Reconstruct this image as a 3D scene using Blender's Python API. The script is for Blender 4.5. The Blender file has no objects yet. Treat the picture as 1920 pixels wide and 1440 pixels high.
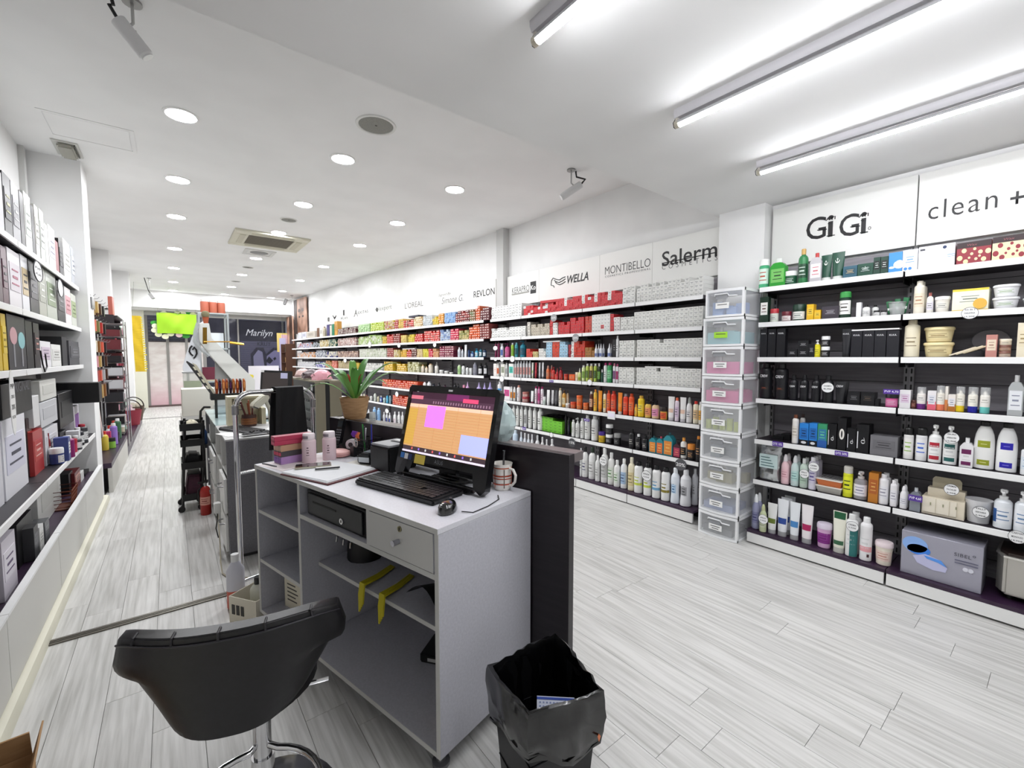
import bpy, bmesh, math, random
from mathutils import Vector, Matrix
from math import sin, cos, pi, radians, atan, sqrt, tan

# ------------------------------------------------------------------ camera, world, exposure
scene = bpy.context.scene
COL = scene.collection
EYE = 1.36                                   # lens height above the floor (m)
FPX = 820.0                                  # focal length in pixels of the 1920x1440 frame
YAW = atan(642 / sqrt(820**2 + 50**2))       # the lens looks this far right of the shop's long axis (+Y)
PITCH = atan(50 / 820)                       # and this far down
cam_d = bpy.data.cameras.new('camera'); cam = bpy.data.objects.new('camera', cam_d); COL.objects.link(cam)
cam.location = (0, 0, EYE); cam.rotation_euler = (pi/2 - PITCH, 0, -YAW)
cam_d.sensor_width = 36; cam_d.lens = FPX / 1920 * 36; cam_d.clip_start = 0.02; cam_d.clip_end = 100
scene.camera = cam
world = bpy.data.worlds.new('world'); scene.world = world; world.use_nodes = True
world.node_tree.nodes['Background'].inputs[0].default_value = (0.8, 0.84, 1.0, 1)
world.node_tree.nodes['Background'].inputs[1].default_value = 0.9
vs = scene.view_settings
vs.view_transform = 'Standard'; vs.look = 'None'; vs.gamma = 1; vs.use_curve_mapping = False
vs.exposure = 0.28
scene.cycles.max_bounces = 5; scene.cycles.diffuse_bounces = 3; scene.cycles.adaptive_threshold = 0.05; scene.cycles.glossy_bounces = 2; scene.cycles.transmission_bounces = 3; scene.cycles.transparent_max_bounces = 6
scene.cycles.caustics_reflective = False; scene.cycles.caustics_refractive = False; scene.cycles.sample_clamp_indirect = 6.0
DOWNLIGHT_E, TUBE_E = 185.0, 72.0             # radiance of the ceiling lamps' diffusers

# ------------------------------------------------------------------ points taken from image pixels: a line of sight met with a real plane
_f = Vector((sin(YAW)*cos(PITCH), cos(YAW)*cos(PITCH), -sin(PITCH)))
_r = Vector((cos(YAW), -sin(YAW), 0)); _u = _r.cross(_f); EYE_P = Vector((0, 0, EYE))
def ray(x, y): return _f + _r*((x-960)/FPX) - _u*((y-720)/FPX)
def at(x, y, X=None, Y=None, Z=None, pl=None):
    d = ray(x, y)
    if pl is not None:                       # plane through point pl[0] with normal pl[1]
        t = (Vector(pl[0])-EYE_P).dot(Vector(pl[1])) / d.dot(Vector(pl[1]))
    else:
        t = X/d.x if X is not None else Y/d.y if Y is not None else (Z-EYE)/d.z
    return EYE_P + d*t

# ------------------------------------------------------------------ materials (all procedural)
_mats = {}
def lin(h):
    c = [int(h[i:i+2], 16)/255 for i in (0, 2, 4)]
    return tuple((x/12.92 if x <= .04045 else ((x+.055)/1.055)**2.4) for x in c) + (1,)
def mat(h, r=.45, m=0., e=0., t=0., a=1., cc=0.):
    k = (h, r, m, e, t, a, cc)
    if k in _mats: return _mats[k]
    M = bpy.data.materials.new('c_' + h); M.use_nodes = True
    b = M.node_tree.nodes['Principled BSDF']
    b.inputs['Base Color'].default_value = lin(h); b.inputs['Roughness'].default_value = r
    b.inputs['Metallic'].default_value = m; b.inputs['Transmission Weight'].default_value = t
    b.inputs['Alpha'].default_value = a; b.inputs['Coat Weight'].default_value = cc
    if e:
        if e < 5: M.cycles.emission_sampling = 'NONE'
        b.inputs['Emission Color'].default_value = lin(h); b.inputs['Emission Strength'].default_value = e
    _mats[k] = M
    return M
def nodes_mat(name):
    M = bpy.data.materials.new(name); M.use_nodes = True
    return M, M.node_tree.nodes, M.node_tree.links, M.node_tree.nodes['Principled BSDF']
def grain_mat(name, c1, c2, rough=.5, scale=(1, 1, 1), noise=8., detail=6., bump=0., rand=0., spread=(.35, .65)):
    """noise-streaked colour between c1 and c2; scale stretches the streaks, rand shifts brightness per object"""
    M, N, L, b = nodes_mat(name)
    tc = N.new('ShaderNodeTexCoord'); mp = N.new('ShaderNodeMapping'); mp.inputs['Scale'].default_value = scale
    no = N.new('ShaderNodeTexNoise'); no.inputs['Scale'].default_value = noise; no.inputs['Detail'].default_value = detail
    ra = N.new('ShaderNodeValToRGB')
    ra.color_ramp.elements[0].color = lin(c1); ra.color_ramp.elements[1].color = lin(c2)
    ra.color_ramp.elements[0].position = spread[0]; ra.color_ramp.elements[1].position = spread[1]
    L.new(tc.outputs['Object'], mp.inputs['Vector'])
    out = ra.outputs['Color']
    if rand:
        oi = N.new('ShaderNodeObjectInfo'); ad = N.new('ShaderNodeVectorMath'); ad.operation = 'MULTIPLY_ADD'
        ad.inputs[1].default_value = (37, 91, 13)
        L.new(oi.outputs['Random'], ad.inputs[0]); L.new(mp.outputs['Vector'], ad.inputs[2]); L.new(ad.outputs[0], no.inputs['Vector'])
        mr = N.new('ShaderNodeMapRange'); mr.inputs[3].default_value = 1-rand; mr.inputs[4].default_value = 1+rand*.35
        mx = N.new('ShaderNodeMix'); mx.data_type = 'RGBA'; mx.blend_type = 'MULTIPLY'; mx.inputs[0].default_value = 1
        L.new(oi.outputs['Random'], mr.inputs[0]); L.new(ra.outputs['Color'], mx.inputs[6]); L.new(mr.outputs[0], mx.inputs[7]); out = mx.outputs[2]
    else:
        L.new(mp.outputs['Vector'], no.inputs['Vector'])
    L.new(no.outputs['Fac'], ra.inputs['Fac']); L.new(out, b.inputs['Base Color'])
    b.inputs['Roughness'].default_value = rough
    if bump:
        bu = N.new('ShaderNodeBump'); bu.inputs['Strength'].default_value = bump; bu.inputs['Distance'].default_value = .002
        L.new(no.outputs['Fac'], bu.inputs['Height']); L.new(bu.outputs[0], b.inputs['Normal'])
    return M

# ------------------------------------------------------------------ mesh building
class B:
    """collects shapes for ONE mesh object"""
    def __init__(s): s.v, s.f, s.m, s.xf = [], [], [], Matrix.Identity(4)
    def add(s, vs, fs, m=0):
        n = len(s.v); s.v += [tuple(s.xf @ Vector(p)) for p in vs]
        s.f += [tuple(i+n for i in f) for f in fs]; s.m += [m]*len(fs); return s
    def box(s, a, b, m=0):
        (x0, y0, z0), (x1, y1, z1) = a, b
        return s.add([(x0,y0,z0),(x1,y0,z0),(x1,y1,z0),(x0,y1,z0),(x0,y0,z1),(x1,y0,z1),(x1,y1,z1),(x0,y1,z1)],
                     [(0,3,2,1),(4,5,6,7),(0,1,5,4),(1,2,6,5),(2,3,7,6),(3,0,4,7)], m)
    def lathe(s, prof, n=16, m=0, c=(0, 0, 0), a0=0., a1=2*pi, sx=1., sy=1., caps=True):
        full = abs(a1-a0) > 6.28; k = n if full else n+1
        vs, fs = [], []
        for r, z in prof:
            for i in range(k):
                t = a0+(a1-a0)*i/n; vs.append((c[0]+r*cos(t)*sx, c[1]+r*sin(t)*sy, c[2]+z))
        for j in range(len(prof)-1):
            for i in range(n):
                p, q = j*k+i, j*k+(i+1) % k; fs.append((p, q, q+k, p+k))
        if full and caps:
            fs.append(tuple(reversed(range(k)))); fs.append(tuple(range((len(prof)-1)*k, len(prof)*k)))
        return s.add(vs, fs, m)
    def cyl(s, c, r, h, n=16, m=0): return s.lathe([(r, 0), (r, h)], n, m, c)
    def tube(s, pts, r, n=8, m=0, closed=False):
        pts = [Vector(p) for p in pts]; vs, fs = [], []
        N = len(pts); rr = r if isinstance(r, (list, tuple)) else [r]*N
        ref = Vector((0, 0, 1)); nrm = None
        for i, p in enumerate(pts):
            if closed: d = pts[(i+1) % N]-pts[i-1]
            else: d = pts[min(i+1, N-1)]-pts[max(i-1, 0)]
            d.normalize()
            if nrm is None: nrm = d.cross(ref) if abs(d.z) < .9 else d.cross(Vector((1, 0, 0)))
            nrm = (nrm - d*nrm.dot(d)).normalized(); bi = d.cross(nrm)
            for j in range(n):
                t = 2*pi*j/n; vs.append(p + (nrm*cos(t)+bi*sin(t))*rr[i])
        for i in range(N if closed else N-1):
            for j in range(n):
                a, b2 = i*n+j, i*n+(j+1) % n; c2, d2 = ((i+1) % N)*n+(j+1) % n, ((i+1) % N)*n+j
                fs.append((a, b2, c2, d2))
        if not closed: fs += [tuple(reversed(range(n))), tuple(range((N-1)*n, N*n))]
        return s.add(vs, fs, m)
    def prism(s, poly, z0, z1, m=0):                # polygon in xy, extruded in z
        n = len(poly)
        return s.add([(x, y, z0) for x, y in poly]+[(x, y, z1) for x, y in poly],
                     [tuple(reversed(range(n))), tuple(range(n, 2*n))]+[(i, (i+1) % n, (i+1) % n+n, i+n) for i in range(n)], m)
    def slab(s, poly, y0, y1, m=0):                 # polygon in xz, extruded in y
        n = len(poly)
        return s.add([(x, y0, z) for x, z in poly]+[(x, y1, z) for x, z in poly],
                     [tuple(range(n)), tuple(reversed(range(n, 2*n)))]+[(i+n, (i+1) % n+n, (i+1) % n, i) for i in range(n)], m)
    def grid(s, fn, nu, nv, m=0, closed_u=False):
        ku = nu if closed_u else nu+1
        vs = [fn(i/nu, j/nv) for j in range(nv+1) for i in range(ku)]
        fs = [(j*ku+i, j*ku+(i+1) % ku, (j+1)*ku+(i+1) % ku, (j+1)*ku+i) for j in range(nv) for i in range(nu)]
        return s.add(vs, fs, m)
    def mesh(s, name, bevel=0., seg=2, smooth=True, ang=38):
        me = bpy.data.meshes.new(name); me.from_pydata(s.v, [], s.f)
        me.polygons.foreach_set('material_index', s.m)
        bm = bmesh.new(); bm.from_mesh(me)
        bmesh.ops.recalc_face_normals(bm, faces=bm.faces)
        if bevel:
            es = [e for e in bm.edges if len(e.link_faces) == 2 and e.calc_face_angle(0) > .6]
            bmesh.ops.bevel(bm, geom=es, offset=bevel, segments=seg, affect='EDGES', clamp_overlap=True)
        bm.to_mesh(me); bm.free()
        if smooth:
            me.polygons.foreach_set('use_smooth', [True]*len(me.polygons)); me.set_sharp_from_angle(angle=radians(ang))
        me.update(); return me
def ob(name, me, mats, parent=None, loc=None, rot=None, scale=None, bevel=0., seg=2, ang=38):
    """links one mesh object; me is a B or a mesh; mats may differ per object on shared mesh data"""
    if isinstance(me, B): me = me.mesh(name, bevel, seg, ang=ang)
    if not isinstance(mats, (list, tuple)): mats = [mats]
    while len(me.materials) < len(mats): me.materials.append(None)
    o = bpy.data.objects.new(name, me); COL.objects.link(o)
    for i, m in enumerate(mats):
        o.material_slots[i].link = 'OBJECT'; o.material_slots[i].material = m
    if loc is not None: o.location = loc
    if rot is not None: o.rotation_euler = rot
    if scale is not None: o.scale = scale
    if parent is not None: o.parent = parent
    return o
_labels = {}
def tag(o, label, cat, group=None, kind=None):
    o['label'] = label; o['category'] = cat
    if group: o['group'] = group
    if kind: o['kind'] = kind
    return o
def thing(name, label, cat, loc=(0, 0, 0), rz=0., group=None, rot=None, scale=None):
    o = bpy.data.objects.new(name, None); COL.objects.link(o); o.empty_display_size = .05
    o.location = loc; o.rotation_euler = rot if rot else (0, 0, rz)
    if scale: o.scale = scale
    return tag(o, label, cat, group)
def struct(name, me, mats, parent=None, label=None, **k):
    o = ob(name, me, mats, parent, **k)
    if parent is None:
        o['kind'] = 'structure'
        if label: o['label'] = label
    return o
_txt = {}
def text_mesh(s, bold=0., shear=0., space=1.):
    """lettering as a flat mesh, 1 m wide, centred, in the xz plane facing -y"""
    k = (s, bold, shear, space)
    if k in _txt: return _txt[k]
    cu = bpy.data.curves.new('lettering', 'FONT'); cu.body = s; cu.size = 1; cu.shear = shear; cu.offset = bold
    cu.space_character = space; cu.align_x = 'CENTER'; cu.extrude = 0; cu.resolution_u = 3
    o = bpy.data.objects.new('lettering', cu); COL.objects.link(o)
    dg = bpy.context.evaluated_depsgraph_get(); me = bpy.data.meshes.new_from_object(o.evaluated_get(dg))
    bpy.data.objects.remove(o); bpy.data.curves.remove(cu); me.materials.clear()
    xs = [v.co.x for v in me.vertices]; ys = [v.co.y for v in me.vertices]
    w = max(xs)-min(xs); cx = (max(xs)+min(xs))/2; cy = (max(ys)+min(ys))/2
    for v in me.vertices: v.co = Vector(((v.co.x-cx)/w, 0, (v.co.y-cy)/w))
    me.name = 'lettering'; _txt[k] = me; me['h'] = (max(ys)-min(ys))/w
    return me
def text(s, parent, loc, w, m, rz=0., h=None, bold=0., shear=0., space=1., rot=None, name='lettering'):
    me = text_mesh(s, bold, shear, space)
    o = ob(name, me, m, parent, loc=loc, rot=rot or (0, 0, rz)); sz = w if h is None else h/me['h']
    o.scale = (w, 1, sz); return o

# common materials
WHITE = mat('f4f4f2', .55); BLACK = mat('0c0b0d', .5); CHROME = mat('d8d8da', .12, 1.); STEEL = mat('9a9a9c', .3, 1.)
wall_m = grain_mat('wall_paint', 'f4f4f3', 'f9f9f8', .7, noise=3., detail=2.)
ceil_m = grain_mat('ceiling_paint', 'f3f3f2', 'f8f8f7', .8, noise=2., detail=2.)
strip_m = mat('f7f7f6', .35); purple_m = grain_mat('plum_laminate', '2c1a30', '38233c', .35, scale=(1, 8, 1), noise=6.)
grey_lam = grain_mat('grey_laminate', 'b9b9c1', 'c2c2ca', .5, noise=120., detail=3.)
back_m = grain_mat('grey_backboard', '88848a', '98949a', .6, scale=(1, .6, 12), noise=5., detail=4.)
wenge_m = grain_mat('wenge_laminate', '140f14', '1e171d', .38, scale=(1, 1, 14), noise=7., detail=5.)

# ------------------------------------------------------------------ room shell
ZC, ZS, YB, YF = 3.10, 2.52, -2.2, 15.4
XL, XR = -.92, 3.70
plank_m = grain_mat('washed_oak_plank', 'b3b2ad', 'e0dfdc', .38, scale=(20, .9, 1), noise=3.0, detail=5., rand=.06, spread=(.2, .62))
slab = B(); slab.box((XL-.2, YB-.2, -.2), (XR+.3, YF+.1, -.004)); floor = struct('floor', slab, mat('6b6a66', .8))
random.seed(4)
PW, PL = .15, 1.2
pm = B(); pm.box((-PW/2+.0006, -PL/2+.0006, -.004), (PW/2-.0006, PL/2-.0006, 0)); plank_me = pm.mesh('plank', .0006, 1)
cells = []
for i in range(int((3.4+.6)/PW)+1):
    x = -.55+PW/2+i*PW; off = random.random()*PL
    for j in range(-2, 14): cells.append((x, j*PL+off))
def plank_seen(x, y):
    if y < .4: return False
    p = Vector((x, y, -EYE)); d = p.dot(_f)
    return d > .3 and abs(p.dot(_r)/d) < 1.35 and not (.75 < x < 2.9 and y > 4.2) and not (x < -.62)
cells.sort(key=lambda c: (0 if plank_seen(*c) else 1, c[0]**2+c[1]**2))
for x, y in cells[:295]: ob('plank', plank_me, plank_m, floor, loc=(x, y, 0))
rest = B()
for x, y in cells[295:]:
    if y > -2.6 and y < YF-.3: rest.box((x-PW/2+.0006, y-PL/2+.0006, -.004), (x+PW/2-.0006, y+PL/2-.0006, -.0002))
po = ob('plank_field', rest, plank_m, floor); po['kind'] = 'stuff'
def bx(a, b): s = B(); s.box(a, b); return s
struct('wall_left', bx((XL-.15, YB, 0), (XL, YF, ZC)), wall_m)
struct('wall_right', bx((XR, YB, 0), (XR+.15, 4.95, ZC)), wall_m)
struct('wall_back', bx((XL-.15, YB-.15, 0), (XR+.15, YB, ZC)), wall_m)
struct('ceiling', bx((XL-.15, 1.86, ZC), (XR+.4, YF+.3, ZC+.12)), ceil_m)
struct('ceiling_soffit', bx((XL-.15, YB-.15, ZS), (XR+.15, 1.87, ZC+.12)), ceil_m, label='lower white ceiling carrying the tube lights')
struct('wall_pillar_left', bx((XL, 5.50, 0), (-.56, 5.85, ZC)), wall_m)
struct('wall_pillar_middle', bx((XL, 9.75, 0), (-.72, 10.05, ZC)), wall_m)
struct('wall_pillar_end', bx((XL, 11.9, 0), (-.60, 12.3, ZC)), wall_m)
struct('wall_pillar_right', bx((3.57, 1.475, 0), (XR, 1.825, ZS)), wall_m)
# angled far wall on the right: from (3.66,4.93) to (3.08,14.2)
FA, FBm = Vector((3.34, 4.98, 0)), Vector((2.76, 14.0, 0))     # front line of the far shelving
fdir = (FBm-FA).normalized(); fnor = Vector((fdir.y, -fdir.x, 0))   # fnor points to +X (into the wall)
w = B(); a = FA+fnor*.31-fdir*.05; b = FBm+fnor*.31+fdir*1.6
w.add([(a.x, a.y, 0), (b.x, b.y, 0), (b.x+.9, b.y, 0), (a.x+.25, a.y, 0), (a.x, a.y, ZC), (b.x, b.y, ZC), (b.x+.9, b.y, ZC), (a.x+.25, a.y, ZC)],
      [(0,3,2,1),(4,5,6,7),(0,1,5,4),(1,2,6,5),(2,3,7,6),(3,0,4,7)])
struct('wall_right_far', w, wall_m)
# baseboard, floor strips
q = B(); prof = [(XL, 0), (-.50, 0), (-.502, .03), (-.51, .045), (-.53, .05), (XL, .05)]
q.slab(prof, YB, 5.62); struct('baseboard_left', q, mat('e3e0cd', .5))
s = B(); s.slab([(-.53, 0), (.62, 0), (.62, .006), (-.53, .006)], 2.905, 2.955); s.box((-.53, 2.92, .006), (.62, 2.925, .008)); s.box((-.53, 2.935, .006), (.62, 2.94, .008))
struct('trim_1', s, mat('6f6b63', .35, .8), label='grooved bronze threshold strip across the aisle floor')
struct('trim_2', bx((-.6, 12.53, 0), (1.2, 12.57, .005)), mat('4a4844', .4, .6), label='dark threshold strip near the shop door')

# ------------------------------------------------------------------ ceiling lamps and fittings
disc = B(); disc.lathe([(.001, 0), (.088, 0)], 20, caps=False); disc_me = disc.mesh('diffuser')
ring = B(); ring.lathe([(.088, .002), (.088, -.004), (.094, -.009), (.108, -.004), (.110, .003)], 24, caps=False); ring_me = ring.mesh('trim_ring')
can = B(); can.lathe([(.088, 0), (.088, .06), (.001, .06)], 16, caps=False)
glow = mat('fbfcff', .5, e=DOWNLIGHT_E); tube_glow = mat('fafbff', .5, e=TUBE_E)
rows = [('left', .13), ('middle', 1.265), ('right', 2.395)]; ords = ['nearest', 'second', 'third', 'fourth', 'fifth', 'sixth', 'farthest']
for rn, x in rows:
    for k, y in enumerate((4.03, 5.48, 6.91, 8.93, 10.86, 12.85, 14.50)):
        t = thing('downlight', f'{ords[k]} glowing recessed downlight in the {rn} ceiling row', 'downlight', (x, y, ZC), group='recessed downlights in the high ceiling')
        ob('trim_ring', ring_me, mat('f2f2f0', .4), t); ob('diffuser', disc_me, glow, t, loc=(0, 0, -.005))
for k, (x, nm) in enumerate(((1.045, 'left'), (1.93, 'middle'), (2.805, 'right'))):
    t = thing('tube_light', f'{nm} of the three bare tube lights on the low ceiling', 'tube light', (x, 0, ZS), group='tube lights on the low ceiling')
    L0, L1 = -.35, 1.21
    ob('housing', B().slab([(-.022, 0), (.022, 0), (.022, -.02), (.014, -.036), (-.014, -.036), (-.022, -.02)], L0, L1), mat('d6d4d8', .35), t)
    tb = B(); tb.slab([(.0165*cos(a_), -.062+.0165*sin(a_)) for a_ in [pi+.25+i*(pi-.5)/6 for i in range(7)]], L0+.02, L1-.012); ob('led_tube', tb, tube_glow, t)
    tb = B(); tb.slab([(.0168*cos(a_), -.0615+.0168*sin(a_)) for a_ in [-.22+i*(pi+.44)/8 for i in range(9)]], L0+.02, L1-.012); ob('tube_back', tb, mat('c9c8cc', .35, .3), t)
    for y in (L0+.012, L1-.008):
        ob('lamp_holder', B().box((-.008, y-.006, -.066), (.008, y+.006, -.03)), mat('d9d4cc', .4), t)
        cp = B(); cp.tube([(0, y-.011, -.062), (0, y+.009, -.062)], .0172, 12); ob('end_cap', cp, mat('cfc9b8', .3, .4), t)
    wr = B(); wr.tube([(0, L1+.002, -.034), (-.004, L1+.012, -.05), (0, L1+.010, -.07), (.003, L1+.002, -.078)], .002, 6); ob('lead_wire', wr, mat('2a2724'), t)
def speaker(x, y, r, label):
    t = thing('ceiling_speaker', label, 'speaker', (x, y, ZC))
    rg = B(); rg.lathe([(r*.84, -.002), (r*.86, -.009), (r*.97, -.009), (r, .002)], 28, caps=False); ob('rim', rg, mat('e6e6e2', .4), t)
    g = B(); g.lathe([(.001, -.005), (r*.5, -.006), (r*.85, -.003)], 28, caps=False); ob('grille', g, grain_mat('speaker_mesh', '80807c', '98988f', .6, noise=300., detail=1.), t)
    ob('badge', B().box((-.008, -.003, -.009), (.008, .003, -.0055)), mat('5c5c58', .3, .8), t)
speaker(1.285, 3.30, .148, 'large round grey ceiling speaker beside the low ceiling edge')
speaker(1.255, 6.20, .10, 'small round ceiling speaker just before the air conditioner'); speaker(1.26, 9.9, .10, 'small round ceiling speaker beyond the air conditioner')
speaker(1.26, 11.9, .10, 'farthest round ceiling speaker toward the shop front')
# air conditioning cassette
t = thing('air_conditioner', 'cream four-way air conditioning cassette in the ceiling', 'air conditioner', (1.235, 7.48, ZC))
cas = mat('dcd9c6', .5); dk = mat('6b665c', .6)
f = B()
for a_, b_ in (((-.475, -.475), (.475, -.29)), ((-.475, .29), (.475, .475)), ((-.475, -.29), (-.29, .29)), ((.29, -.29), (.475, .29))): f.box((a_[0], a_[1], -.028), (b_[0], b_[1], .002))
ob('panel_frame', f, cas, t, bevel=.004)
ob('intake', bx((-.29, -.29, -.012), (.29, .29, .002)), dk, t)
for k in range(14): ob('louvre', bx((-.285, -.272+k*.04, -.026), (.285, -.262+k*.04, -.013)), mat('8d877a', .5), t)
for sx, sy, l in ((0, -1, 0), (0, 1, 0), (-1, 0, 1), (1, 0, 1)):
    c = (.36*sx, .36*sy); e = (.27, .035) if not l else (.035, .27)
    ob('outlet_flap', bx((c[0]-e[0], c[1]-e[1], -.033), (c[0]+e[0], c[1]+e[1], -.0285)), mat('c9c5b0', .45), t)
for sx in (-1, 1):
    for sy in (-1, 1): ob('corner_cover', bx((.41*sx-.04, .41*sy-.04, -.031), (.41*sx+.04, .41*sy+.04, -.0285)), mat('e2dfcf', .5), t)
t = thing('ceiling_vent', 'small square ceiling vent with a round grille beyond the air conditioner', 'vent', (1.24, 8.42, ZC))
f = B(); 
for a_, b_ in (((-.22, -.22), (.22, -.17)), ((-.22, .17), (.22, .22)), ((-.22, -.17), (-.17, .17)), ((.17, -.17), (.22, .17))): f.box((a_[0], a_[1], -.012), (b_[0], b_[1], .001))
ob('frame', f, mat('dededa'), t); ob('panel', bx((-.17, -.17, -.006), (.17, .17, .001)), mat('e6e6e2'), t)
g = B(); g.lathe([(.001, -.009), (.13, -.008), (.135, -.005)], 24, caps=False); ob('grille', g, mat('8a8a88', .5), t)
# hatch and emergency light by the left pillar
t = thing('ceiling_hatch', 'flush white access hatch in the ceiling above the left shelves', 'hatch', (-.415, 4.77, ZC))
ob('door_panel', bx((-.23, -.2, -.003), (.23, .2, .004)), ceil_m, t); 
f = B()
for a_, b_ in (((-.262, -.232), (.262, -.206)), ((-.262, .206), (.262, .232)), ((-.262, -.206), (-.236, .206)), ((.236, -.206), (.262, .206))): f.box((a_[0], a_[1], -.004), (b_[0], b_[1], .004))
ob('frame', f, ceil_m, t); ob('gap', bx((-.236, -.206, .001), (.236, .206, .003)), mat('3a3a38', .8), t)
t = thing('emergency_light', 'recessed emergency light with a clear lens above the left pillar', 'light', (-.606, 5.25, ZC))
ob('frame', bx((-.08, -.17, -.008), (.08, .17, .002)), mat('d6d6d0'), t, bevel=.004)
ob('lens', bx((-.05, -.14, -.045), (.05, .14, -.008)), mat('bdbbae', .15, a=.75), t, bevel=.012)
ob('rail', bx((.053, -.14, -.02), (.06, .14, -.008)), mat('55524c'), t)
# ------------------------------------------------------------------ wall shelving
under_m = mat('100e12', .6); sboard = mat('1d161f', .45); upr_m = mat('8d8b8e', .4, .3)
class Unit:
    """a run of wall shelving; local x runs to the viewer's right along the front, local y into the wall"""
    def __init__(s, o, n, depth=.30):
        s.o = Vector(o); s.n = Vector(n).normalized(); s.rt = Vector((s.n.y, -s.n.x, 0)); s.rz = math.atan2(s.rt.y, s.rt.x); s.depth = depth
    def plane(s, back=0.): return (s.o + s.n*back, s.n)
    def sx(s, px, py=670, back=0.):            # distance along the front from the origin
        return (at(px, py, pl=s.plane(back))-s.o).dot(s.rt)
    def w(s, x, y, z): return s.o + s.rt*x + s.n*y + Vector((0, 0, z))
RU = Unit((3.38, 1.42, 0), (1, 0, 0)); MU = Unit((3.38, 4.79, 0), (1, 0, 0)); FU = Unit(FA, fnor)
LU = Unit((-.62, 5.48, 0), (-1, 0, 0))         # left wall: viewer's right runs to +Y, so bays have negative x
def bay(u, x0, x1, shelves, label, plinth=.10, top=2.03, strips=True, base=True, plinth_out=.08, backboard=None, group=None, upr=True, boards=3):
    t = thing('shelving_bay', label, 'shelving', u.w((x0+x1)/2, 0, 0), u.rz, group)
    h = (x1-x0)/2; d = u.depth
    bp = struct('back_panel', bx((-h+.004, d-.012, .0), (h-.004, d, top)), backboard or back_m, t)
    for k in range(1, int(top/.2)):
        ob('groove', bx((-h+.004, d-.0135, k*.2), (h-.004, d-.0115, k*.2+.0035)), mat('3b383c', .7), bp)
    if upr:
        for sx in (-1, 1):
            e_ = sx*(h-.0125); p = ob('upright', bx((e_-.012, d-.045, .0), (e_+.012, d-.013, top)), upr_m, t)
            sl = B()
            for k in range(int(top/.05)): sl.box((e_-.004, d-.0465, .06+k*.05), (e_+.004, d-.0445, .09+k*.05))
            so = ob('slot_row', sl, BLACK, p); so['kind'] = 'stuff'
    for z in shelves:
        sh = ob('shelf', bx((-h+.004, 0.002, z-.028), (h-.004, d-.014, z)), sboard, t)
        ob('price_strip', bx((-h+.005, -.008, z-.033), (h-.005, .0015, z+.001)), strip_m, sh, bevel=.0015, seg=1)
        br = B()
        for sx in (-1, 1): br.slab([(sx*(h-.02)-.002, z-.028), (sx*(h-.02)+.002, z-.028), (sx*(h-.02)+.002, z-.06), (sx*(h-.02)-.002, z-.06)], d-.20, d-.046)
        bo = ob('bracket', br, under_m, sh); bo['kind'] = 'stuff'
    if base:
        ob('base_deck', bx((-h+.002, -plinth_out+.004, plinth-.02), (h-.002, d-.014, plinth)), purple_m, t)
        ob('plinth', bx((-h+.006, -plinth_out, .012), (h-.006, -plinth_out+.018, plinth-.021)), mat('f0f0ee', .4), t)
    return t
SH_R = [1.86, 1.61, 1.36, 1.06, .76, .46]; SH_M = [1.86, 1.61, 1.36, 1.11, .81, .50]; SH_F = [1.86, 1.61, 1.36, 1.11, .81, .50]
bay(RU, 0, .795, SH_R, 'dark-backed shelving bay beside the drawer tower on the right wall')
bay(RU, .795, 1.595, SH_R, 'dark-backed shelving bay at the right edge of the picture')
for (a_, b_), nm in zip(((.0, .65), (.65, 1.65), (1.65, 2.30), (2.30, 2.952)), ('leftmost', 'wide second', 'third', 'rightmost')):
    bay(MU, a_, b_, SH_M, f'{nm} bay of the middle wall shelving with white price strips', plinth=.11)
for k in range(8):
    bay(FU, -1.10*(k+1), -1.10*k if k else .085, SH_F, f'{["nearest", "second", "third", "fourth", "fifth", "sixth", "seventh", "farthest"][k]} bay of the far angled wall shelving')
# sign panels over the bays
ink = mat('18171a', .5); ink2 = mat('4a4a4c', .5); sign_m = mat('f3f3ef', .4)
def sign(u, x0, x1, z0, z1, label, back=.285):
    t = thing('sign_panel', label, 'sign', u.w((x0+x1)/2, back, z0), u.rz, 'brand sign panels above the shelves')
    h = (x1-x0)/2; ob('board', bx((-h+.0008, -.006, 0), (h-.0008, .012, z1-z0)), sign_m, t, bevel=.001, seg=1); t['u'] = 0
    return t
def sign_text(t, u, s, x0, x1, yc, hpx, m=None, bold=0., shear=0., space=1., back=.285):
    a_ = at(x0, yc, pl=u.plane(back)); b_ = at(x1, yc, pl=u.plane(back)); c = (a_+b_)/2
    top = at((x0+x1)/2, yc-hpx/2, pl=u.plane(back)); bot = at((x0+x1)/2, yc+hpx/2, pl=u.plane(back))
    loc = Matrix.Rotation(-u.rz, 4, 'Z') @ (Vector(((a_.x+b_.x)/2, (a_.y+b_.y)/2, (top.z+bot.z)/2)) - t.location)
    return text(s, t, (loc.x, -.0075, loc.z), (b_-a_).length, m or ink, h=top.z-bot.z, bold=bold, shear=shear, space=space)
def sign_marks(t, u, strokes, w, m=None, back=.285, name='logo_mark'):
    """hand-drawn strokes (image points met with the panel plane) as thin flat ribbons"""
    s = B()
    for st in strokes:
        P = []
        for x, y in st:
            p = Matrix.Rotation(-u.rz, 4, 'Z') @ (at(x, y, pl=u.plane(back)) - t.location); P.append((p.x, -.0085, p.z))
        s.tube(P, w, 6)
    return ob(name, s, m or ink, t)
t = sign(RU, -.035, .785, 2.05, 2.48, 'white sign panel with tall serif lettering left of the right wall unit')
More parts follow.
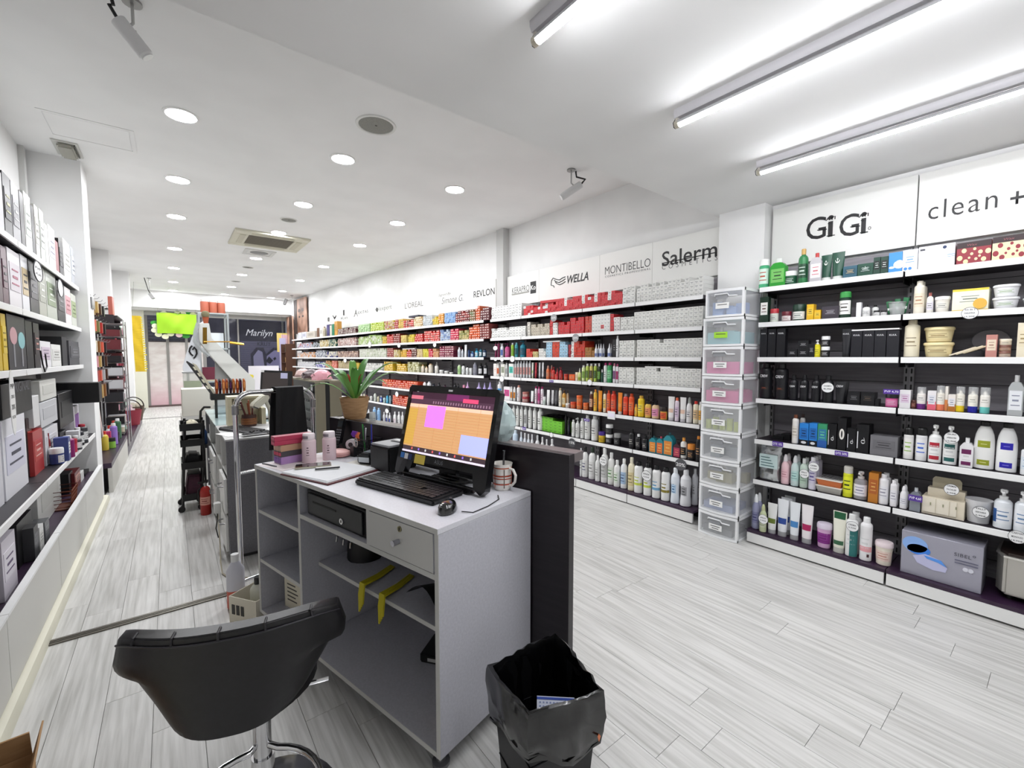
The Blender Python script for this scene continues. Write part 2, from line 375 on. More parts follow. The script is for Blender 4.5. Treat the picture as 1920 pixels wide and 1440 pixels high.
for i, xx in enumerate((1513, 1575)):
    sign_text(t, RU, 'G', xx, xx+36, 428.5-i*6, 41, bold=.005); sign_text(t, RU, 'i', xx+40, xx+50, 424-i*6, 40, bold=.012)
    xe = xx+33
    sign_marks(t, RU, [[(xx+20, 432-i*6), (xx+38, 430-i*6)], [(xx+38, 443-i*6), (xx+53, 441-i*6)], [(xx+40, 420-i*6), (xx+46, 419.5-i*6)], [(xx+40, 409-i*6), (xx+50, 407-i*6)]], .003, name='serif')
    sign_text(t, RU, 'ATI', xx+36, xx+54, 410-i*6, 6, bold=.03)
sign_text(t, RU, 'o', 1628, 1634, 428, 6)
t = sign(RU, .79, 1.6, 2.05, 2.48, 'white sign panel with plain lettering at the right edge over the shelves')
sign_text(t, RU, 'clean', 1744, 1868, 384, 35, bold=-.005, space=1.15); sign_text(t, RU, '+', 1895, 1920, 371, 24, bold=.01)
t = sign(MU, 2.28, 2.952, 2.05, 2.45, 'rightmost white sign panel over the middle unit with underlined lettering')
sign_text(t, MU, 'Salerm', 1243, 1344.5, 476.5, 29, bold=.008); sign_marks(t, MU, [[(1243, 494), (1344, 473.5)]], .004, name='underline'); sign_text(t, MU, 'COSMETICS', 1243, 1345, 492, 10, ink2, bold=-.01, space=1.9)
t = sign(MU, 1.63, 2.28, 2.05, 2.45, 'white sign panel with thin serif capitals over the middle unit')
sign_text(t, MU, 'MONTIBELLO', 1136, 1219.5, 500, 15, bold=-.012); sign_text(t, MU, 'COSMETICS PROFESSIONAL', 1136, 1220, 511.5, 3.5, ink2, space=1.4)
t = sign(MU, .65, 1.63, 2.05, 2.45, 'white sign panel with wavy hair profile logo over the middle unit')
sign_text(t, MU, 'WELLA', 1064.5, 1104, 521, 15.5, bold=.02, shear=.25)
sign_marks(t, MU, [[(1061, 519), (1056, 521), (1050, 525), (1044, 524), (1038, 521.5), (1035, 526), (1034, 535), (1039, 536), (1040, 539)],
                   [(1061, 523), (1055, 527), (1049, 530), (1043, 528), (1040, 525.5)], [(1061, 528), (1055, 532), (1050, 534), (1045, 532), (1042, 529)]], .0045)
t = sign(MU, 0, .65, 2.05, 2.45, 'white sign panel with thin capitals and black square mark over the middle unit')
sign_text(t, MU, 'KERAPRO', 961, 993, 542.5, 11, ink2, bold=-.01); sign_marks(t, MU, [[(961, 552.5), (992.5, 546.5)]], .009, mat('bdbdb9'), name='underline')
a_ = sign_text(t, MU, 'Ko', 996, 1005, 539, 9, mat('f5f5f3'), bold=.02); 
k_ = B(); k_.box((-.055, -.0068, -.075), (.055, -.004, .075)); ob('square_mark', k_, ink, t, loc=(a_.location.x, 0, a_.location.z))
# far unit signs
FB_ = .285
_s = [FU.sx(x_, y_, .285) for x_, y_ in ((886, 528), (806, 545), (742, 557), (695, 566), (655, 574), (632, 580))]
_s += [_s[5]-.7, _s[5]-1.4]
for k, lab in enumerate(('nearest far sign panel with serif capitals by the pillar', 'second far sign panel with handwritten lettering', 'third far sign panel with thin capitals', 'fourth far sign panel with a round dotted mark', 'fifth far sign panel with a spray mark', 'sixth far sign panel', 'seventh far sign panel', 'farthest far sign panel near the face posters')):
    x0, x1 = _s[k]+.0005, (0 if k == 0 else _s[k-1]); t = sign(FU, x0, x1, 2.05, 2.45, lab)
    if k == 0: sign_text(t, FU, 'REVLON', 889, 928, 549, 12.5, bold=.005)
    if k == 1: sign_text(t, FU, 'Simone G.', 829, 869, 561, 12, ink2, shear=.25, bold=-.01); sign_text(t, FU, 'Signed By', 823, 846, 552.5, 6, ink2, shear=.25, bold=-.01)
    if k == 2: sign_text(t, FU, "L'OREAL", 760, 794, 571, 10.5, ink2, bold=-.008)
    if k == 3:
        sign_text(t, FU, 'lexpert', 711, 735, 578, 11, ink2, bold=-.01)
        sign_marks(t, FU, [[(706, 581), (707.5, 577.5), (709.5, 579.5), (708, 584), (706, 581)]], .014, ink2)
    if k == 4: sign_text(t, FU, 'EXITAS', 672, 691, 585, 5.5, ink2); sign_marks(t, FU, [[(668, 581), (667, 588), (664.5, 594)], [(668, 581), (669, 588), (671.5, 593)], [(666, 588), (670, 588)]], .006, ink2)
    if k == 5: sign_marks(t, FU, [[(645.5, 581.5), (645.7, 591.5)]], .02); sign_text(t, FU, 'Kin', 640, 652, 596, 5, ink2)
    if k == 6: sign_marks(t, FU, [[(625, 592), (628, 598), (631, 592)], [(626.5, 595), (630, 595)]], .014)
    if k == 7: sign_marks(t, FU, [[(616, 596), (616, 602), (618, 602), (618, 596), (616, 596)]], .012)
struct('wall_post_grey', bx((3.60, 4.80, 0), (3.70, 4.955, ZC)), mat('d3d3d1', .6))
# ------------------------------------------------------------------ shop goods: unit shapes (1 wide, 1 deep, 1 tall, front at -y)
def L_(prof, n=16, **k): b_ = B(); b_.lathe(prof, n, **k); return b_
def band(r0, z0, r1, z1, bars=3, span=1.25):
    """a curved label on the front of a round body with a few printed bars (second material)"""
    b_ = B(); b_.lathe([(r0*1.012, z0), (r1*1.012, z1)], 10, a0=-pi/2-span, a1=-pi/2+span)
    for k in range(bars):
        t_ = (k+1)/(bars+1); z = z0+(z1-z0)*t_; hh = (z1-z0)*(.10 if k % 2 else .055); r = (r0+(r1-r0)*t_)*1.022
        sp = span*(.62, .42, .54, .36)[k % 4]; b_.lathe([(r, z-hh/2), (r, z+hh/2)], 6, 1, a0=-pi/2-sp, a1=-pi/2+sp)
    return b_
def panel(x, z0, z1, y=-.5, bars=3):
    b_ = B(); b_.box((-x, y-.012, z0), (x, y+.01, z1))
    for k in range(bars):
        z = z0+(z1-z0)*(k+1)/(bars+1); hh = (z1-z0)*(.09 if k % 2 else .05); w_ = x*(.72, .5, .62)[k % 3]
        b_.box((-w_, y-.02, z-hh/2), (w_, y-.011, z+hh/2), 1)
    return b_
def flat_tube():
    b_ = B()
    def fn(u, v):
        a_ = 2*pi*u; z = .13+.87*v; e = v**1.2; rx = .40+.10*v; ry = .40*(1-e)+.035*e
        return (rx*cos(a_), ry*sin(a_), z)
    b_.grid(fn, 16, 8, closed_u=True); b_.add([(-.5, -.035, 1), (.5, -.035, 1), (.5, .035, 1), (-.5, .035, 1)], [(0, 1, 2, 3)])
    return b_
def tube_band(z0, z1):
    b_ = B()
    def fn(u, v):
        a_ = -pi/2-1.0+2.0*u; z = z0+(z1-z0)*v; vv = (z-.13)/.87; e = vv**1.2
        return ((.40+.10*vv)*1.01*cos(a_), ((.40*(1-e)+.035*e)*1.01+.004)*sin(a_), z)
    return b_.grid(fn, 8, 2)
def tub_panel(z0, z1, bars=3): return panel(.40, z0, z1, -.5, bars)
def gband(z0, z1):
    b_ = B(); b_.lathe([(.507, z0), (.505, z1)], 8, a0=-pi/2-.62, a1=-pi/2+.62, sy=.722); z = (z0+z1)/2; b_.lathe([(.511, z-.006), (.511, z+.006)], 6, 1, a0=-pi/2-.3, a1=-pi/2+.3, sy=.722); return b_
SHAPES = {
 'bot': ('bottle', [('body', L_([(.42,0),(.49,.012),(.5,.03),(.5,.68),(.47,.74),(.36,.79),(.22,.82),(.22,.835)]), 0), ('cap', L_([(.235,.835),(.235,.985),(.20,1)]), 1), ('front_label', band(.5,.16,.5,.56), 2)]),
 'tall': ('bottle', [('body', L_([(.44,0),(.5,.015),(.5,.80),(.46,.84),(.3,.875),(.26,.88)]), 0), ('cap', L_([(.30,.88),(.29,.99),(.27,1)]), 1), ('front_label', band(.5,.2,.5,.62), 2)]),
 'pump': ('bottle', [('body', L_([(.44,0),(.5,.015),(.5,.62),(.47,.68),(.34,.735),(.2,.75)]), 0), ('front_label', band(.5,.14,.5,.55), 2)]),
 'mist': ('bottle', [('body', L_([(.44,0),(.5,.012),(.5,.60),(.44,.68),(.3,.75),(.26,.77)]), 0), ('cap', L_([(.28,.77),(.27,.88),(.17,.97),(.12,1)]), 1), ('front_label', band(.5,.18,.5,.5), 2)]),
 'cone': ('bottle', [('body', L_([(.44,0),(.5,.012),(.5,.56),(.40,.64),(.22,.67)]), 0), ('cap', L_([(.26,.67),(.24,.72),(.10,.93),(.05,1)]), 1), ('front_label', band(.5,.08,.5,.3,1), 2)]),
 'aero': ('spray_can', [('body', L_([(.46,0),(.5,.012),(.5,.74),(.45,.775)]), 0), ('cap', L_([(.47,.775),(.47,.95),(.42,.99),(.36,1)]), 1), ('front_label', band(.5,.14,.5,.66), 2)]),
 'jar': ('jar', [('body', L_([(.44,0),(.48,.02),(.48,.66)], 20), 0), ('lid', L_([(.5,.66),(.5,.95),(.46,1)], 20), 1), ('front_label', band(.48,.1,.48,.56), 2)]),
 'tub': ('tub', [('body', L_([(.36,0),(.40,.03),(.47,.78)], 20), 0), ('lid', L_([(.5,.78),(.5,.92),(.46,.97),(.2,1)], 20), 1), ('front_label', band(.415,.2,.452,.62), 2)]),
 'tube': ('squeeze_tube', [('body', flat_tube(), 0), ('cap', L_([(.39,0),(.40,.01),(.385,.13)]), 1), ('front_label', tube_band(.34,.5), 2)]),
 'box': ('carton', [('body', B().box((-.5,-.5,0),(.5,.5,1)), 0), ('front_label', panel(.40,.30,.78), 2)]),
 'flask': ('bottle', [('body', B().slab([(-.5,.02),(-.48,0),(.48,0),(.5,.02),(.5,.70),(.3,.82),(.16,.84),(-.16,.84),(-.3,.82),(-.5,.70)], -.5, .5), 0), ('cap', L_([(.17,.84),(.17,.99),(.15,1)], 12), 1), ('front_label', panel(.42,.14,.62), 2)]),
 'drop': ('dropper_bottle', [('body', L_([(.45,0),(.5,.02),(.5,.52),(.3,.6),(.22,.61)]), 0), ('cap', L_([(.27,.61),(.27,.74),(.17,.76),(.16,.94),(.1,1)]), 1), ('front_label', band(.5,.1,.5,.44), 2)]),
 'airl': ('bottle', [('body', L_([(.49,.24),(.5,.25),(.5,.66),(.4,.72),(.2,.74),(.18,.84)]), 0), ('base', L_([(.46,0),(.5,.015),(.5,.25)]), 1), ('clear_cap', L_([(.5,.70),(.5,.98),(.46,1)]), 3), ('front_label', band(.5,.34,.5,.6,2), 2)]),
 'gal': ('bottle', [('body', L_([(.45,0),(.5,.015),(.5,.50),(.49,.60),(.44,.72),(.34,.83),(.24,.89),(.23,.90)], 20, sy=.72), 0), ('cap', L_([(.25,.90),(.25,.985),(.22,1)], 14, sy=.9), 1), ('front_label', gband(.46,.60), 2), ('lower_label', gband(.09,.20), 2)]),
 'wavy': ('bottle', [('body', L_([(.44,0),(.5,.02),(.5,.12),(.43,.34),(.44,.5),(.5,.62),(.46,.76),(.28,.84),(.22,.86)], 18), 0), ('cap', L_([(.24,.86),(.24,.98),(.2,1)]), 1), ('front_label', band(.43,.26,.46,.64,4,.7), 2)]),
 'can': ('tin', [('body', B().slab([(-.5,0),(.5,0),(.5,.72),(.18,.88),(-.18,.88),(-.5,.72)], -.5, .5), 0), ('cap', L_([(.15,.88),(.15,1)], 10), 1), ('front_label', panel(.42,.05,.64), 2)]),
}
NAMES = {'bot': 'shampoo_bottle', 'tall': 'tall_bottle', 'pump': 'pump_bottle', 'mist': 'mist_bottle', 'cone': 'applicator_bottle', 'aero': 'spray_can', 'jar': 'cream_jar', 'tub': 'cream_tub', 'tube': 'squeeze_tube', 'box': 'carton', 'flask': 'flat_bottle', 'drop': 'dropper_bottle', 'airl': 'airless_bottle', 'gal': 'big_bottle', 'wavy': 'waisted_bottle', 'can': 'metal_tin'}
CATS = {'box': 'box', 'jar': 'jar', 'tub': 'tub', 'aero': 'spray can', 'tube': 'tube', 'can': 'tin'}
_sm = {}
def shape_mesh(k, part, bld):
    if (k, part) not in _sm: _sm[(k, part)] = bld.mesh(f'{NAMES[k]}_{part}', 0, ang=40)
    return _sm[(k, part)]
pump_b = B(); pump_b.lathe([(.24,.74),(.24,.82),(.10,.83),(.10,.90),(.20,.91),(.21,.98),(.15,1)], 12); pump_b.slab([(-.09,.925),(.09,.925),(.07,.975),(-.07,.975)], -.62, .1)
PUMP_ME = pump_b.mesh('pump_head')
trig = B(); trig.lathe([(.24,.74),(.24,.80),(.14,.82),(.14,.86)], 10); trig.slab([(-.13,.86),(.13,.86),(.13,1),(-.13,1)], -.5, .35); trig.slab([(-.06,.70),(.06,.70),(.06,.86),(-.06,.86)], -.42, -.30)
TRIG_ME = trig.mesh('trigger_head')
clear_m = mat('f4f6f6', .08, a=.28)
def fin(h): 
    if h.startswith('g'): return mat(h[1:], .08, t=.0, a=.62, cc=.5)      # see-through plastic or glass
    if h.startswith('m'): return mat(h[1:], .28, .85)                      # metallic
    return mat(h, .38)
_base_labels = {}
def product(k, loc, rz, w, d, h, body, cap, lab, label, group=None, cat=None, ink_c='6b6b6b', name=None):
    cl, parts = SHAPES[k]
    t = thing(name or NAMES[k], label, cat or CATS.get(k, 'bottle'), loc, rz, group, scale=(w, d, h))
    cols = [body, cap, lab]
    for pn, bld, ci in parts:
        if ci == 2 and lab == '-': continue
        if ci == 1 and cap == '-': continue
        me = shape_mesh(k, pn, bld)
        if ci == 3: ob(pn, me, clear_m, t)
        elif ci == 2: ob(pn, me, [fin(lab), mat(ink_c, .5)], t)
        else: ob(pn, me, fin(cols[ci]), t)
    if k == 'pump' and cap != '-': ob('pump_head', PUMP_ME, fin(cap), t)
    return t
ORD = ['first', 'second', 'third', 'fourth', 'fifth', 'sixth', 'seventh', 'eighth', 'ninth', 'tenth', 'eleventh', 'twelfth']
def number(seq):
    """seq: (object, label) in left-to-right order; things whose labels repeat get their place in the row"""
    n = {}
    for o, l in seq: n.setdefault(l, []).append(o)
    for l, os_ in n.items():
        if len(os_) == 1: os_[0]['label'] = l
        else:
            for i, o in enumerate(os_):
                o['label'] = l + f', {ORD[i] if i < 12 else str(i+1)} from left'; o['group'] = 'row: ' + l
def shelf_row(u, z, org, sc, rows, where, back=.02, rnd=True):
    """rows of text: kind u0 u1 vtop body cap label [d=depth] [b=setback] [t=TEXT] [i=ink] | description"""
    seq = []
    for line in rows.strip().splitlines():
        spec, desc = line.split('|'); s = spec.split(); opt = dict(x.split('=', 1) for x in s[7:] if '=' in x)
        k = s[0]; u0, u1, v = (float(x) for x in s[1:4]); px0, px1, py = org[0]+u0/sc, org[0]+u1/sc, org[1]+v/sc
        bk = back + float(opt.get('b', 0)); round_ = k not in ('box', 'flask', 'can')
        d0 = ray((px0+px1)/2, py); ob_ = abs(Vector((d0.x, d0.y, 0)).normalized().dot(u.n)) if round_ else 1
        xa, xb = u.sx(px0, py, bk), u.sx(px1, py, bk); w = abs(xb-xa)*ob_*.97
        d = float(opt['d']) if 'd' in opt else (w if round_ else min(.09, max(.05, w)))
        if k == 'gal': d = w
        if k == 'tube' and 'd' not in opt: d = w*.8
        fr = bk+d/2 if round_ else bk
        xa, xb = u.sx(px0, py, fr), u.sx(px1, py, fr); w = abs(xb-xa)*ob_*.97
        if round_ and 'd' not in opt: d = w*(.8 if k == 'tube' else 1)
        zt = at((px0+px1)/2, py, pl=u.plane(fr)).z
        zz = z+.0008+float(opt.get('z', 0)); h = max(.012, zt-zz)
        loc = u.w((xa+xb)/2, bk+d/2, zz)
        o = product(k, loc, u.rz, w, d, h, s[4], s[5], s[6], '', ink_c=opt.get('i', '6b6b6b'), name=opt.get('n'), cat=opt.get('c'))
        if 't' in opt:
            tz = float(opt.get('tz', .72)); me = text_mesh(opt['t'], .012)
            oo = ob('lettering', me, mat(opt.get('tc', 'e8e8ea'), .5), o, loc=(0, -.53, tz)); oo.scale = (.62, 1, .62*w/h*float(opt.get('th', 1)))
        seq.append((o, desc.strip() + ' on ' + where))
        for q in range(int(opt.get('x', 0))):        # more of the same standing behind
            o2 = product(k, u.w((xa+xb)/2, bk+d/2+(q+1)*(d+.004), zz), u.rz, w, d, h, s[4], s[5], s[6], '', ink_c=opt.get('i', '6b6b6b'))
            seq.append((o2, desc.strip() + ' (rear) on ' + where))
    number(seq)
tag_rim = mat('3c3c40', .5)
def price_tag(u, x0, x1, y0, y1, label, txt=None, body='f8f8f8', tc='2b2b30', back=-.012, rim=True, stem=0.):
    """an oval price card clipped on a shelf edge"""
    c = at((x0+x1)/2, (y0+y1)/2, pl=u.plane(back)); w = abs(u.sx(x1, (y0+y1)/2, back)-u.sx(x0, (y0+y1)/2, back)); h = at((x0+x1)/2, y0, pl=u.plane(back)).z-at((x0+x1)/2, y1, pl=u.plane(back)).z
    t = thing('price_tag', label, 'price tag', c, u.rz, 'round price cards clipped to the shelves')
    P = [(cos(a_*2*pi/28)*w/2, sin(a_*2*pi/28)*h/2) for a_ in range(28)]
    ob('card', B().slab(P, -.001, .0015), mat(body, .4), t)
    if rim: ob('rim', B().tube([(x, -.0015, z) for x, z in P], max(w, h)*.014, 5, closed=True), tag_rim, t)
    if txt:
        n = len(txt)
        for i, s in enumerate(txt): text(s, t, (0, -.0025, h*.30*(n-1)/2-i*h*.30 if n > 1 else 0), w*(.62 if n > 1 else .78), mat(tc), bold=.01, h=(h*.13 if n > 1 else h*.30))
    if stem: ob('clip', bx((-.003, .002, -h/2-stem), (.003, .005, h/2)), mat('c9c9cc', .2), t)
    return t
def strip_tag(u, x0, x1, y0, y1, label, txt, body='5a3a9a'):
    c = at((x0+x1)/2, (y0+y1)/2, pl=u.plane(-.011)); w = abs(u.sx(x1, 700, -.011)-u.sx(x0, 700, -.011))
    h = at((x0+x1)/2, y0, pl=u.plane(-.011)).z-at((x0+x1)/2, y1, pl=u.plane(-.011)).z
    t = thing('price_tag', label, 'price tag', c, u.rz, 'purple discount stickers on the shelf edges')
    ob('card', bx((-w/2, -.001, -h/2), (w/2, .002, h/2)), mat(body, .4), t); text(txt, t, (0, -.002, 0), w*.84, mat('f4f0ff'), h=h*.5, bold=.012)
    return t
# ------------------------------------------------------------------ goods on the right wall unit
S = 6.857
RW = ['the '+n_+' right-wall shelf' for n_ in ('top', 'second', 'third', 'fourth', 'fifth', 'sixth')]+['the bottom right-wall deck']
shelf_row(RU, 1.86, (1400, 440), S, '''
aero 165 305 318 3fae78 f4f4f2 d6ece0 i=b5563c | green shaving foam can with white cap
flask 302 505 300 2f9c34 f0f0ee 7cc46a d=.05 i=1d3c20 | bright green rectangular bottle with white cap
jar 478 665 475 1f5a3c f0f0ee 1b4f35 i=cfe0d4 | dark green gel jar with white lid
bot 672 805 185 2b7a46 c9a25c 14452b i=cfe0d4 | green glass tonic bottle with gold stopper
flask 818 970 230 ge9e6ea c03a3a f0eaec d=.05 i=c96a72 | clear square bottle with red cap
tube 960 1112 262 1c4a38 d9dcd8 1c4a38 i=e0e8e2 | left dark green squeeze tube with white anchor
tube 1098 1275 225 1c4a38 d9dcd8 1c4a38 i=e0e8e2 | right taller dark green squeeze tube with white anchor
box 1240 1425 402 355e70 - 2b5161 i=e6c890 | low blue-green anchor carton
box 1428 1630 370 1f4a3a - 1a4033 i=dfe8e2 | dark green anchor carton beside the blue-green one
box 1635 1722 290 1b3d31 - 0d1713 i=dfe8e2 | narrow dark green carton with white top band
box 1728 1824 280 1b3d31 - 0d1713 i=dfe8e2 | narrow dark green carton next to the blue box
''', RW[0])
shelf_row(RU, 1.86, (1640, 420), S, '''
box 185 362 365 3f8fe0 - - d=.13 | blue wax heater box with a white pot picture
box 364 562 330 eceef4 - dfe3ee d=.13 b=.004 i=6aa2d8 | white wax heater box joined to the blue one
box 566 1046 268 f0f0f5 - - d=.16 | white wax heater box with round dark blue badge
box 1058 1512 222 8c2231 - - d=.16 | dark red box with cream spots and black top
box 1518 2010 140 ead9ae - - d=.16 | cream box with dark red spots and black top
''', RW[0])
def find(frag):
    return [o for o in COL.objects if o.get('label') and frag in o['label']][0]
def disc_on(o, x, z, rx, rz_, c, name='spot', n=16, y=-.5, lift=.006):
    """a printed disc on the front of a carton; x in -.5...5 and z in 0..1 of the front"""
    a_ = B().slab([(x+rx*cos(k*2*pi/n), z+rz_*sin(k*2*pi/n)) for k in range(n)], y-lift, y); return ob(name, a_, mat(c, .45), o)
def rect_on(o, x0, x1, z0, z1, c, name='print_panel', lift=.005, y=-.5): return ob(name, B().box((x0, y-lift, z0), (x1, y, z1)), mat(c, .45), o)
def text_on(o, s, x, z, w, c, bold=.01, hh=1., lift=.012, shear=0.):
    me = text_mesh(s, bold, shear); q = ob('lettering', me, mat(c, .5), o, loc=(x, -.5-lift, z)); q.scale = (w, 1, w*o.scale[0]/o.scale[2]*hh); return q
o = find('blue wax heater box'); disc_on(o, .28, .38, .42, .2, 'e8eaf2', 'pot_picture'); disc_on(o, .3, .46, .3, .14, 'cfd4e2', 'pot_rim', lift=.012); disc_on(o, -.25, .26, .22, .06, 'eef0f6', 'paper_strip')
o = find('white wax heater box joined'); disc_on(o, -.28, .12, .12, .07, '3f86d0', 'badge'); disc_on(o, .02, .12, .12, .07, '3f86d0', 'badge')
o = find('white wax heater box with round'); disc_on(o, .08, .3, .22, .24, 'd9d6de', 'pot_picture'); disc_on(o, .08, .42, .17, .10, 'e6e4ea', 'pot_rim', lift=.012); disc_on(o, .22, .86, .055, .07, '23355c', 'badge'); rect_on(o, -.46, -.32, .82, .9, '3a3a44'); rect_on(o, .3, .5, .5, .53, '7fa8cc', 'stripe'); rect_on(o, .3, .5, .42, .44, '7fa8cc', 'stripe')
random.seed(7)
for fr, c in (('dark red box with cream', 'ecd6a8'), ('cream box with dark red', '8c2231')):
    o = find(fr); rect_on(o, -.5, .5, .74, 1.0, '2a1418', 'header_band'); text_on(o, 'Wax', -.05, .86, .3, '8c4a50', .01, .8, shear=.2)
    for x, z, r in ((-.4, .3, .09), (-.28, .62, .08), (-.22, .12, .08), (-.05, .45, .05), (.08, .2, .05), (.2, .5, .07), (.3, .16, .08), (.42, .5, .09), (.03, .66, .05), (-.12, .28, .04), (.18, .32, .04)):
        disc_on(o, x, z, r*.95, r*1.3, c)
for fr in ('left dark green squeeze', 'right taller dark green', 'low blue-green anchor', 'dark green anchor carton beside'):
    o = find(fr); s_ = B(); y = -.5 if 'carton' in fr else -.33
    s_.tube([(0, y, .62), (0, y, .78)], .02, 5); s_.tube([(-.16, y, .70), (-.1, y, .63), (0, y, .61), (.1, y, .63), (.16, y, .70)], .02, 5); s_.tube([(-.06, y, .74), (.06, y, .74)], .015, 5)
    ob('anchor_mark', s_, mat('e9efe9'), o)
shelf_row(RU, 1.61, (1400, 440), S, '''
box 172 286 800 1d3527 - f1efe9 d=.04 i=5c3a2c | dark green tube box with white bow-tie label
jar 300 420 955 d7dcd0 b8343c d7dcd0 | small pale jar with red lid
jar 450 585 990 6c1f2c 6c1f2c efe9e6 i=7a2a30 | small dark red shaving soap tub
jar 592 772 900 1f3d2e 1f3d2e f0efe9 i=3c5a48 | wide dark green shaving cream tin with white label
box 775 865 895 efbf2a - f3cc4c i=3d3420 | taller yellow carton with slanted label
box 868 955 968 efbf2a - f3cc4c i=3d3420 | shorter yellow carton with slanted label
box 968 1190 920 413c44 - 4a444c d=.08 i=cfccd2 | dark grey shaving carton with outlined label
aero 1196 1360 735 1c3a2b 3f9a4c f2f1ec i=46423c | green shaving foam can with bright green cap
box 1412 1474 872 f2f2f4 - - d=.03 | small white upright packet
bot 1490 1596 905 f0f0ee 19191b e4e4e2 | left small white bottle with black cap
bot 1608 1704 905 f0f0ee 19191b e4e4e2 b=.05 | right small white bottle with black cap
jar 1632 1716 975 eeeeee 19191b e2e2e0 | left tiny white jar with black lid
jar 1722 1806 975 eeeeee 19191b e2e2e0 | right tiny white jar with black lid
''', RW[1])
# clear bucket of green tubes
def bucket(u, z, x0, x1, ytop, ybot, label, body, n_in=0, inner=None, handle=False, back=.03):
    c0 = u.sx(x0, ytop, back+.05); c1 = u.sx(x1, ytop, back+.05); w = abs(c1-c0); h = at((x0+x1)/2, ytop, pl=u.plane(back+.02)).z-z
    t = thing('bucket', label, 'bucket', u.w((c0+c1)/2, back+w/2, z+.0008), u.rz)
    s_ = B(); s_.lathe([(.001, .001), (w*.38, 0), (w*.48, h), (w*.5, h+.003), (w*.485, h), (w*.37, .004), (.001, .005)], 22, caps=False); ob('shell', s_, body, t)
    if handle: s2 = B(); s2.tube([(w*.5*cos(a_), -.012-.03*sin(a_), h-.004+.0*a_) for a_ in [k*pi/10 for k in range(11)]], .0015, 6); ob('wire_handle', s2, STEEL, t)
    return t, w, h
t, w_, h_ = bucket(RU, 1.61, 1666, 1702, 567, 590, 'small clear bucket holding green tubes', mat('e8eaea', .1, a=.4), handle=True)
for i, (dx, ln, ti) in enumerate(((-.35, .085, -.12), (.0, .095, .0), (.3, .10, .15))):
    p = product('tube', RU.w(RU.sx(1684, 560, .08)+dx*w_, .075, 1.615), RU.rz, .028, .022, ln, '1f6a40', '184a30', 'e6efe8', f'{ORD[i]} green shaving tube from the left standing in the bucket'); p.rotation_euler = (ti*.4, ti, RU.rz)
shelf_row(RU, 1.61, (1640, 420), S, '''
tall 512 664 735 efe8d8 efe8d8 e9dfc8 i=b98a6a x=1 | tall cream lotion bottle
bot 672 766 885 f1ede6 9a5a52 e9e4ee | small cream bottle with brown-red cap
tub 770 985 930 efeae0 f2f2f0 f3f0e6 i=8a8a86 | white wax tub
box 1000 1480 830 f3efd8 - f3efdc d=.12 i=6d7a6a | cream paraffin carton with yellow edges
tub 1505 1878 940 f0f0f2 f2f2f4 f6f6f8 i=7aa04c | lower white wax tub of the stack at the right
tub 1900 2270 940 f0f0f2 f2f2f4 f6f6f8 i=7aa04c | white wax tub at the picture edge
''', RW[1])
o = find('cream paraffin carton'); rect_on(o, -.5, .5, .90, 1.0, 'e9d24a', 'yellow_edge'); rect_on(o, -.5, .5, 0, .05, 'e9c63a', 'yellow_edge'); disc_on(o, .28, .3, .19, .24, 'e2b24a', 'flower_picture', lift=.03)
lo = find('lower white wax tub'); zt = 1.61+lo.scale[2]
product('tub', lo.location+Vector((0, 0, lo.scale[2]+.0006)), RU.rz, lo.scale[0], lo.scale[1], lo.scale[2]*1.02, 'f0f0f2', 'f2f2f4', 'f6f6f8', 'upper white wax tub stacked on another on the second shelf at right', ink_c='7aa04c')
for oo in [lo, find('upper white wax tub')]: ob('yellow_band', L_([(.372, .06), (.385, .14)], 20, caps=False), mat('e6c23c'), oo, scale=(1.02, 1.02, 1))
shelf_row(RU, 1.36, (1400, 590), S, '''
box 176 270 185 17171c - - d=.045 t=KUUL tz=.84 | black hair gel carton
box 278 380 182 17171c - - d=.045 t=KUUL tz=.84 | black hair gel carton
box 388 502 180 17171c - - d=.045 t=KUUL tz=.84 | black hair gel carton
box 522 650 445 141418 - 1c1c20 d=.05 i=c9c9cc | low black wax box
box 656 795 440 141418 - 1c1c20 d=.05 i=c9c9cc | lower black wax box of a stack of two
box 797 876 375 141418 - 1c1c20 d=.05 i=c9c9cc | narrow black box beside the yellow pump
pump 872 956 325 e2d622 f0f0f0 e8dc30 i=7a7420 | small yellow oil pump bottle
jar 957 1075 412 1a1a1c f2f2f2 26262a i=d8d8d8 | lower black jar with white lid of a stack
tube 1228 1365 182 1d1d23 121216 1d1d23 t=KUUL tz=.82 | black hair cream squeeze tube
box 1348 1490 210 1e1e24 - - d=.06 t=KUUL tz=.84 | wide black treatment carton
box 1495 1645 208 1e1e24 - - d=.06 t=KUUL tz=.84 | wide black treatment carton
box 1650 1800 206 1e1e24 - - d=.06 t=KUUL tz=.84 | wide black treatment carton
box 1806 1968 205 1e1e24 - - d=.06 t=KUUL tz=.84 | wide black treatment carton
''', RW[2])
lo = find('lower black wax box'); product('box', lo.location+Vector((0, 0, lo.scale[2]+.0006)), RU.rz, lo.scale[0], lo.scale[1], lo.scale[2]*.98, '141418', '-', '1c1c20', 'upper black wax box of the stack of two on the third shelf', ink_c='c9c9cc')
lo = find('lower black jar'); product('jar', lo.location+Vector((0, 0, lo.scale[2]+.0006)), RU.rz, lo.scale[0], lo.scale[1], lo.scale[2]*.98, '1a1a1c', 'f2f2f2', '26262a', 'upper black jar with white lid stacked on the third shelf', ink_c='d8d8d8')
a_ = find('wide black treatment carton on the third right-wall shelf, first'); b_ = find('wide black treatment carton on the third right-wall shelf, fourth')
zc = 1.36+a_.scale[2]+.002; c_ = (a_.location+b_.location)/2
tag(ob('flat_packet', bx((-.115, -.03, 0), (.115, .03, .008)), WHITE, loc=(c_.x, c_.y, zc), rot=(0, 0, RU.rz)), 'flat white packet lying on the row of wide black cartons', 'packet')
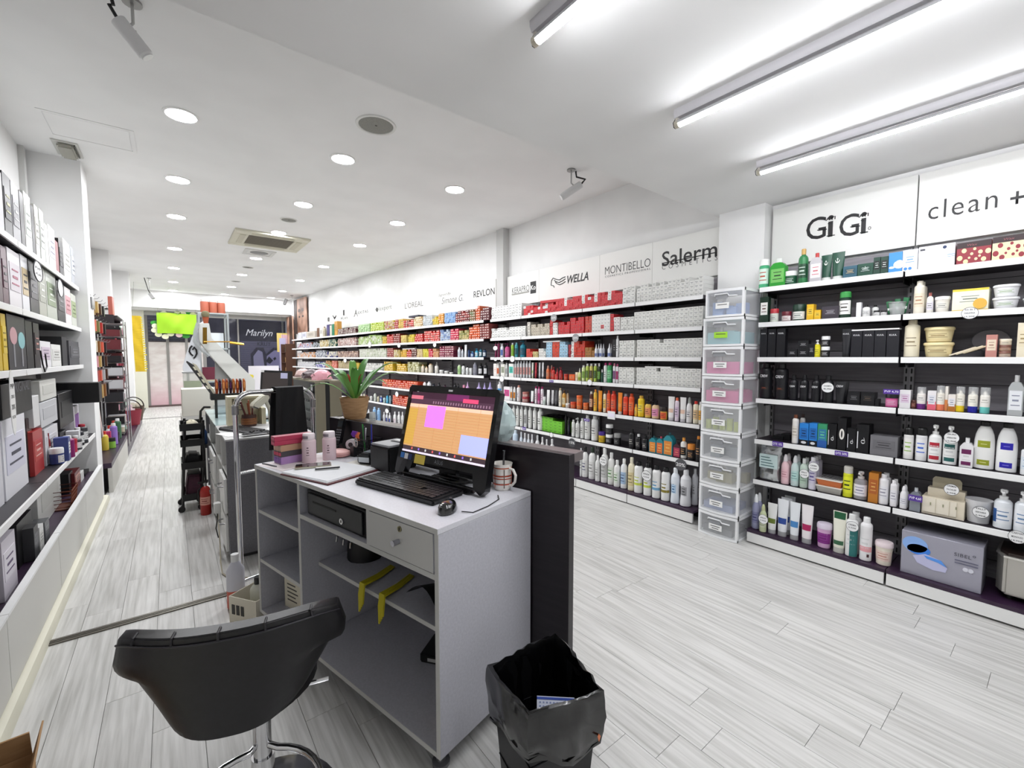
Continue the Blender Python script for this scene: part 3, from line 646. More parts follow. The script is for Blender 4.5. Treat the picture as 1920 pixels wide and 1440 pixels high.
shelf_row(RU, 1.36, (1640, 570), S, '''
tall 390 602 205 efe6cc e3d8bc efe6cc i=9a8a6a | tall cream wax bottle with brown base line
tub 620 1040 490 ead9a6 ead9a6 eedfae i=8a6a3c | lower big round cream wax tub
box 1436 1585 395 c58a80 - ecdcc4 d=.05 i=a0705c | pinkish display box with a cream jar top
jar 1590 1760 608 8a5f52 8a5f52 d9c3ae | bottom brown jar of a stack of three
box 1845 1990 240 f0e6cc - ece0c2 d=.08 i=a08a5c | cream carton at the right edge
''', RW[2])
lo = find('lower big round cream'); ob('brown_band', L_([(.373, .06), (.378, .12)], 20, caps=False), mat('6e4038'), lo, scale=(1.02, 1.02, 1))
o = product('tub', lo.location+Vector((0, 0, lo.scale[2]+.0006)), RU.rz, lo.scale[0], lo.scale[1], lo.scale[2]*1.0, 'ead9a6', 'ead9a6', 'eedfae', 'upper big round cream wax tub stacked on the third shelf', ink_c='8a6a3c'); ob('brown_band', L_([(.373, .06), (.378, .12)], 20, caps=False), mat('6e4038'), o, scale=(1.02, 1.02, 1))
lo = find('bottom brown jar of a stack'); h0 = lo.scale[2]
product('jar', lo.location+Vector((0, 0, h0+.0006)), RU.rz, lo.scale[0], lo.scale[1], h0*1.05, '7d5448', '7d5448', 'b9937c', 'middle brown jar of a stack of three on the third shelf')
product('jar', lo.location+Vector((0, 0, h0*2.05+.0012)), RU.rz, lo.scale[0], lo.scale[1], h0*1.0, 'efe4cf', 'efe4cf', 'e6d8c0', 'top cream jar of a stack of three on the third shelf')
for i, (x0, x1) in enumerate(((1788, 1822), (1800, 1836), (1814, 1850))):
    c_ = at((x0+x1)/2, 667-i*1.0, pl=RU.plane(.05)); o = tag(ob('wax_sachet', bx((-.055, -.03, -.004), (.055, .03, .004)), mat(('efe3cb', 'ecdfc4', 'd9c8a8')[i]), loc=(c_.x+.03*i*0, c_.y, 1.392+.006*i), rot=(0, radians(-24), RU.rz), bevel=.002), f'{("front", "middle", "rear")[i]} flat cream wax sachet leaning beside the big round tubs', 'sachet')
price_tag(RU, 1821, 1894, 618, 659, 'dark translucent oval price card behind the small brown jars', None, '5c585c', back=.17, rim=True)
shelf_row(RU, 1.06, (1400, 590), S, '''
tall 176 345 622 141419 0e0e11 - t=CREW tz=.64 th=1.5 | big black shampoo bottle by the drawer tower
tall 372 552 632 141419 0e0e11 - t=CREW tz=.64 th=1.5 | big black shampoo bottle with copper print
bot 552 672 775 141419 101014 - t=CREW tz=.56 th=1.5 | small black shampoo bottle
bot 688 812 775 141419 101014 - t=CREW tz=.56 th=1.5 | small black shampoo bottle
bot 838 966 778 141419 101014 - t=CREW tz=.56 th=1.5 | small black shampoo bottle
bot 980 1132 780 141419 101014 - | small black shampoo bottle behind a round price card
tube 1140 1292 862 19191d 111114 - t=CREW tz=.8 th=1.5 x=1 | black styling squeeze tube
box 1302 1460 992 17171a - 1f1f22 d=.07 i=8a8a8c | left low black styling carton
box 1468 1650 1000 17171a - 1f1f22 d=.07 i=6a5a4c | right low black styling carton
box 1652 1700 1085 151518 - - d=.05 | tiny black carton
''', RW[3])
for fr in ('big black shampoo bottle by', 'big black shampoo bottle with', ): 
    o = find(fr); ob('copper_print', band(.5, .26, .5, .34, 2, .7), [mat('2a1c18'), mat('a8583c')], o)
price_tag(RU, 1540, 1563.5, 717, 736, 'round white price card before the small black bottles', ['CHAMPU', '8,90'])
shelf_row(RU, 1.06, (1640, 570), S, '''
jar 138 312 1150 e0559c 2a2a2e e88ab8 i=f4d0e2 | bright pink jar under a purple sticker
box 322 468 1108 f1eef0 - e6d6e6 d=.05 i=b05a9a | white carton with purple stripes
drop 470 546 1158 4a2720 1c1416 5a3028 i=c08a7a | small brown dropper bottle
airl 548 670 1068 f2ece6 6a2a7a f4f0ea i=8a8a90 | white serum bottle with purple base
box 682 796 1118 f2eef0 - e8e8ee d=.05 i=6a7a9a | white and pink serum carton
airl 802 912 1050 f3eee2 f0805c f4f0e6 i=9a9a90 | white serum bottle with coral base
box 912 950 1060 f4efe6 - - d=.05 b=.02 | white and orange carton behind the coral bottle
box 946 1046 1165 f0e9e2 - e9e6ea d=.05 i=6a7a8a | white and amber serum carton
airl 1052 1172 1062 f4efe2 efcf1e f5f0e4 i=9a9a8a | white serum bottle with yellow base
airl 1206 1342 1068 f4f0e4 20209a f5f1e6 i=9a9a8a | white serum bottle with blue base
airl 1362 1500 1072 f4f0e8 6cc8c0 f5f1ea i=9a9a8a | white serum bottle with turquoise base
flask 1730 1935 918 gd8dcdc e6e6e6 eceef2 d=.06 i=8a8ea0 | large clear square bottle with white cap
''', RW[3])
for fr, c in (('white and pink serum', 'e8687c'), ('white and orange carton', 'ee9a5a'), ('white and amber', 'b9722a')):
    o = find(fr); rect_on(o, -.501, .501, 0, .45, c, 'colour_panel')
strip_tag(RU, 1656, 1687, 730, 739, 'purple sticker above the bright pink jar', 'PVP 4,70')
shelf_row(RU, .76, (1400, 760), S, '''
box 330 470 395 151517 - - d=.11 b=.08 | left flat black case at the back
box 440 560 372 19191b - - d=.11 b=.10 | right flat black case at the back
tall 590 682 120 eeeae4 7a4630 e6e0d6 i=b0a898 | slim white bottle with brown cap
tall 690 762 112 e8e4de 3a2622 e0dad0 b=.06 i=b0a898 | slim white bottle with dark brown cap
box 682 800 232 2f86d8 - 2a6cb8 d=.06 i=10203a | left bright blue shaving carton
box 806 912 230 2f86d8 - 2a6cb8 d=.06 i=10203a | right bright blue shaving carton
box 916 1040 242 3f9a6c - 3a7ea8 d=.06 i=7ae09a | green and blue gradient carton
box 1046 1162 240 151518 - - d=.06 | black carton with white handwriting mark
box 1176 1290 165 151518 - - d=.10 | tall black carton with oval white mark
box 1294 1410 296 151518 - - d=.06 | short black carton with white side lettering
box 1416 1580 250 151518 - - d=.10 | wide black carton with white loop mark
box 1588 1952 398 77767a - 6e6d71 d=.10 i=3a393c | wide grey metal box with dark lettering
''', RW[4])
for fr in ('left bright blue shaving', 'right bright blue shaving'):
    o = find(fr); rect_on(o, -.5, .5, 0, .24, '15161c', 'dark_foot', lift=.02); disc_on(o, 0, .12, .3, .06, 'e6e8ea', lift=.03)
o = find('green and blue gradient'); rect_on(o, -.5, .5, 0, .3, '2a5ea8', 'blue_foot', lift=.02); 
def loop_mark(o, cx=.05, cz=.4, s_=.3):
    q = B(); k = o.scale[0]/o.scale[2]; q.tube([(cx+s_*(cos(a_)*.5), -.505, cz+k*s_*(sin(a_)*.55)) for a_ in [x*pi/10 for x in range(20)]]+[(cx+s_*.5, -.505, cz), (cx+s_*.2, -.505, cz+k*s_*1.4)], .018, 5); ob('loop_mark', q, mat('e9e9ea'), o)
for fr in ('black carton with white handwriting', 'short black carton with white side', 'wide black carton with white loop'): loop_mark(find(fr)); rect_on(find(fr), -.44, -.36, .15, .75, 'dcdcde', 'side_lettering')
o = find('tall black carton with oval'); disc_on(o, 0, .5, .3, .17, 'efece4', lift=.01); disc_on(o, 0, .5, .09, .11, '151518', lift=.018)
strip_tag(RU, 1448, 1468, 828, 837, 'purple discount sticker on the fifth shelf edge near the drawer tower', 'DTE 10%'); strip_tag(RU, 1565, 1590, 846, 855, 'purple discount sticker under the black cartons', 'DTE 50%')
shelf_row(RU, .76, (1640, 760), S, '''
aero 380 516 285 e9e7e4 151515 f2f0ec i=9ac060 | white mousse can with green leaf print
aero 536 692 288 e9e9ea 151515 f0f0f2 i=3f6ad0 | white mousse can with blue flower print
pump 702 884 250 f4f4f2 f2f2f0 f4f4f2 i=d8d8d8 | white pump bottle with red label
pump 892 1086 268 f4f4f2 f2f2f0 f4f4f2 i=d8d8d8 | white pump bottle with dark teal label
flask 1100 1280 425 f4f2f4 f2f2f2 f4f2f4 d=.055 i=d8d8d8 | small white bottle with plum label
gal 1290 1576 205 f5f5f2 19191a 98a02c i=e0e0a0 | huge white bottle with olive labels
gal 1582 1872 228 f5f5f4 19191a 2a22a8 i=8a86e0 | huge white bottle with violet-blue labels
tall 1886 2100 520 f0f2f4 19191a dfe8f0 i=7aa0c0 | white bottle at the picture edge
''', RW[4])
for fr, c in (('white pump bottle with red label', 'b8283a'), ('white pump bottle with dark teal label', '1f5f5c')):
    o = find(fr)
    for z0, z1 in ((.42, .54), (.09, .19)): ob('colour_label', band(.503, z0, .503, z1, 1, .8), [mat(c, .4), mat(c, .4)], o)
o = find('small white bottle with plum'); 
for z0, z1 in ((.46, .62), (.08, .2)): rect_on(o, -.36, .36, z0, z1, '6a1f55', 'colour_label', lift=.03)
price_tag(RU, 1769.5, 1799, 810, 831.5, 'oval price card before the teal label pump bottle', ['CERA SPRAY', 'LATEGOLD PARA', '12,90€'])
shelf_row(RU, .46, (1400, 760), S, '''
mist 450 562 630 f0c9cf efe9ec eec0c8 i=c88a94 x=1 | pink and white body foam bottle
mist 575 688 645 cfe2e0 eceef0 bfe0dc i=6a9a98 x=1 | turquoise and white body foam bottle
bot 690 802 682 cfe0d2 e2e4e2 c4dcc8 i=8aa890 x=1 | pale green spray bottle
tall 804 916 665 e2ddec efeef2 dcd6ea i=5a4a9a x=2 | lavender hair removal bottle
aero 1246 1380 780 d8dc26 d9d5cc e6ea2e i=2a3a1c | yellow foam can with black figures
pump 1382 1572 850 gb8b4b8 e6e2e2 eeeaf0 i=8a86a0 | clear gel pump bottle with white label
box 1572 1700 872 c07a2a - b0602c d=.07 i=e0b060 | tall orange and purple carton
tall 1704 1842 885 f0eef0 f0eef0 ecebf0 i=9a98a8 x=1 | tallest white lotion cylinder
''', RW[5])
# foil bag
t = thing('foil_bag', 'crumpled silver foil bag standing on the sixth shelf', 'bag', RU.w(RU.sx(1446, 880, .08), .08, .4648), RU.rz)
random.seed(3)
def foil(u, v, w=.15, d=.05, h=.265):
    a_ = 2*pi*u; e = v*v; return (w/2*cos(a_)*(1-.05*sin(9*v))+random.uniform(-.004, .004), d*(1-.8*e)*sin(a_)+random.uniform(-.004, .004), h*v+random.uniform(-.004, .004)*(v > .05))
ob('bag_body', B().grid(foil, 22, 16, closed_u=True), mat('c9ccce', .22, .9), t, ang=20)
ob('front_label', bx((-.06, -.056, .09), (.06, -.05, .19)), mat('cfe3e2', .5), t)
for k in range(4): ob('print_line', bx((-.05, -.058, .105+k*.02), (.04-.01*k, -.0555, .111+k*.02)), mat('5a7a7c'), t)
price_tag(RU, 1499, 1517, 880, 896.5, 'round white price card on the pale green bottle', ['SPRAY', '5,90€']); price_tag(RU, 1515.5, 1536, 867, 884.5, 'round white price card on the lavender bottle', ['CREMA', '6,50€'])
# trays
for i, (z, c, l) in enumerate(((.4608, 'c9c6be', 'lower grey plastic tray of two stacked on the sixth shelf'), (.5075, 'd2733c', 'upper orange plastic tray of two stacked on the sixth shelf'))):
    x0, x1 = RU.sx(1533, 910, .05), RU.sx(1581, 910, .05); w_ = (x1-x0)
    t = thing('plastic_tray', l, 'tray', RU.w((x0+x1)/2, .09, z), RU.rz)
    q = B(); q.add([(-w_*.44, -.06, 0), (w_*.44, -.06, 0), (w_*.44, .06, 0), (-w_*.44, .06, 0), (-w_*.5, -.075, .042), (w_*.5, -.075, .042), (w_*.5, .075, .042), (-w_*.5, .075, .042)], [(0,3,2,1),(4,5,6,7),(0,1,5,4),(1,2,6,5),(2,3,7,6),(3,0,4,7)]); ob('body', q, mat(c, .4), t)
    ob('rim', bx((-w_*.515, -.08, .041), (w_*.515, .08, .046)), mat('e6e2da', .4), t)
    if i: 
        for k in range(6): ob('sachet', bx((-w_*.45+k*w_*.15, -.06, .0465), (-w_*.45+k*w_*.15+w_*.13, .06, .052)), mat('b9b8ba', .25, .6), t)
shelf_row(RU, .46, (1640, 760), S, '''
tall 205 304 962 f0eef0 f0eef0 ecebf0 i=9a98a8 x=1 | middle white lotion cylinder
mist 330 432 1036 f0eef0 f2f0f2 ecebf0 i=9a98a8 x=1 | small white spray bottle
flask 455 598 1070 ga8aeb8 c8ccd0 - d=.05 | small clear blue-tinted bottle under a purple sticker
pump 1542 1802 1078 eaeef2 f0f0f0 f0f2f6 i=6a8ab0 | white disinfectant pump bottle with blue edge
pump 1806 2050 1108 eaeef2 f0f0f0 f0f2f6 i=6a8ab0 | white disinfectant pump bottle at the picture edge
''', RW[5])
strip_tag(RU, 1703, 1729.5, 929, 940, 'purple sticker on the small clear bottle', 'PVP 4,60')
o = find('white disinfectant pump bottle with blue'); ob('blue_edge', band(.506, .16, .506, .5, 0, .35), [mat('2a5a9a'), mat('2a5a9a')], o, rot=(0, 0, -1.0))
# beige display and white bucket
x0, x1 = RU.sx(1728, 950, .03), RU.sx(1808, 960, .03); w_ = x1-x0
t = thing('counter_display', 'beige card display holding three boxes on the sixth shelf', 'display', RU.w((x0+x1)/2, .03, .4608), RU.rz)
bg = mat('e6dcc6', .6); ob('tray', bx((-w_/2, 0, 0), (w_/2, .11, .10)), bg, t); ob('front_boxes', bx((-w_/2+.004, -.004, .012), (w_/2-.03, .0, .095)), mat('ece4d2', .6), t)
for k in (-1, 1): ob('seam', bx((k*w_*.16-.001, -.0055, .012), (k*w_*.16+.001, -.0035, .095)), mat('c8bda4'), t)
ob('step', bx((-w_/2+.015, .05, .10), (w_/2-.005, .11, .145)), bg, t); 
q = B(); q.slab([(-w_*.34, .14), (w_*.36, .14), (w_*.36, .19), (w_*.30, .205), (-w_*.28, .205), (-w_*.34, .19)], .095, .1); ob('header_card', q, mat('d9cfb4', .6), t)
for k in range(3): ob('leaf_mark', bx((-w_*.3+k*w_*.3, -.0065, .055), (-w_*.27+k*w_*.3, -.004, .07)), mat('9a9a7c'), t)
price_tag(RU, 1769.5, 1798.5, 907.5, 928.5, 'oval price card on the beige card display', ['CREMAS', 'FACIALES', '4,90€'], back=.02)
t, w_, h_ = bucket(RU, .46, 1808, 1864, 940, 985, 'small white bucket with an oval price card', mat('f0f0f2', .35)); 
price_tag(RU, 1822.5, 1855, 950, 971, 'oval price card on the white bucket', ['TALLY', 'DESECHABLES', '2,90€'], back=.025)
price_tag(RU, 1889.5, 1925, 995, 1019, 'oval price card on the shelf edge at far right', ['CARTON', 'MONOUSO', '14,95€'])
price_tag(RU, 1802.5, 1834.5, 576, 598, 'oval price card under the cream paraffin carton', ['Set de 2', 'PARAFINA', '15,20€'])
shelf_row(RU, .10, (1400, 900), S, '''
mist 76 180 182 9a9cba eceef0 8486a8 i=3a3a70 b=-.06 x=1 | lavender spray bottle nearest the drawer tower
mist 170 266 312 cfd8ae c8cc9c dfe4c8 i=8a9a6a b=-.08 | small green spray bottle
tube 268 406 298 f0f0ee a9a9ab 6a7a2c b=-.06 i=6a7a2c | white tube with olive band
tube 396 552 250 eef0f4 a9a9ab 2a4a9a b=-.06 i=2a4a9a x=2 | white tube with dark blue band
tube 556 702 288 eef2f6 a9a9ab 4a8ac8 b=-.06 i=4a8ac8 | white tube with light blue band
tube 706 872 322 f4eef0 a9a9ab b0205a b=-.06 i=b0205a | white tube with raspberry band
tub 900 1116 545 dcb0d6 e2d6e6 8a2a8a b=-.06 i=6a1a6a | lilac sugar wax tub
tube 1110 1302 405 efeede c9c9c0 efeede b=-.06 i=4a6a4c | cream and green squeeze tube
tall 1282 1450 438 f2f2f0 f2f2f0 f2f2f0 b=-.06 i=e0e0e0 x=1 | white bottle with teal wave
tall 1466 1636 478 f3f1f2 f2f2f2 f3f1f2 b=-.06 i=e0e0e0 | white bottle with pink band
tub 1646 1902 782 efe6d6 efdfe2 f0d8cc b=-.06 i=c88a7a | cream tub with pink lid
''', RW[6])
o = find('cream and green squeeze'); ob('green_top', tube_band(.82, .985), mat('1f5a38'), o); ob('label_lines', tube_band(.2, .3), mat('3a6a4a'), o)
o = find('white bottle with teal wave'); ob('teal_wave', band(.505, .02, .505, .66, 0, .75), [mat('2f7a78'), mat('2f7a78')], o, rot=(0, 0, .65))
o = find('white bottle with pink band'); ob('pink_band', band(.505, .22, .505, .34, 0, 1.3), [mat('eeaab0'), mat('eeaab0')], o); ob('brown_dot', band(.506, .1, .506, .17, 0, .2), [mat('4a2a2c'), mat('4a2a2c')], o, rot=(0, 0, .6))
price_tag(RU, 1422, 1440, 965, 982, 'round white price card before the small green spray bottle', ['SPRAY', '5,95€'], back=-.09); price_tag(RU, 1586.5, 1610, 977.5, 996.5, 'oval price card on the teal wave bottle', ['CREMA', '3,95€'], back=-.065)
# grey boxed heater and metal heater on the deck
x0, x1 = RU.sx(1689, 1040, -.03), RU.sx(1843, 1060, -.03); w_ = x1-x0; h_ = .33
t = thing('heater_box', 'silver-grey boxed paraffin heater with blue picture on the bottom deck', 'box', RU.w((x0+x1)/2, -.03, .1008), RU.rz)
zt = at(1766, 1010, pl=RU.plane(-.03)).z-.10
ob('carton', bx((-w_/2, 0, 0), (w_/2, .20, zt)), mat('a6a5b2', .3, .25), t, bevel=.002, seg=1)
def pd(x, z, rx, rz_, c, nm): q = B().slab([(x+rx*cos(k*pi/10), z+rz_*sin(k*pi/10)) for k in range(20)], -.002, 0); return ob(nm, q, mat(c, .4), t)
pd(-w_*.32, zt*.72, .055, .045, '8fb6f0', 'cap_picture'); pd(-w_*.27, zt*.62, .05, .03, '3f86e6', 'cap_brim'); 
q = B().slab([(-w_*.34, zt*.46), (-w_*.18, zt*.56), (w_*.02, zt*.50), (w_*.10, zt*.36), (w_*.08, zt*.26), (-w_*.08, zt*.24), (-w_*.28, zt*.32)], -.0035, -.001); ob('mask_picture', q, mat('c6c6e6', .4), t)
q = B().slab([(-w_*.2, zt*.53), (w_*.02, zt*.50), (w_*.09, zt*.38), (-w_*.02, zt*.44), (-w_*.16, zt*.47)], -.005, -.003); ob('mask_edge', q, mat('5a9aee', .4), t)
text('SIBEL', t, (w_*.27, -.003, zt*.73), w_*.2, mat('3a3a44'), bold=-.005, space=1.1); text('o', t, (w_*.40, -.003, zt*.77), .012, mat('3a3a44'))
for k in range(2): ob('print_line', bx((w_*.18, -.003, zt*(.60-.06*k)), (w_*.45, -.001, zt*(.62-.06*k))), mat('6a6a80'), t); pd(w_*(.31+.06*k), zt*.44, .011, .011, 'dcdce6', 'badge')
x0 = RU.sx(1861, 1075, 0); t = thing('metal_heater', 'brushed metal wax heater with dark lid at the right edge', 'heater', RU.w(x0+.21, .10, .1008), RU.rz)
q = B().prism([(-.20, -.05), (-.17, -.11), (.17, -.11), (.20, -.05), (.20, .12), (-.20, .12)], .03, .235); ob('body', q, mat('c2bfb8', .32, .7), t, bevel=.01)
ob('lid', B().prism([(-.19, -.05), (-.16, -.10), (.16, -.10), (.19, -.05), (.19, .12), (-.19, .12)], .235, .25), mat('2a1f1c', .3), t)
for sx in (-1, 1): ob('foot', B().cyl((sx*.15, -.06, 0), .012, .03), BLACK, t)
ob('rim', B().prism([(-.205, -.05), (-.175, -.115), (.175, -.115), (.205, -.05), (.205, .125), (-.205, .125)], .225, .235), mat('dedcd6', .25, .8), t)
# ------------------------------------------------------------------ hair colour boxes and goods on the middle wall unit
# one hair colour box: white carton with printed lines on the end that faces the shop
def dye_mesh(name, w, h, d=.17):
    b_ = B(); g = .0006; b_.box((-w/2+g, 0, g), (w/2-g, d, h-g)); b_.box((-w*.30, -.0006, h*.50), (w*.30, .0002, h*.62), 1); b_.box((-w*.18, -.0006, h*.28), (w*.22, .0002, h*.36), 1)
    return b_.mesh(name)
DYE = {}
def dye(name, label, loc, rz, w, h, col, inkc='8a8a88', group='', d=.17, cat='box'):
    k = (round(w, 4), round(h, 4), d)
    if k not in DYE: DYE[k] = dye_mesh('hair_colour_box', w, h, d)
    o = ob(name, DYE[k], [mat(col, .45), mat(inkc, .5)], loc=(loc[0], loc[1], loc[2]+.0004), rot=(0, 0, rz)); return tag(o, label, cat, group)
def dye_block(u, z, px0, px1, nrow, w, h, col, label, group, name='hair_colour_box', inkc='8a8a88', skip=(), extra=None, stuff=False, y=.03, d=.17, mix=None, seed=1):
    """rows of boxes filling the shelf between two image columns; stuff=True joins them into one object"""
    x0, x1 = u.sx(px0, 670, y), u.sx(px1, 670, y); n = max(1, int(round((x1-x0)/w))); w = (x1-x0)/n
    random.seed(seed); j = B(); cols = [col]+(mix or [])
    for r in range(nrow):
        for c in range(n):
            if (r, c) in skip or (r == nrow-1 and extra and random.random() < extra): continue
            m = random.choice([0, 0, 0]+list(range(1, len(cols)))) if mix else 0
            if stuff:
                xx = x0+(c+.5)*w; yo = y+random.uniform(-.004, .004)
                j.box((xx-w/2+.0008, yo, z+r*h+.0008), (xx+w/2-.0008, yo+d, z+(r+1)*h-.0008), m); j.box((xx-w*.28, yo-.0008, z+r*h+h*.45), (xx+w*.28, yo, z+r*h+h*.62), len(cols))
            else:
                dye(name if m == 0 else 'hair_colour_box', f'{label}, row {NUM[r]} up, column {NUM[c]}', u.w(x0+(c+.5)*w, y+random.uniform(-.003, .003), z+r*h), u.rz, w, h, cols[m], inkc, group, d)
    if stuff:
        o = ob('hair_colour_boxes', j, [mat(c_, .45) for c_ in cols]+[mat(inkc, .5)]); o.location = u.o; o.rotation_euler = (0, 0, u.rz); tag(o, label, 'boxes', kind='stuff'); return o
WB, HB = .0405, .0325
MW = ['the '+n_+' middle-wall shelf' for n_ in ('top', 'second', 'third', 'fourth', 'fifth', 'sixth')]+['the bottom middle-wall deck']
NUM = ['one', 'two', 'three', 'four', 'five', 'six', 'seven', 'eight', 'nine', 'ten', 'eleven', 'twelve', 'thirteen', 'fourteen', 'fifteen', 'sixteen', 'seventeen', 'eighteen', 'nineteen', 'twenty']+[f'twenty-{q}' for q in ('one', 'two', 'three', 'four', 'five', 'six', 'seven', 'eight', 'nine')]+['thirty']+[f'thirty-{q}' for q in ('one', 'two', 'three', 'four', 'five')]
# right bay: four shelves of white boxes, one object each
dye_block(MU, 1.86, 1192, 1315, 5, WB, HB, 'eeeeea', 'white colour box, top shelf by the drawer tower', 'white hair colour boxes, top shelf', skip={(4, 3), (4, 5), (4, 7), (4, 0), (4, 11), (4, 14), (4, 13)})
dye_block(MU, 1.61, 1188, 1316, 5, WB, HB*1.02, 'ecece7', 'white colour box, second shelf by the drawer tower', 'white hair colour boxes, second shelf')
dye_block(MU, 1.36, 1194, 1316, 5, WB, HB*.98, 'ecece7', 'white colour box, third shelf by the drawer tower', 'white hair colour boxes, third shelf', skip={(4, 6)})
dye_block(MU, 1.11, 1194, 1315, 5, WB, HB*.96, 'ecece7', 'white colour box, fourth shelf by the drawer tower', 'white hair colour boxes, fourth shelf', skip={(4, 5)})
# the same boxes reaching into the neighbouring bay, too many to part
dye_block(MU, 1.86, 1166, 1189, 5, WB, HB, 'eeeeea', 'white hair colour boxes right of the red ones on the top shelf', '', stuff=True)
dye_block(MU, 1.61, 1163, 1187, 4, WB, HB, 'ecece7', 'white hair colour boxes left of the joint on the second shelf', '', stuff=True)
dye_block(MU, 1.36, 1161, 1189, 5, WB, HB*.98, 'ecece7', 'white hair colour boxes beside the tall white bottle on the third shelf', '', stuff=True)
dye_block(MU, 1.11, 1161, 1189, 5, WB, HB*.96, 'ecece7', 'white hair colour boxes beside the magenta-capped bottles', '', stuff=True)
o = tag(ob('flat_packet', bx((-.13, -.01, 0), (.13, .12, .012)), WHITE, loc=MU.w(MU.sx(1235, 700, .05), .04, 1.11+5*HB*.96+.001), rot=(0, 0, MU.rz)), 'flat white packet lying on white boxes of the fourth shelf', 'packet')
# red boxes on the top shelf
random.seed(5)
RED = 'd6353c'; x0, x1 = MU.sx(981.5, 670, .03), MU.sx(1165, 670, .03); n = 34; w = (x1-x0)/n
for c in range(n):
    hgt = [4, 4, 4, 4, 3, 3, 3, 4, 4, 4, 4, 4, 3, 4, 4, 5, 5, 4, 4, 5, 5, 6, 5, 5, 4, 4, 5, 6, 5, 4, 5, 5, 4, 4][c]
    for r in range(min(hgt, 5)):
        wh = (c in (9, 16, 22, 26, 30) and r > 1) or random.random() < .03
        dye('red_dye_box' if not wh else 'white_dye_box', f'{"white box among the red ones" if wh else "red hair colour box"} on the top middle-wall shelf, row {NUM[r]} up, column {NUM[c]}', MU.w(x0+(c+.5)*w, .03+random.uniform(-.004, .004), 1.86+r*.029), MU.rz, w, .029, 'efefec' if wh else RED, '8a8a88' if wh else '8e2026', 'white boxes among the red' if wh else 'red hair colour boxes, top shelf')
o = tag(ob('long_box', bx((-.16, 0, 0), (.16, .19, .028)), mat('c8343a', .45), loc=MU.w(MU.sx(1033, 560, .02), .02, 1.86+4*.029+.002), rot=(0, 0, MU.rz+.12)), 'long red box lying across the red hair colour boxes', 'box')
dye_block(MU, 1.86, 922, 978, 5, .062, .033, 'f0f0ee', 'wide white hair colour boxes at the left end of the top shelf', '', stuff=True, inkc='6a6a68')
dye_block(MU, 1.61, 922, 985, 4, .062, .033, 'efefec', 'wide white hair colour boxes at the left end of the second shelf', '', stuff=True, inkc='6a6a68', extra=.3)
# second shelf, middle bay
def colour_stack(z, cells, h=.032, name='hair_colour_box', where='', d=.15):
    """cells: (px0, px1, rows, colour, words)"""
    for px0, px1, rows_, col, words_ in cells:
        x0, x1 = MU.sx(px0, 670, .03), MU.sx(px1, 670, .03); n = max(1, round((x1-x0)/.042)); w = (x1-x0)/n
        for c in range(n):
            for r in range(rows_ if (c % 3 != 2 or rows_ < 3) else rows_-1):
                dye('hair_dye_carton', f'{words_} dye carton, {where}, row {NUM[r]} up, column {NUM[c]}', MU.w(x0+(c+.5)*w, .03+random.uniform(-.004, .004), z+r*h), MU.rz, w, h, col, '5a4a48', f'{words_} dye cartons, {where}', d)
colour_stack(1.61, [(989, 994, 5, 'ddd9cf', 'single cream'), (996, 1030, 4, 'c9c0ae', 'beige'), (1031, 1036, 5, 'd23a3c', 'narrow red'), (1036, 1045, 4, 'efefec', 'plain white'), (1047, 1068, 4, 'd2343a', 'left red'), (1069, 1094, 5, 'd2343a', 'middle red'), (1097, 1108, 5, 'cf4a3c', 'orange-red'), (1144, 1150, 5, 'd2343a', 'right narrow red'), (1150, 1161, 4, 'efe9e6', 'pale')], .034, where='second middle-wall shelf')
x0, x1 = MU.sx(1109, 670, .03), MU.sx(1143, 670, .03)
for c in range(6):
    for r in range(5): dye('square_dye_carton', f'small square {"red" if (r, c) == (1, 3) else "white"} dye carton, second middle-wall shelf, row {NUM[r]} up, column {NUM[c]}', MU.w(x0+(c+.5)*(x1-x0)/6, .03, 1.61+r*.036), MU.rz, (x1-x0)/6, .036, 'c8343a' if (r, c) == (1, 3) else 'ecebe8', '9a9a98', 'small square white dye cartons, second shelf', .12)
colour_stack(1.36, [(987, 998, 3, 'd8483a', 'bright red'), (999, 1008, 2, 'd9c88a', 'mixed straw'), (1010, 1023, 3, 'ecebe6', 'low white'), (1024, 1035, 5, 'a9cfe6', 'left sky blue'), (1036, 1048, 5, 'd84a32', 'tall red'), (1049, 1064, 5, 'a9cfe6', 'right sky blue'), (1066, 1070, 4, 'b02a34', 'crimson'), (1071, 1076, 5, 'efefec', 'single white'), (1076, 1096, 5, 'd2402e', 'wide red'), (1097, 1114, 3, 'a9763c', 'brown and amber')], .034, where='third middle-wall shelf')
o = tag(ob('flat_packet', bx((-.14, -.01, 0), (.14, .12, .014)), WHITE, loc=MU.w(MU.sx(1036, 640, .05), .04, 1.36+5*.034+.002), rot=(0, 0, MU.rz)), 'flat white packet lying on the sky blue cartons', 'packet')
K = (920, 580)
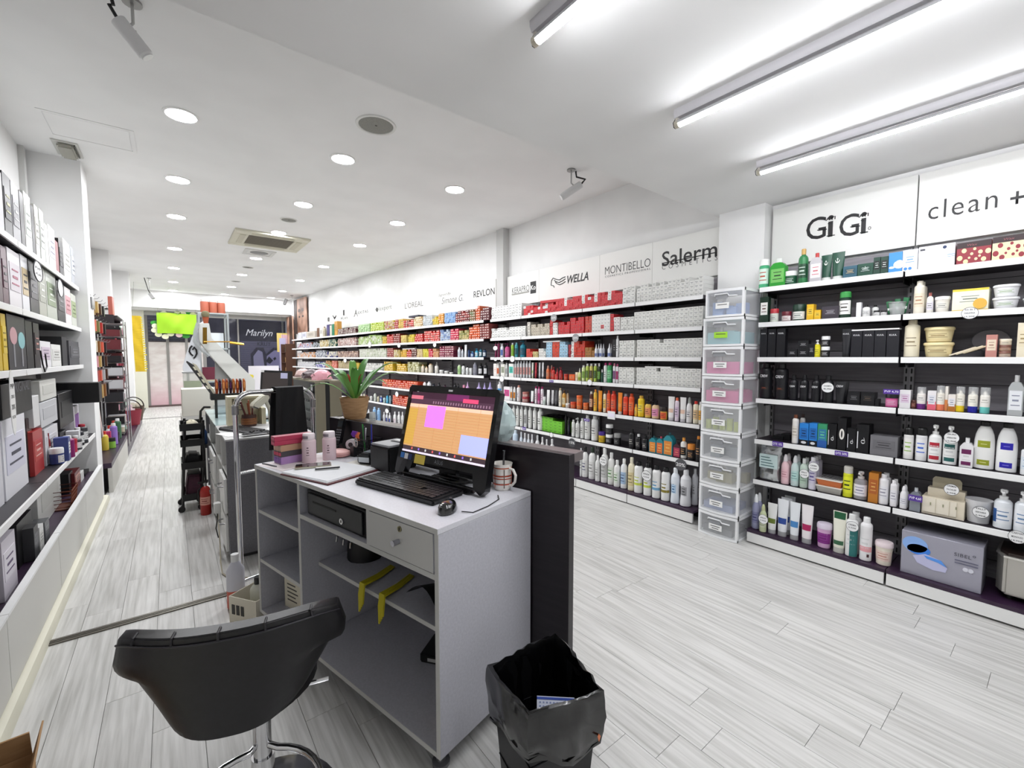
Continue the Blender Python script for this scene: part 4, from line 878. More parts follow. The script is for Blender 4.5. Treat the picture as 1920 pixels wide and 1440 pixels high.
shelf_row(MU, 1.36, K, 8, '''
tall 62 100 490 7a1f4a 3a1428 8a2a5a | slim dark magenta bottle
tall 102 142 482 7a1f4a 3a1428 8a2a5a | second slim dark magenta bottle
bot 146 202 518 e9eef4 f0f0f0 5a7ac0 | white bottle with blue lower label
pump 214 300 510 c84a8a 6a2a50 d86aa0 | pink jar-shaped pump bottle
tall 306 356 505 a9cf4a f0f0ee 8ac03a | white-capped lime green bottle
tall 362 418 500 4aa0a8 8ad0d8 1f5a68 | teal bottle with light top
pump 442 536 470 2a8aa0 1f6a80 1a5a70 | large turquoise pump bottle
cone 1562 1606 520 eef0f6 f0f0f4 7a8ac0 | left white applicator bottle with pointed nozzle
cone 1600 1644 516 eef0f6 f0f0f4 7a8ac0 b=.03 | second white applicator bottle with pointed nozzle
cone 1632 1680 516 eef0f6 f0f0f4 7a8ac0 | third white applicator bottle with pointed nozzle
cone 1672 1716 516 eef0f6 f0f0f4 7a8ac0 b=.03 | fourth white applicator bottle with pointed nozzle
cone 1756 1812 510 eef0f6 f0f0f4 7a8ac0 | lone white applicator bottle with pointed nozzle
cone 1800 1830 515 eef0f6 f0f0f4 7a8ac0 b=.05 | rear white applicator bottle with pointed nozzle
box 1832 1880 450 19181b - 232226 d=.05 i=9a9a9a | tall slim black carton
tall 1884 1928 395 f2f2f2 f2f2f2 f2f2f2 | tall white bottle beside white boxes
''', MW[2])
shelf_row(MU, 1.11, K, 8, '''
box 42 88 815 efeae6 - f0ece8 d=.05 i=c06a5a | white carton with rose print at the left end
tall 92 140 808 f0eee9 f0eee9 e06a3c | white bottle with orange label
box 152 210 822 ecebe4 - 9aa08a d=.05 | white and grey-green carton
tall 222 262 806 efefee f0f0f0 b9b9bc | white bottle with grey label
box 270 342 815 f0f0ec - 4ac0b0 d=.06 i=2a2a2c | white carton with turquoise panel
tall 358 396 780 e2e4e6 cfd2d6 e0a09a | first clear bottle with red lace print
tall 398 436 775 e2e4e6 cfd2d6 e0a09a | second clear bottle with red lace print
tall 440 478 775 e2e4e6 cfd2d6 e0a09a | third clear bottle with red lace print
tall 484 522 772 e2e4e6 cfd2d6 e0a09a | fourth clear bottle with red lace print
tall 528 566 772 e2e4e6 cfd2d6 e0a09a | fifth clear bottle with red lace print
tall 572 612 772 e2e4e6 cfd2d6 e0a09a | sixth clear bottle with red lace print
tube 614 648 800 eef0e4 c9d8b0 c0d890 | slim white and green tube
tube 656 704 800 a82432 7a1a26 c04a54 | dark red squeeze tube
tube 716 756 798 c9c9ca 9a9a9c b9b9bc | silver squeeze tube
tube 762 806 796 d2d2d4 6a6a6c c0c0c2 | silver squeeze tube with dark cap
mist 834 892 840 e07a4a c89a8a e0906a | left orange spray bottle
mist 898 936 838 c83a2c c89a8a d05a4a b=.02 | slim red spray bottle
pump 920 972 866 d23a3a b02a2e d85a50 | left red pump bottle
cone 982 1020 880 c22a34 a81f2a d0484e | red cone-capped bottle
pump 1030 1080 866 a81f2c 8a1a26 b83a44 | dark red pump bottle
jar 962 1022 972 d8402e c8382a e86a4a | left low red mask jar
jar 1026 1088 972 d8402e c8382a e86a4a | right low red mask jar
jar 1100 1168 970 d8402e c8382a e86a4a | low red mask jar by itself
box 1176 1256 975 e0602c - e87a44 d=.05 | orange carton beside the red jars
box 1270 1304 945 e9d9c0 - e0c9a0 d=.04 | small cream carton
cone 1312 1362 880 dfe4a0 f0f0e6 a8b84a | pale green cone-capped bottle
tall 1368 1424 840 dfe8b0 f2f2ee 8ab04a | first white-capped green leaf bottle
tall 1428 1480 815 c9dc6a f2f2ee 6a8a3a | second white-capped green leaf bottle
tall 1486 1540 815 e0d27a f2f2ee 5a4a2a | third white-capped green leaf bottle
tall 1548 1600 815 b9d05a f2f2ee 4a6a2a | fourth white-capped green leaf bottle
bot 1604 1656 810 2a3a22 f0f0ee 7ab04a | dark green bottle with white cap
mist 1656 1690 900 1f4a3a f0f0ee 2a5a48 | small dark green spray bottle
tall 1698 1756 802 eef0ee c0307a e0e6e2 | first white bottle with magenta cap
tall 1752 1832 800 3a9a5a c0307a 8ad09a | green bottle with magenta cap
tall 1836 1880 812 f0eef0 e08aa0 8a5a8a | white bottle with pale pink cap
tall 1880 1926 820 f0eef0 c04a80 b02a6a | white bottle with dark pink cap
''', MW[3])
Mz = (920, 720)
shelf_row(MU, .81, Mz, 8, '''
tall 104 186 -32 f0f0f2 f0f0f2 4aa0e0 | white bottle with sky blue base label
box 196 288 42 f2eef0 - d0408a d=.05 | white carton with magenta panel
tall 296 334 40 f0f0ee f0f0ee e08a2a | left white bottle with orange label
tall 338 382 44 f0f0ee f0f0ee e08a2a | right white bottle with orange label
tall 392 458 20 f2efec e0a090 eae6ea | white bottle with pink pump top
jar 470 592 190 c86a6a a02a3a d8b0a8 | lower pink mask jar with dark red lid
tube 596 656 104 f2f2f2 8a3a5a f0f0f0 | white tube on a plum cap
tall 662 704 35 f4eef2 b02a6a e6cfda | first white bottle with raspberry cap
tall 706 748 38 d890b8 b02a6a c0307a | pink bottle with raspberry cap
tall 752 800 42 f4eef2 b02a6a e6cfda | last white bottle with raspberry cap
jar 786 832 190 e9f0ea f0f0f0 d0e0d8 | small white jar before the raspberry caps
tube 834 900 88 f2f2f0 e6e6e4 efefec | white squeeze tube
tube 906 958 92 c9c9cb 6a6a6c d9d9da | silver squeeze tube
tube 960 1010 96 55565a 2a2a2c 6a6a6e | dark grey squeeze tube
tall 1022 1072 60 f4efe0 e0c49a ece2c8 | cream oil bottle with beige cap
bot 1074 1136 92 d8a04a 5a3a1c e9d9b0 | amber bottle with brown cap
bot 1138 1180 92 c9b090 4a3a2c d9c9b0 b=.03 | rear beige bottle with brown cap
jar 1124 1194 290 f0eee6 f2f2f0 e6e2d6 | low white jar
jar 1196 1290 268 e0603a d8502e e87a4a | left low orange jar
jar 1288 1382 272 e8743a e06428 f08a4a | lower orange jar of a stack of two
jar 1388 1482 282 e8703a e06428 f08a4a | right low orange jar
tall 1484 1542 112 5a2a1c e9e6e2 e0b090 | brown and white striped bottle
tall 1546 1604 80 f2c44a e08a2a f0a83a | yellow bottle with orange cap
tube 1608 1684 100 f0962a d87a1c f0a84a | tall orange squeeze tube
tall 1690 1742 108 f4ecd0 6a4a2c f0c860 | cream and yellow bottle
tall 1746 1804 95 e8582e c8481f f07a4a | orange-red bottle
tall 1808 1892 105 e0442c b8321f ee6a4a | red-orange sun bottle
''', MW[4])
lo = find('lower orange jar of a stack'); product('jar', lo.location+Vector((0, 0, lo.scale[2]+.0006)), MU.rz, lo.scale[0], lo.scale[1], lo.scale[2], 'e8743a', 'e06428', 'f08a4a', 'upper orange jar of a stack of two on the fifth shelf')
lo = find('lower pink mask jar'); product('jar', lo.location+Vector((0, 0, lo.scale[2]+.0006)), MU.rz, lo.scale[0]*.9, lo.scale[1]*.9, lo.scale[2]*.9, 'd07a78', 'b06a60', 'e6c0b8', 'upper pink mask jar of a stack on the fifth shelf')
N_ = (1120, 740)
shelf_row(MU, .81, N_, 8, '''
tube 304 388 -30 f08a2a d8d4cc f0a04a | orange sun tube on a silver cap
tall 390 470 -12 e8482e 9a9aa0 f06a4a | red bottle with grey cap
tall 474 560 -15 ea5a2e c8481f f07a4a | orange bottle with orange cap
mist 560 606 140 f0b83a e8a02a f4c85a | small yellow bottle
tall 610 716 15 f4cf2a e0b04a f6dc4a | big yellow bottle with tan cap
pump 716 816 70 e9c05a 19181a ee9a6a i=5a3a2c | tropical bottle with black pump
pump 820 940 85 e9c8a0 19181a e89ac0 i=5a3a2c | pink tropical bottle with black pump
jar 942 1056 185 e8b04a 2a1f1c e8603a i=5a3a2c | tropical hair mask jar
tube 1058 1172 28 f2f0ee d0ccd0 e6c4b0 i=6a4a6a | left white sun cream tube
tall 1166 1234 45 e9d9e6 e06a4a d8c0d8 | white bottle with coral cap
tube 1236 1344 40 f2f0ee d0ccd0 e6c4b0 i=6a4a6a | right white sun cream tube
mist 1340 1432 40 eceaea 9aa09a e0dcdc i=5a5a6a | white spray with clear cap
tall 1440 1526 98 f4ecd2 d8382c e8c89a | cream bottle with red cap
tall 1524 1578 108 f4f0e0 f0f0ee f0b04a | white and yellow bottle at the right end
''', MW[4])
shelf_row(MU, .50, Mz, 8, '''
tall 322 376 320 f0f1ee e2e4e2 ecece8 | first tall white salon bottle
tall 380 436 326 f0f1ee e2e4e2 ecece8 | second tall white salon bottle
tall 440 496 332 f0f1ee e2e4e2 ecece8 | third tall white salon bottle
tall 500 556 338 e6e8e6 dcdedc a9a9aa | tall white salon bottle with grey label
tall 564 626 345 f0f1ee e2e4e2 ecece8 | fifth tall white salon bottle
tall 634 696 352 f0f1ee e2e4e2 ecece8 | sixth tall white salon bottle
tall 704 796 362 f0f1ee e2e4e2 ecece8 | seventh tall white salon bottle
tall 276 320 455 7ab04a 5a8a3a 8ac05a | green bottle behind the glass mug
tall 1112 1150 440 19181a 19181a - b=.05 | slim black bottle
tall 1154 1200 500 1f1d22 19181a 2a2a3a b=.04 | second slim black bottle
tall 1216 1270 536 ecedea e2e4e2 e6e6e2 | slim white bottle
pump 1274 1342 505 ecedea e2e4e2 d9d9d6 | white bottle with pump
tall 1346 1410 515 ecedea e2e4e2 d9d9d6 | white bottle between two tall ones
tall 1412 1502 465 ecedea e6e6e4 e0e0dc | large white bottle under a purple sticker
tall 1512 1622 475 ecedea e6e6e4 e0e0dc | largest white bottle with wave print
jar 1618 1726 714 e8c83a 4a2a8a e0b82a i=3a2a1c | yellow jar with violet lid
jar 1726 1840 752 1a1a1c eeeeec 2c2c30 i=c9c9c9 | lower black jar of a white-lidded stack
jar 1850 1960 740 17171a 9a9a98 242428 i=9a9a9a | black jar with grey lid
''', MW[5])
lo = find('lower black jar of a white-lidded'); product('jar', lo.location+Vector((0, 0, lo.scale[2]+.0006)), MU.rz, lo.scale[0], lo.scale[1], lo.scale[2]*1.05, '1a1a1c', 'eeeeec', '2c2c30', 'upper black jar of a white-lidded stack on the sixth shelf')
x0, x1 = MU.sx(1012, 800, .05), MU.sx(1054, 800, .05); n = 5; w = (x1-x0)/n
for c in range(n):
    for r in range(5 if c < 3 else 4): dye('lime_carton', f'lime green carton, sixth middle-wall shelf, row {NUM[r]} up, column {NUM[c]}', MU.w(x0+(c+.5)*w, .05, .50+r*.034), MU.rz, w, .034, '7ccf3a', '3a7a1c', 'lime green cartons on the sixth shelf', .15)
q = B(); random.seed(9); q.grid(lambda u, v: (-.16+.32*u, -.02+.16*v, .012*random.random()+.02*sin(pi*u)), 10, 5); q.grid(lambda u, v: (-.16+.32*u, -.02+.16*v, 0), 10, 5)
tag(ob('plastic_bag', q, mat('131316', .25), loc=MU.w((x0+x1)/2, .05, .50+5*.034+.003), rot=(0, 0, MU.rz)), 'folded black plastic bag lying on the lime green cartons', 'bag')
shelf_row(MU, .50, N_, 8, '''
bot 476 572 515 1a191b 141316 26242a i=c9c4bc | left black spray bottle with gold print
bot 576 668 590 1a191b f0f0ee 26242a i=c9c4bc | black bottle with white cap
bot 676 772 610 1a191b 141316 26242a i=c9c4bc | right black bottle with gold print
can 776 880 622 2f8a96 1f4a50 e08a3a d=.05 i=f0c06a | first turquoise tin with orange label
can 886 986 630 2f8a96 c04a5a e0703a d=.05 i=f0c06a | turquoise tin with pink cap
can 992 1130 575 2f8a96 1f4a50 e08a3a d=.06 i=f0c06a | largest turquoise tin with orange label
can 1136 1246 715 4a2430 2a1a1c b03a5c d=.05 i=f0906a | dark tin with crimson and orange label
bot 1250 1350 645 f0eee8 e8a04a 19181a i=d8a06a | white and black bottle with orange cap
jar 1352 1476 740 19181a e8903a 2a2426 i=d8a06a | black jar with orange lid
tall 1482 1566 622 19181a e8903a 2a2426 i=d8a06a | black bottle with tall orange cap
''', MW[5])
O_ = (1080, 840)
shelf_row(MU, .11, O_, 8, '''
tall 60 92 0 e9ebea f0f0f0 e4e6e4 b=-.05 | partly hidden white bottle by the dark counter
bot 94 190 -20 f0f0ee 1a1a1c e2e2e0 b=-.05 i=3a3a6a | first white salon bottle with ring neck
bot 192 306 -10 f0f0ee 2a3a2c e2e2e0 b=-.05 i=8a8a88 | second white salon bottle with ring neck
bot 290 366 110 f0f0ee f0f0ee e2e2e0 b=-.06 i=8a8a88 | short white salon bottle with ring neck
bot 376 494 0 f0f0ee f0f0ee c9c9c8 b=-.05 i=9a9a98 | tall white salon bottle behind a round card
bot 480 590 70 f0f0ec f0f0ee e6ece0 b=-.05 i=4a8a3a | tall white bottle with green line
bot 570 670 180 f0f0ec f0f0ee e6ece0 b=-.06 i=4a8a3a | short white bottle with green line
bot 672 776 160 f0f2f4 f0f0ee a9c4e0 b=-.05 i=3a4a7a | white bottle with pale blue label
bot 782 896 140 efe6c8 efe8d0 e0d0a0 b=-.05 i=8a7a4a | cream yellow bottle
tall 876 1012 205 f4f4f2 17171a f4f4f2 b=-.06 i=c8d84a | first white litre bottle with black cap and lime band
tall 1016 1146 235 f4f4f2 17171a f4f4f2 b=-.06 i=c8d84a | second white litre bottle with black cap and lime band
tall 1146 1280 265 f4f4f2 17171a f4f4f2 b=-.06 i=6aa8d0 | white litre bottle with black cap and blue band
tall 1282 1422 295 f4f4f2 17171a f4f4f2 b=-.06 i=8a7a1c | white litre bottle with black cap and olive band
wavy 1424 1570 298 e9eff6 eef2f6 b9d4ec b=-.06 i=3a6a9a | pale blue waisted bottle
wavy 1566 1742 325 e9e9ec ecECee 9a9a9e b=-.06 i=4a4a4c | silver-labelled waisted bottle
wavy 1740 1842 305 dfe0e4 e2e4e6 cfd0d4 b=.04 i=8a8a8c | rear waisted bottle by the drawer tower
'''.replace('ecECee', 'ececee'), MW[6])
for fr, c in (('first white litre', 'd2de5a'), ('second white litre', 'd2de5a'), ('white litre bottle with black cap and blue', '7ab4d8'), ('white litre bottle with black cap and olive', '8a7c28')):
    ob('colour_band', band(.505, .26, .505, .34, 0, 1.5), [mat(c), mat(c)], find(fr))
shelf_row(MU, .11, Mz, 8, '''
tall 330 420 690 cfe0f2 dce8f4 c0d8f0 b=-.05 | pale blue bottle behind the dark counter
bot 434 486 720 d9e4f0 e6ecf2 ccdcec b=-.05 | first small blue-white bottle behind the dark counter
bot 490 540 735 eaeef4 f0f0f2 e0e4ea b=-.05 | second small white bottle behind the dark counter
bot 544 594 750 e6ecf4 f0f0f2 e0e4ea b=-.05 | third small white bottle behind the dark counter
bot 600 646 755 eef0f2 f0f0f2 e4e6ea b=-.05 | fourth small white bottle behind the dark counter
bot 668 740 770 e9e9ea d9d9dc e0e0e2 b=-.05 | fifth small white bottle behind the dark counter
bot 750 806 795 f0f0f0 f2f2f2 e6e6e6 b=-.05 | sixth small white bottle behind the dark counter
bot 816 868 830 f0f0f0 f2f2f2 e6e6e6 b=-.05 | seventh small white bottle behind the dark counter
bot 888 960 825 f0f0f0 f2f2f2 e6e6e6 b=-.05 | eighth small white bottle behind the dark counter
''', MW[6])
price_tag(MU, 1124, 1137.5, 856, 873, 'round white price card on the tall white bottle of the deck', ['TODO', '9,90'], back=-.05); price_tag(MU, 1203, 1221, 882.5, 901, 'round white price card on the lime-banded bottle', ['DESDE', '9,95€'], back=-.065)
price_tag(MU, 1265.5, 1287, 860.5, 882, 'dark round twenty percent card under the sixth shelf', ['20%'], '56565a', 'f4f4f4', rim=False, back=-.014); price_tag(MU, 1066, 1079, 822, 838, 'dark round fifteen percent card by the counter ledge', ['15%'], '46464a', 'f4f4f4', rim=False, back=-.014)
price_tag(MU, 1032.5, 1044, 589, 603, 'grey round discount card under the top shelf', ['20%'], '9a9a9c', 'f4f4f4', rim=False); price_tag(MU, 1073, 1085, 626, 641.5, 'grey round discount card under the second shelf', ['20%'], '9a9a9c', 'f4f4f4', rim=False)
for i, (x0, x1, y0, y1, w_) in enumerate(((1101, 1110, 711.5, 723, 'under the green leaf bottles'), (924.5, 933, 648.5, 657, 'on the dark magenta bottle'), (956, 965, 667, 679, 'under the lime green bottle'), (926, 932, 670, 677, 'under the dark magenta bottles'), (938, 944.5, 670, 678, 'under the pink pump bottle'), (1030.5, 1037, 811, 820, 'under the lime green cartons'), (936.5, 945, 704.5, 716, 'below the grey-label bottle'))):
    price_tag(MU, x0, x1, y0, y1, f'small round white price card {w_}', None)
strip_tag(MU, 1030, 1037.5, 713, 717, 'purple sticker on the fourth shelf edge', '2x1'); strip_tag(MU, 979, 986, 800.5, 806, 'purple sticker on the sixth shelf edge', '2x1'); strip_tag(MU, 1095, 1105, 785, 790, 'purple sticker on the large white bottle', 'PVP', ); strip_tag(MU, 1139, 1153, 771, 786, 'white price note hanging from the fifth shelf edge', ' - ', 'f0f0f0')
# ------------------------------------------------------------------ translucent drawer tower
t = thing('drawer_tower', 'tall tower of nine translucent white plastic drawers between the wall units', 'drawers', (3.216, 1.595, 0), -pi/2)
frost = mat('eef0f2', .3, a=.2); frame_m = mat('f3f4f5', .4)
zs = [0, .183, .392, .587, .795, 1.008, 1.22, 1.44, 1.653, 1.86]
cont = ['85878a', '92a0c8', 'b0a878', '98a0a8', 'c4d060', 'e04a98', 'e860a8', '8ccad2', '8fb0e6']
def bow(x, w, d=.022): return -d*(1-(2*x/w)**2)
for k in range(9):
    z0, z1 = zs[k], zs[k+1]; W_ = .30 if k < 8 else .285; xo = 0 if k < 8 else .005; ins = .012
    fr = B(); n = 10
    for za, zb in ((z0+.002, z0+.018), (z1-.022, z1-.002)):
        P = [(xo-W_/2+W_*i/n, bow(-W_/2+W_*i/n, W_)) for i in range(n+1)]; fr.prism(P+[(xo+W_/2, .285), (xo-W_/2, .285)], za, zb)
    for sx in (-1, 1):
        for yy in (.0, .262): fr.box((xo+sx*(W_/2-.009)-.009, yy, z0+.002), (xo+sx*(W_/2-.009)+.009, yy+.02, z1-.002))
    fo = ob('frame', fr, frame_m, t)
    for sx in (-1, 1): ob('side_window', bx((xo+sx*(W_/2-.004)-.0015, .02, z0+.018), (xo+sx*(W_/2-.004)+.0015, .262, z1-.022)), mat('d9dade', .3, a=.28), fo)
    dw = W_-.03; q = B()
    q.grid(lambda u, v: (xo-dw/2+dw*u, bow(-dw/2+dw*u, dw, .02)-.004, z0+.02+(z1-z0-.044)*v), 10, 2)
    q.grid(lambda u, v: (xo-dw/2+dw*u, bow(-dw/2+dw*u, dw, .02)-.001, z0+.02+(z1-z0-.044)*v), 10, 2)
    dr = ob('drawer', q, frost, t)
    hd = B(); hz = z1-.052
    hd.tube([(xo-.06, -.024, hz), (xo-.057, -.029, hz+.012), (xo+.035, -.029, hz+.012), (xo+.045, -.024, hz-.004), (xo+.10, -.017, hz-.006)], .0055, 6); ob('handle', hd, mat('e9eaec', .3), dr)
    ob('recess', bx((xo-.053, -.0245, hz-.022), (xo+.035, -.0235, hz+.006)), mat('9a9ca0', .5), dr)
    lb = ob('paper_label', bx((xo-.05, -.0295, z0+.062), (xo+.048, -.0275, z0+.105)), mat('f6f6f4' if k != 7 else 'a8e03a', .6), dr)
    for r in range(1 if k in (8, 7) else 2): ob('ink_line', bx((xo-.036+.01*r, -.0302, z0+.088-.016*r), (xo+.034-.01*r, -.0294, z0+.093-.016*r)), mat('4a4a48'), dr)
    random.seed(k); cn = B()
    if k in (0, 1): cn.box((xo-.12, .02, z0+.02), (xo+.10, .24, z0+.07))
    elif k in (4, ):
        for i in range(5): cn.cyl((xo-.11+.053*i, .05, z0+.02), .023, .07+.02*(i % 2), 10)
    else:
        if k in (5, 6, 7): cn.box((xo-.12, .012, z0+.02), (xo+.12, .24, z0+.105))
        for i in range(9): x = xo+random.uniform(-.10, .10); y = random.uniform(.04, .2); cn.box((x-.035, y-.03, z0+.02), (x+.035, y+.03, z0+.05+random.uniform(.01, .07)))
    co = ob('contents', cn, mat(cont[k], .6), dr); co['kind'] = 'stuff'

# ------------------------------------------------------------------ cash desk
DA = radians(13.9); _o = at(820, 993, Z=.835); DK = Unit((_o.x, _o.y, 0), (cos(DA), sin(DA), 0))
def dp(u, v, z): return DK.w(-u, v, z)
DZ = .835
t = thing('cash_desk', 'pale grey laminate cash desk with open shelves and one drawer', 'desk', DK.o, DK.rz)
edge = mat('c9c8c4', .5)
def dbox(name, u0, u1, v0, v1, z0, z1, m=grey_lam, par=None, bev=.001): return ob(name, bx((-u1, v0, z0), (-u0, v1, z1)), m, par or t, bevel=bev, seg=1)
TP = grain_mat('desk_top', 'd6d6dc', 'dcdce2', .4, noise=150., detail=2.)
def edged(name, u0, u1, v0, v1, z0, z1, m=grey_lam):
    p = dbox(name, u0, u1, v0+.0012, v1, z0, z1, m); dbox('edge_band', u0, u1, v0, v0+.0012, z0, z1, edge, p, 0); return p
edged('desktop', 0, 1.32, 0, .49, DZ-.018, DZ, TP)
edged('side_panel', 0, .018, .003, .49, .085, DZ-.0185); edged('side_panel', 1.302, 1.32, .003, .49, .085, DZ-.0185)
edged('bottom_panel', .0185, 1.3015, .003, .478, .085, .103)
edged('divider', .875, .893, .003, .478, .1035, DZ-.0185); edged('divider', .362, .380, .003, .478, .6865, DZ-.0185)
edged('rail', .0185, .8745, .003, .478, .668, .686)
edged('shelf', .8935, 1.3015, .006, .45, .597, .613); edged('shelf', .8935, 1.3015, .006, .45, .348, .364)
edged('shelf', .0185, .8745, .08, .478, .430, .446)
dbox('back_panel', .0185, 1.3015, .479, .49, .1035, DZ-.0185)
dr = edged('drawer_front', .022, .358, -.0, .018, .690, DZ-.021)
def yc(b_, c, r, l, n=14, m=0): b_.tube([c, (c[0], c[1]-l, c[2])], r, n, m); return b_
kn = B(); kn.tube([(-.19, 0, .748), (-.19, -.026, .748)], [.008, .010], 12); ob('knob', kn, mat('b9b9c4', .15, 1.), dr)
ob('lock', yc(B(), (-.183, 0, .792), .010, .003), mat('8a8468', .25, 1.), dr); ob('keyhole', bx((-.1845, -.0045, .786), (-.1815, -.003, .798)), BLACK, dr)
for u_, v_ in ((.06, .06), (1.26, .06), (.06, .43), (1.26, .43)):
    ft = B(); ft.lathe([(.03, 0), (.03, .012), (.016, .016), (.016, .0845)], 14, c=(-u_, v_, 0)); ob('foot', ft, mat('8d8d90', .3, .8), t)
t = thing('dark_counter', 'dark wenge panel standing behind the cash desk as counter front', 'counter', DK.o, DK.rz)
ob('front_board', bx((-1.50, .497, 0), (.17, .533, 1.0)), wenge_m, t, bevel=.0015, seg=1)
ob('end_board', bx((-1.50, .535, 0), (-1.47, .80, 1.0)), wenge_m, t, bevel=.0015, seg=1)
ob('ledge', bx((-1.50, .534, .965), (.17, .60, 1.0)), grain_mat('ledge_top', '6a6262', '766e6e', .3, scale=(6, 1, 1), noise=5), t, bevel=.0015, seg=1)
# cash drawer
t = thing('till', 'black metal cash drawer in the desk compartment', 'cash drawer', dp(.63, .02, .687), DK.rz)
ob('case', bx((-.222, .006, 0), (.222, .40, .108)), mat('17181b', .4), t, bevel=.003); fr = ob('drawer_face', bx((-.20, -.002, .012), (.20, .0055, .098)), mat('1e2024', .42), t, bevel=.002)
ob('slot', bx((-.16, -.0035, .062), (.02, -.0018, .069)), mat('050506', .6), fr); ob('lock', yc(B(), (.065, -.002, .036), .012, .006), CHROME, fr); ob('keyhole', bx((.0635, -.0095, .031), (.0665, -.0078, .041)), BLACK, fr)
tag(ob('paper_sheaf', bx((-.10, 0, 0), (.10, .2, .006)), mat('c9c7c0', .6), loc=dp(.52, .03, .797), rot=(0, -.02, DK.rz)), 'thin sheaf of papers lying on the cash drawer', 'papers')

# all-in-one computer
t = thing('computer', 'black all-in-one computer with a calendar on its screen', 'computer', dp(.345, .30, DZ+.0075), DK.rz); tl = radians(-14)
w, h = .535, .405; blk = mat('0d0d10', .25, cc=.6)
R = Matrix.Rotation(tl, 4, 'X'); 
bz = B(); bz.xf = R
bz.slab([(-w/2+.012, h), (w/2-.012, h), (w/2, h-.012), (w/2, .02), (w/2-.022, .0), (w/2-.06, .02), (w/2-.075, .075), (w/2-.02, .105), (w/2-.02, h-.028), (-w/2+.02, h-.028), (-w/2+.02, h-.012), (-w/2, h-.012)], 0, .03)
ob('bezel_right', bz, blk, t)
bz = B(); bz.xf = R
bz.slab([(-w/2, h-.0125), (-w/2+.0195, h-.0125), (-w/2+.0195, .105), (-w/2+.075, .075), (-w/2+.06, .02), (-w/2+.022, 0), (-w/2, .02)], 0, .03); ob('bezel_left', bz, blk, t)
bz = B(); bz.xf = R; bz.slab([(-w/2+.02, .1045), (w/2-.0205, .1045), (w/2-.075, .0745), (-w/2+.0755, .0745)], 0, .028); ch = ob('chin', bz, blk, t)
text('ASUS', ch, tuple(R @ Vector((0, -.001, .089))), .05, mat('b9bcc4', .2, .8), rot=(tl, 0, 0), bold=-.005)
bz = B(); bz.xf = R; bz.slab([(-w/2+.0595, .0205), (w/2-.0595, .0205), (w/2-.075, .001), (-w/2+.075, .001)], -.004, .03); ob('foot_bar', bz, blk, t)
bz = B(); bz.xf = R; bz.box((-w/2+.03, .03, .09), (w/2-.03, .055, h-.03)); ob('rear_shell', bz, mat('131316', .5), t)
ob('rear_stand', bx((-.09, .06, 0), (.09, .16, .01)), blk, t); sc_ = B(); sc_.box((-.05, .07, .01), (.05, .09, .2)); ob('stand_arm', sc_, blk, t)
SW, S0, S1 = w/2-.022, .108, h-.030
def glow_c(h_, e=1.0): return mat(h_, .3, e=e)
def scr(name, x0, x1, y0, y1, c, lay=0, par=None, e=.9):
    b_ = B(); b_.xf = R; b_.box((-SW+2*SW*x0, .004-.0006*lay, S0+(S1-S0)*y0), (-SW+2*SW*x1, .0045, S0+(S1-S0)*y1)); return ob(name, b_, glow_c(c, e), par or t)
sp = scr('screen', 0, 1, 0, 1, 'd2a070', 1, e=.75)
scr('title_bar', 0, 1, .90, 1, '3a2030', 2, sp); scr('tool_row', 0, 1, .80, .90, '4a3040', 2, sp); scr('header_row', 0, 1, .745, .80, 'e0b9a0', 2, sp); scr('task_bar', 0, 1, .03, .10, '3c2f35', 2, sp); scr('screen_edge', 0, 1, 0, .03, 'd8cfe0', 2, sp)
scr('reflection_panel', .46, .72, .90, 1, '6a2a58', 3, sp); scr('red_button', .66, .83, .88, .94, 'e04a70', 4, sp); scr('pink_button', .0, .16, .88, .94, 'c86a7a', 4, sp)
scr('yellow_column', .0, .12, .12, .72, 'c49a48', 2, sp)
for k in range(14): scr('grid_line', 0, 1, .135+k*.044, .137+k*.044, '9a7248', 3, sp)
for k in range(4): scr('column_line', .25*k+.12, .25*k+.1225, .10, .80, 'b08a60', 3, sp)
scr('violet_entry', .24, .47, .44, .79, 'd07ae8', 4, sp); scr('blue_entry', .70, 1.0, .12, .40, 'a8aef0', 4, sp)
for k in range(9): scr('task_icon', .12+k*.09, .135+k*.09, .05, .085, ('d05a5a', '8a6ad0', 'c9c9c9')[k % 3], 4, sp)
for k in range(22): scr('tool_mark', .30+k*.031, .312+k*.031, .825, .865, '8a6a7c', 4, sp)
def stick(name, x0, x1, z0, z1, c, par):
    b_ = B(); b_.xf = R; b_.box((x0, -.0015, z0), (x1, 0, z1)); return ob(name, b_, mat(c, .5), par)
stick('blue_sticker', -.245, -.222, .078, .102, '3a7ac8', t); stick('white_sticker', -.218, -.196, .076, .1, 'e6e6ea', t); stick('dark_sticker', -.19, -.17, .076, .1, '26386a', t); stick('yellow_note', -.15, -.085, .066, .104, 'e9cf5a', t)
stick('webcam_dot', -.012, .012, h-.02, h-.012, 'e6e6e6', t)
# cables beneath
random.seed(2)
for k in range(4):
    pts = [dp(.50-.06*k+random.uniform(-.02, .02), .342, DZ+.006)]+[dp(.5-.09*k+.05*i-.1+random.uniform(-.03, .03), .338+.012*random.random(), DZ+.006+.012*k) for i in range(5)]
    tag(ob('cable', B().tube(pts, .003, 6), BLACK), f'{ORD[k]} black cable tangled under the computer screen', 'cable', 'cables under the computer')
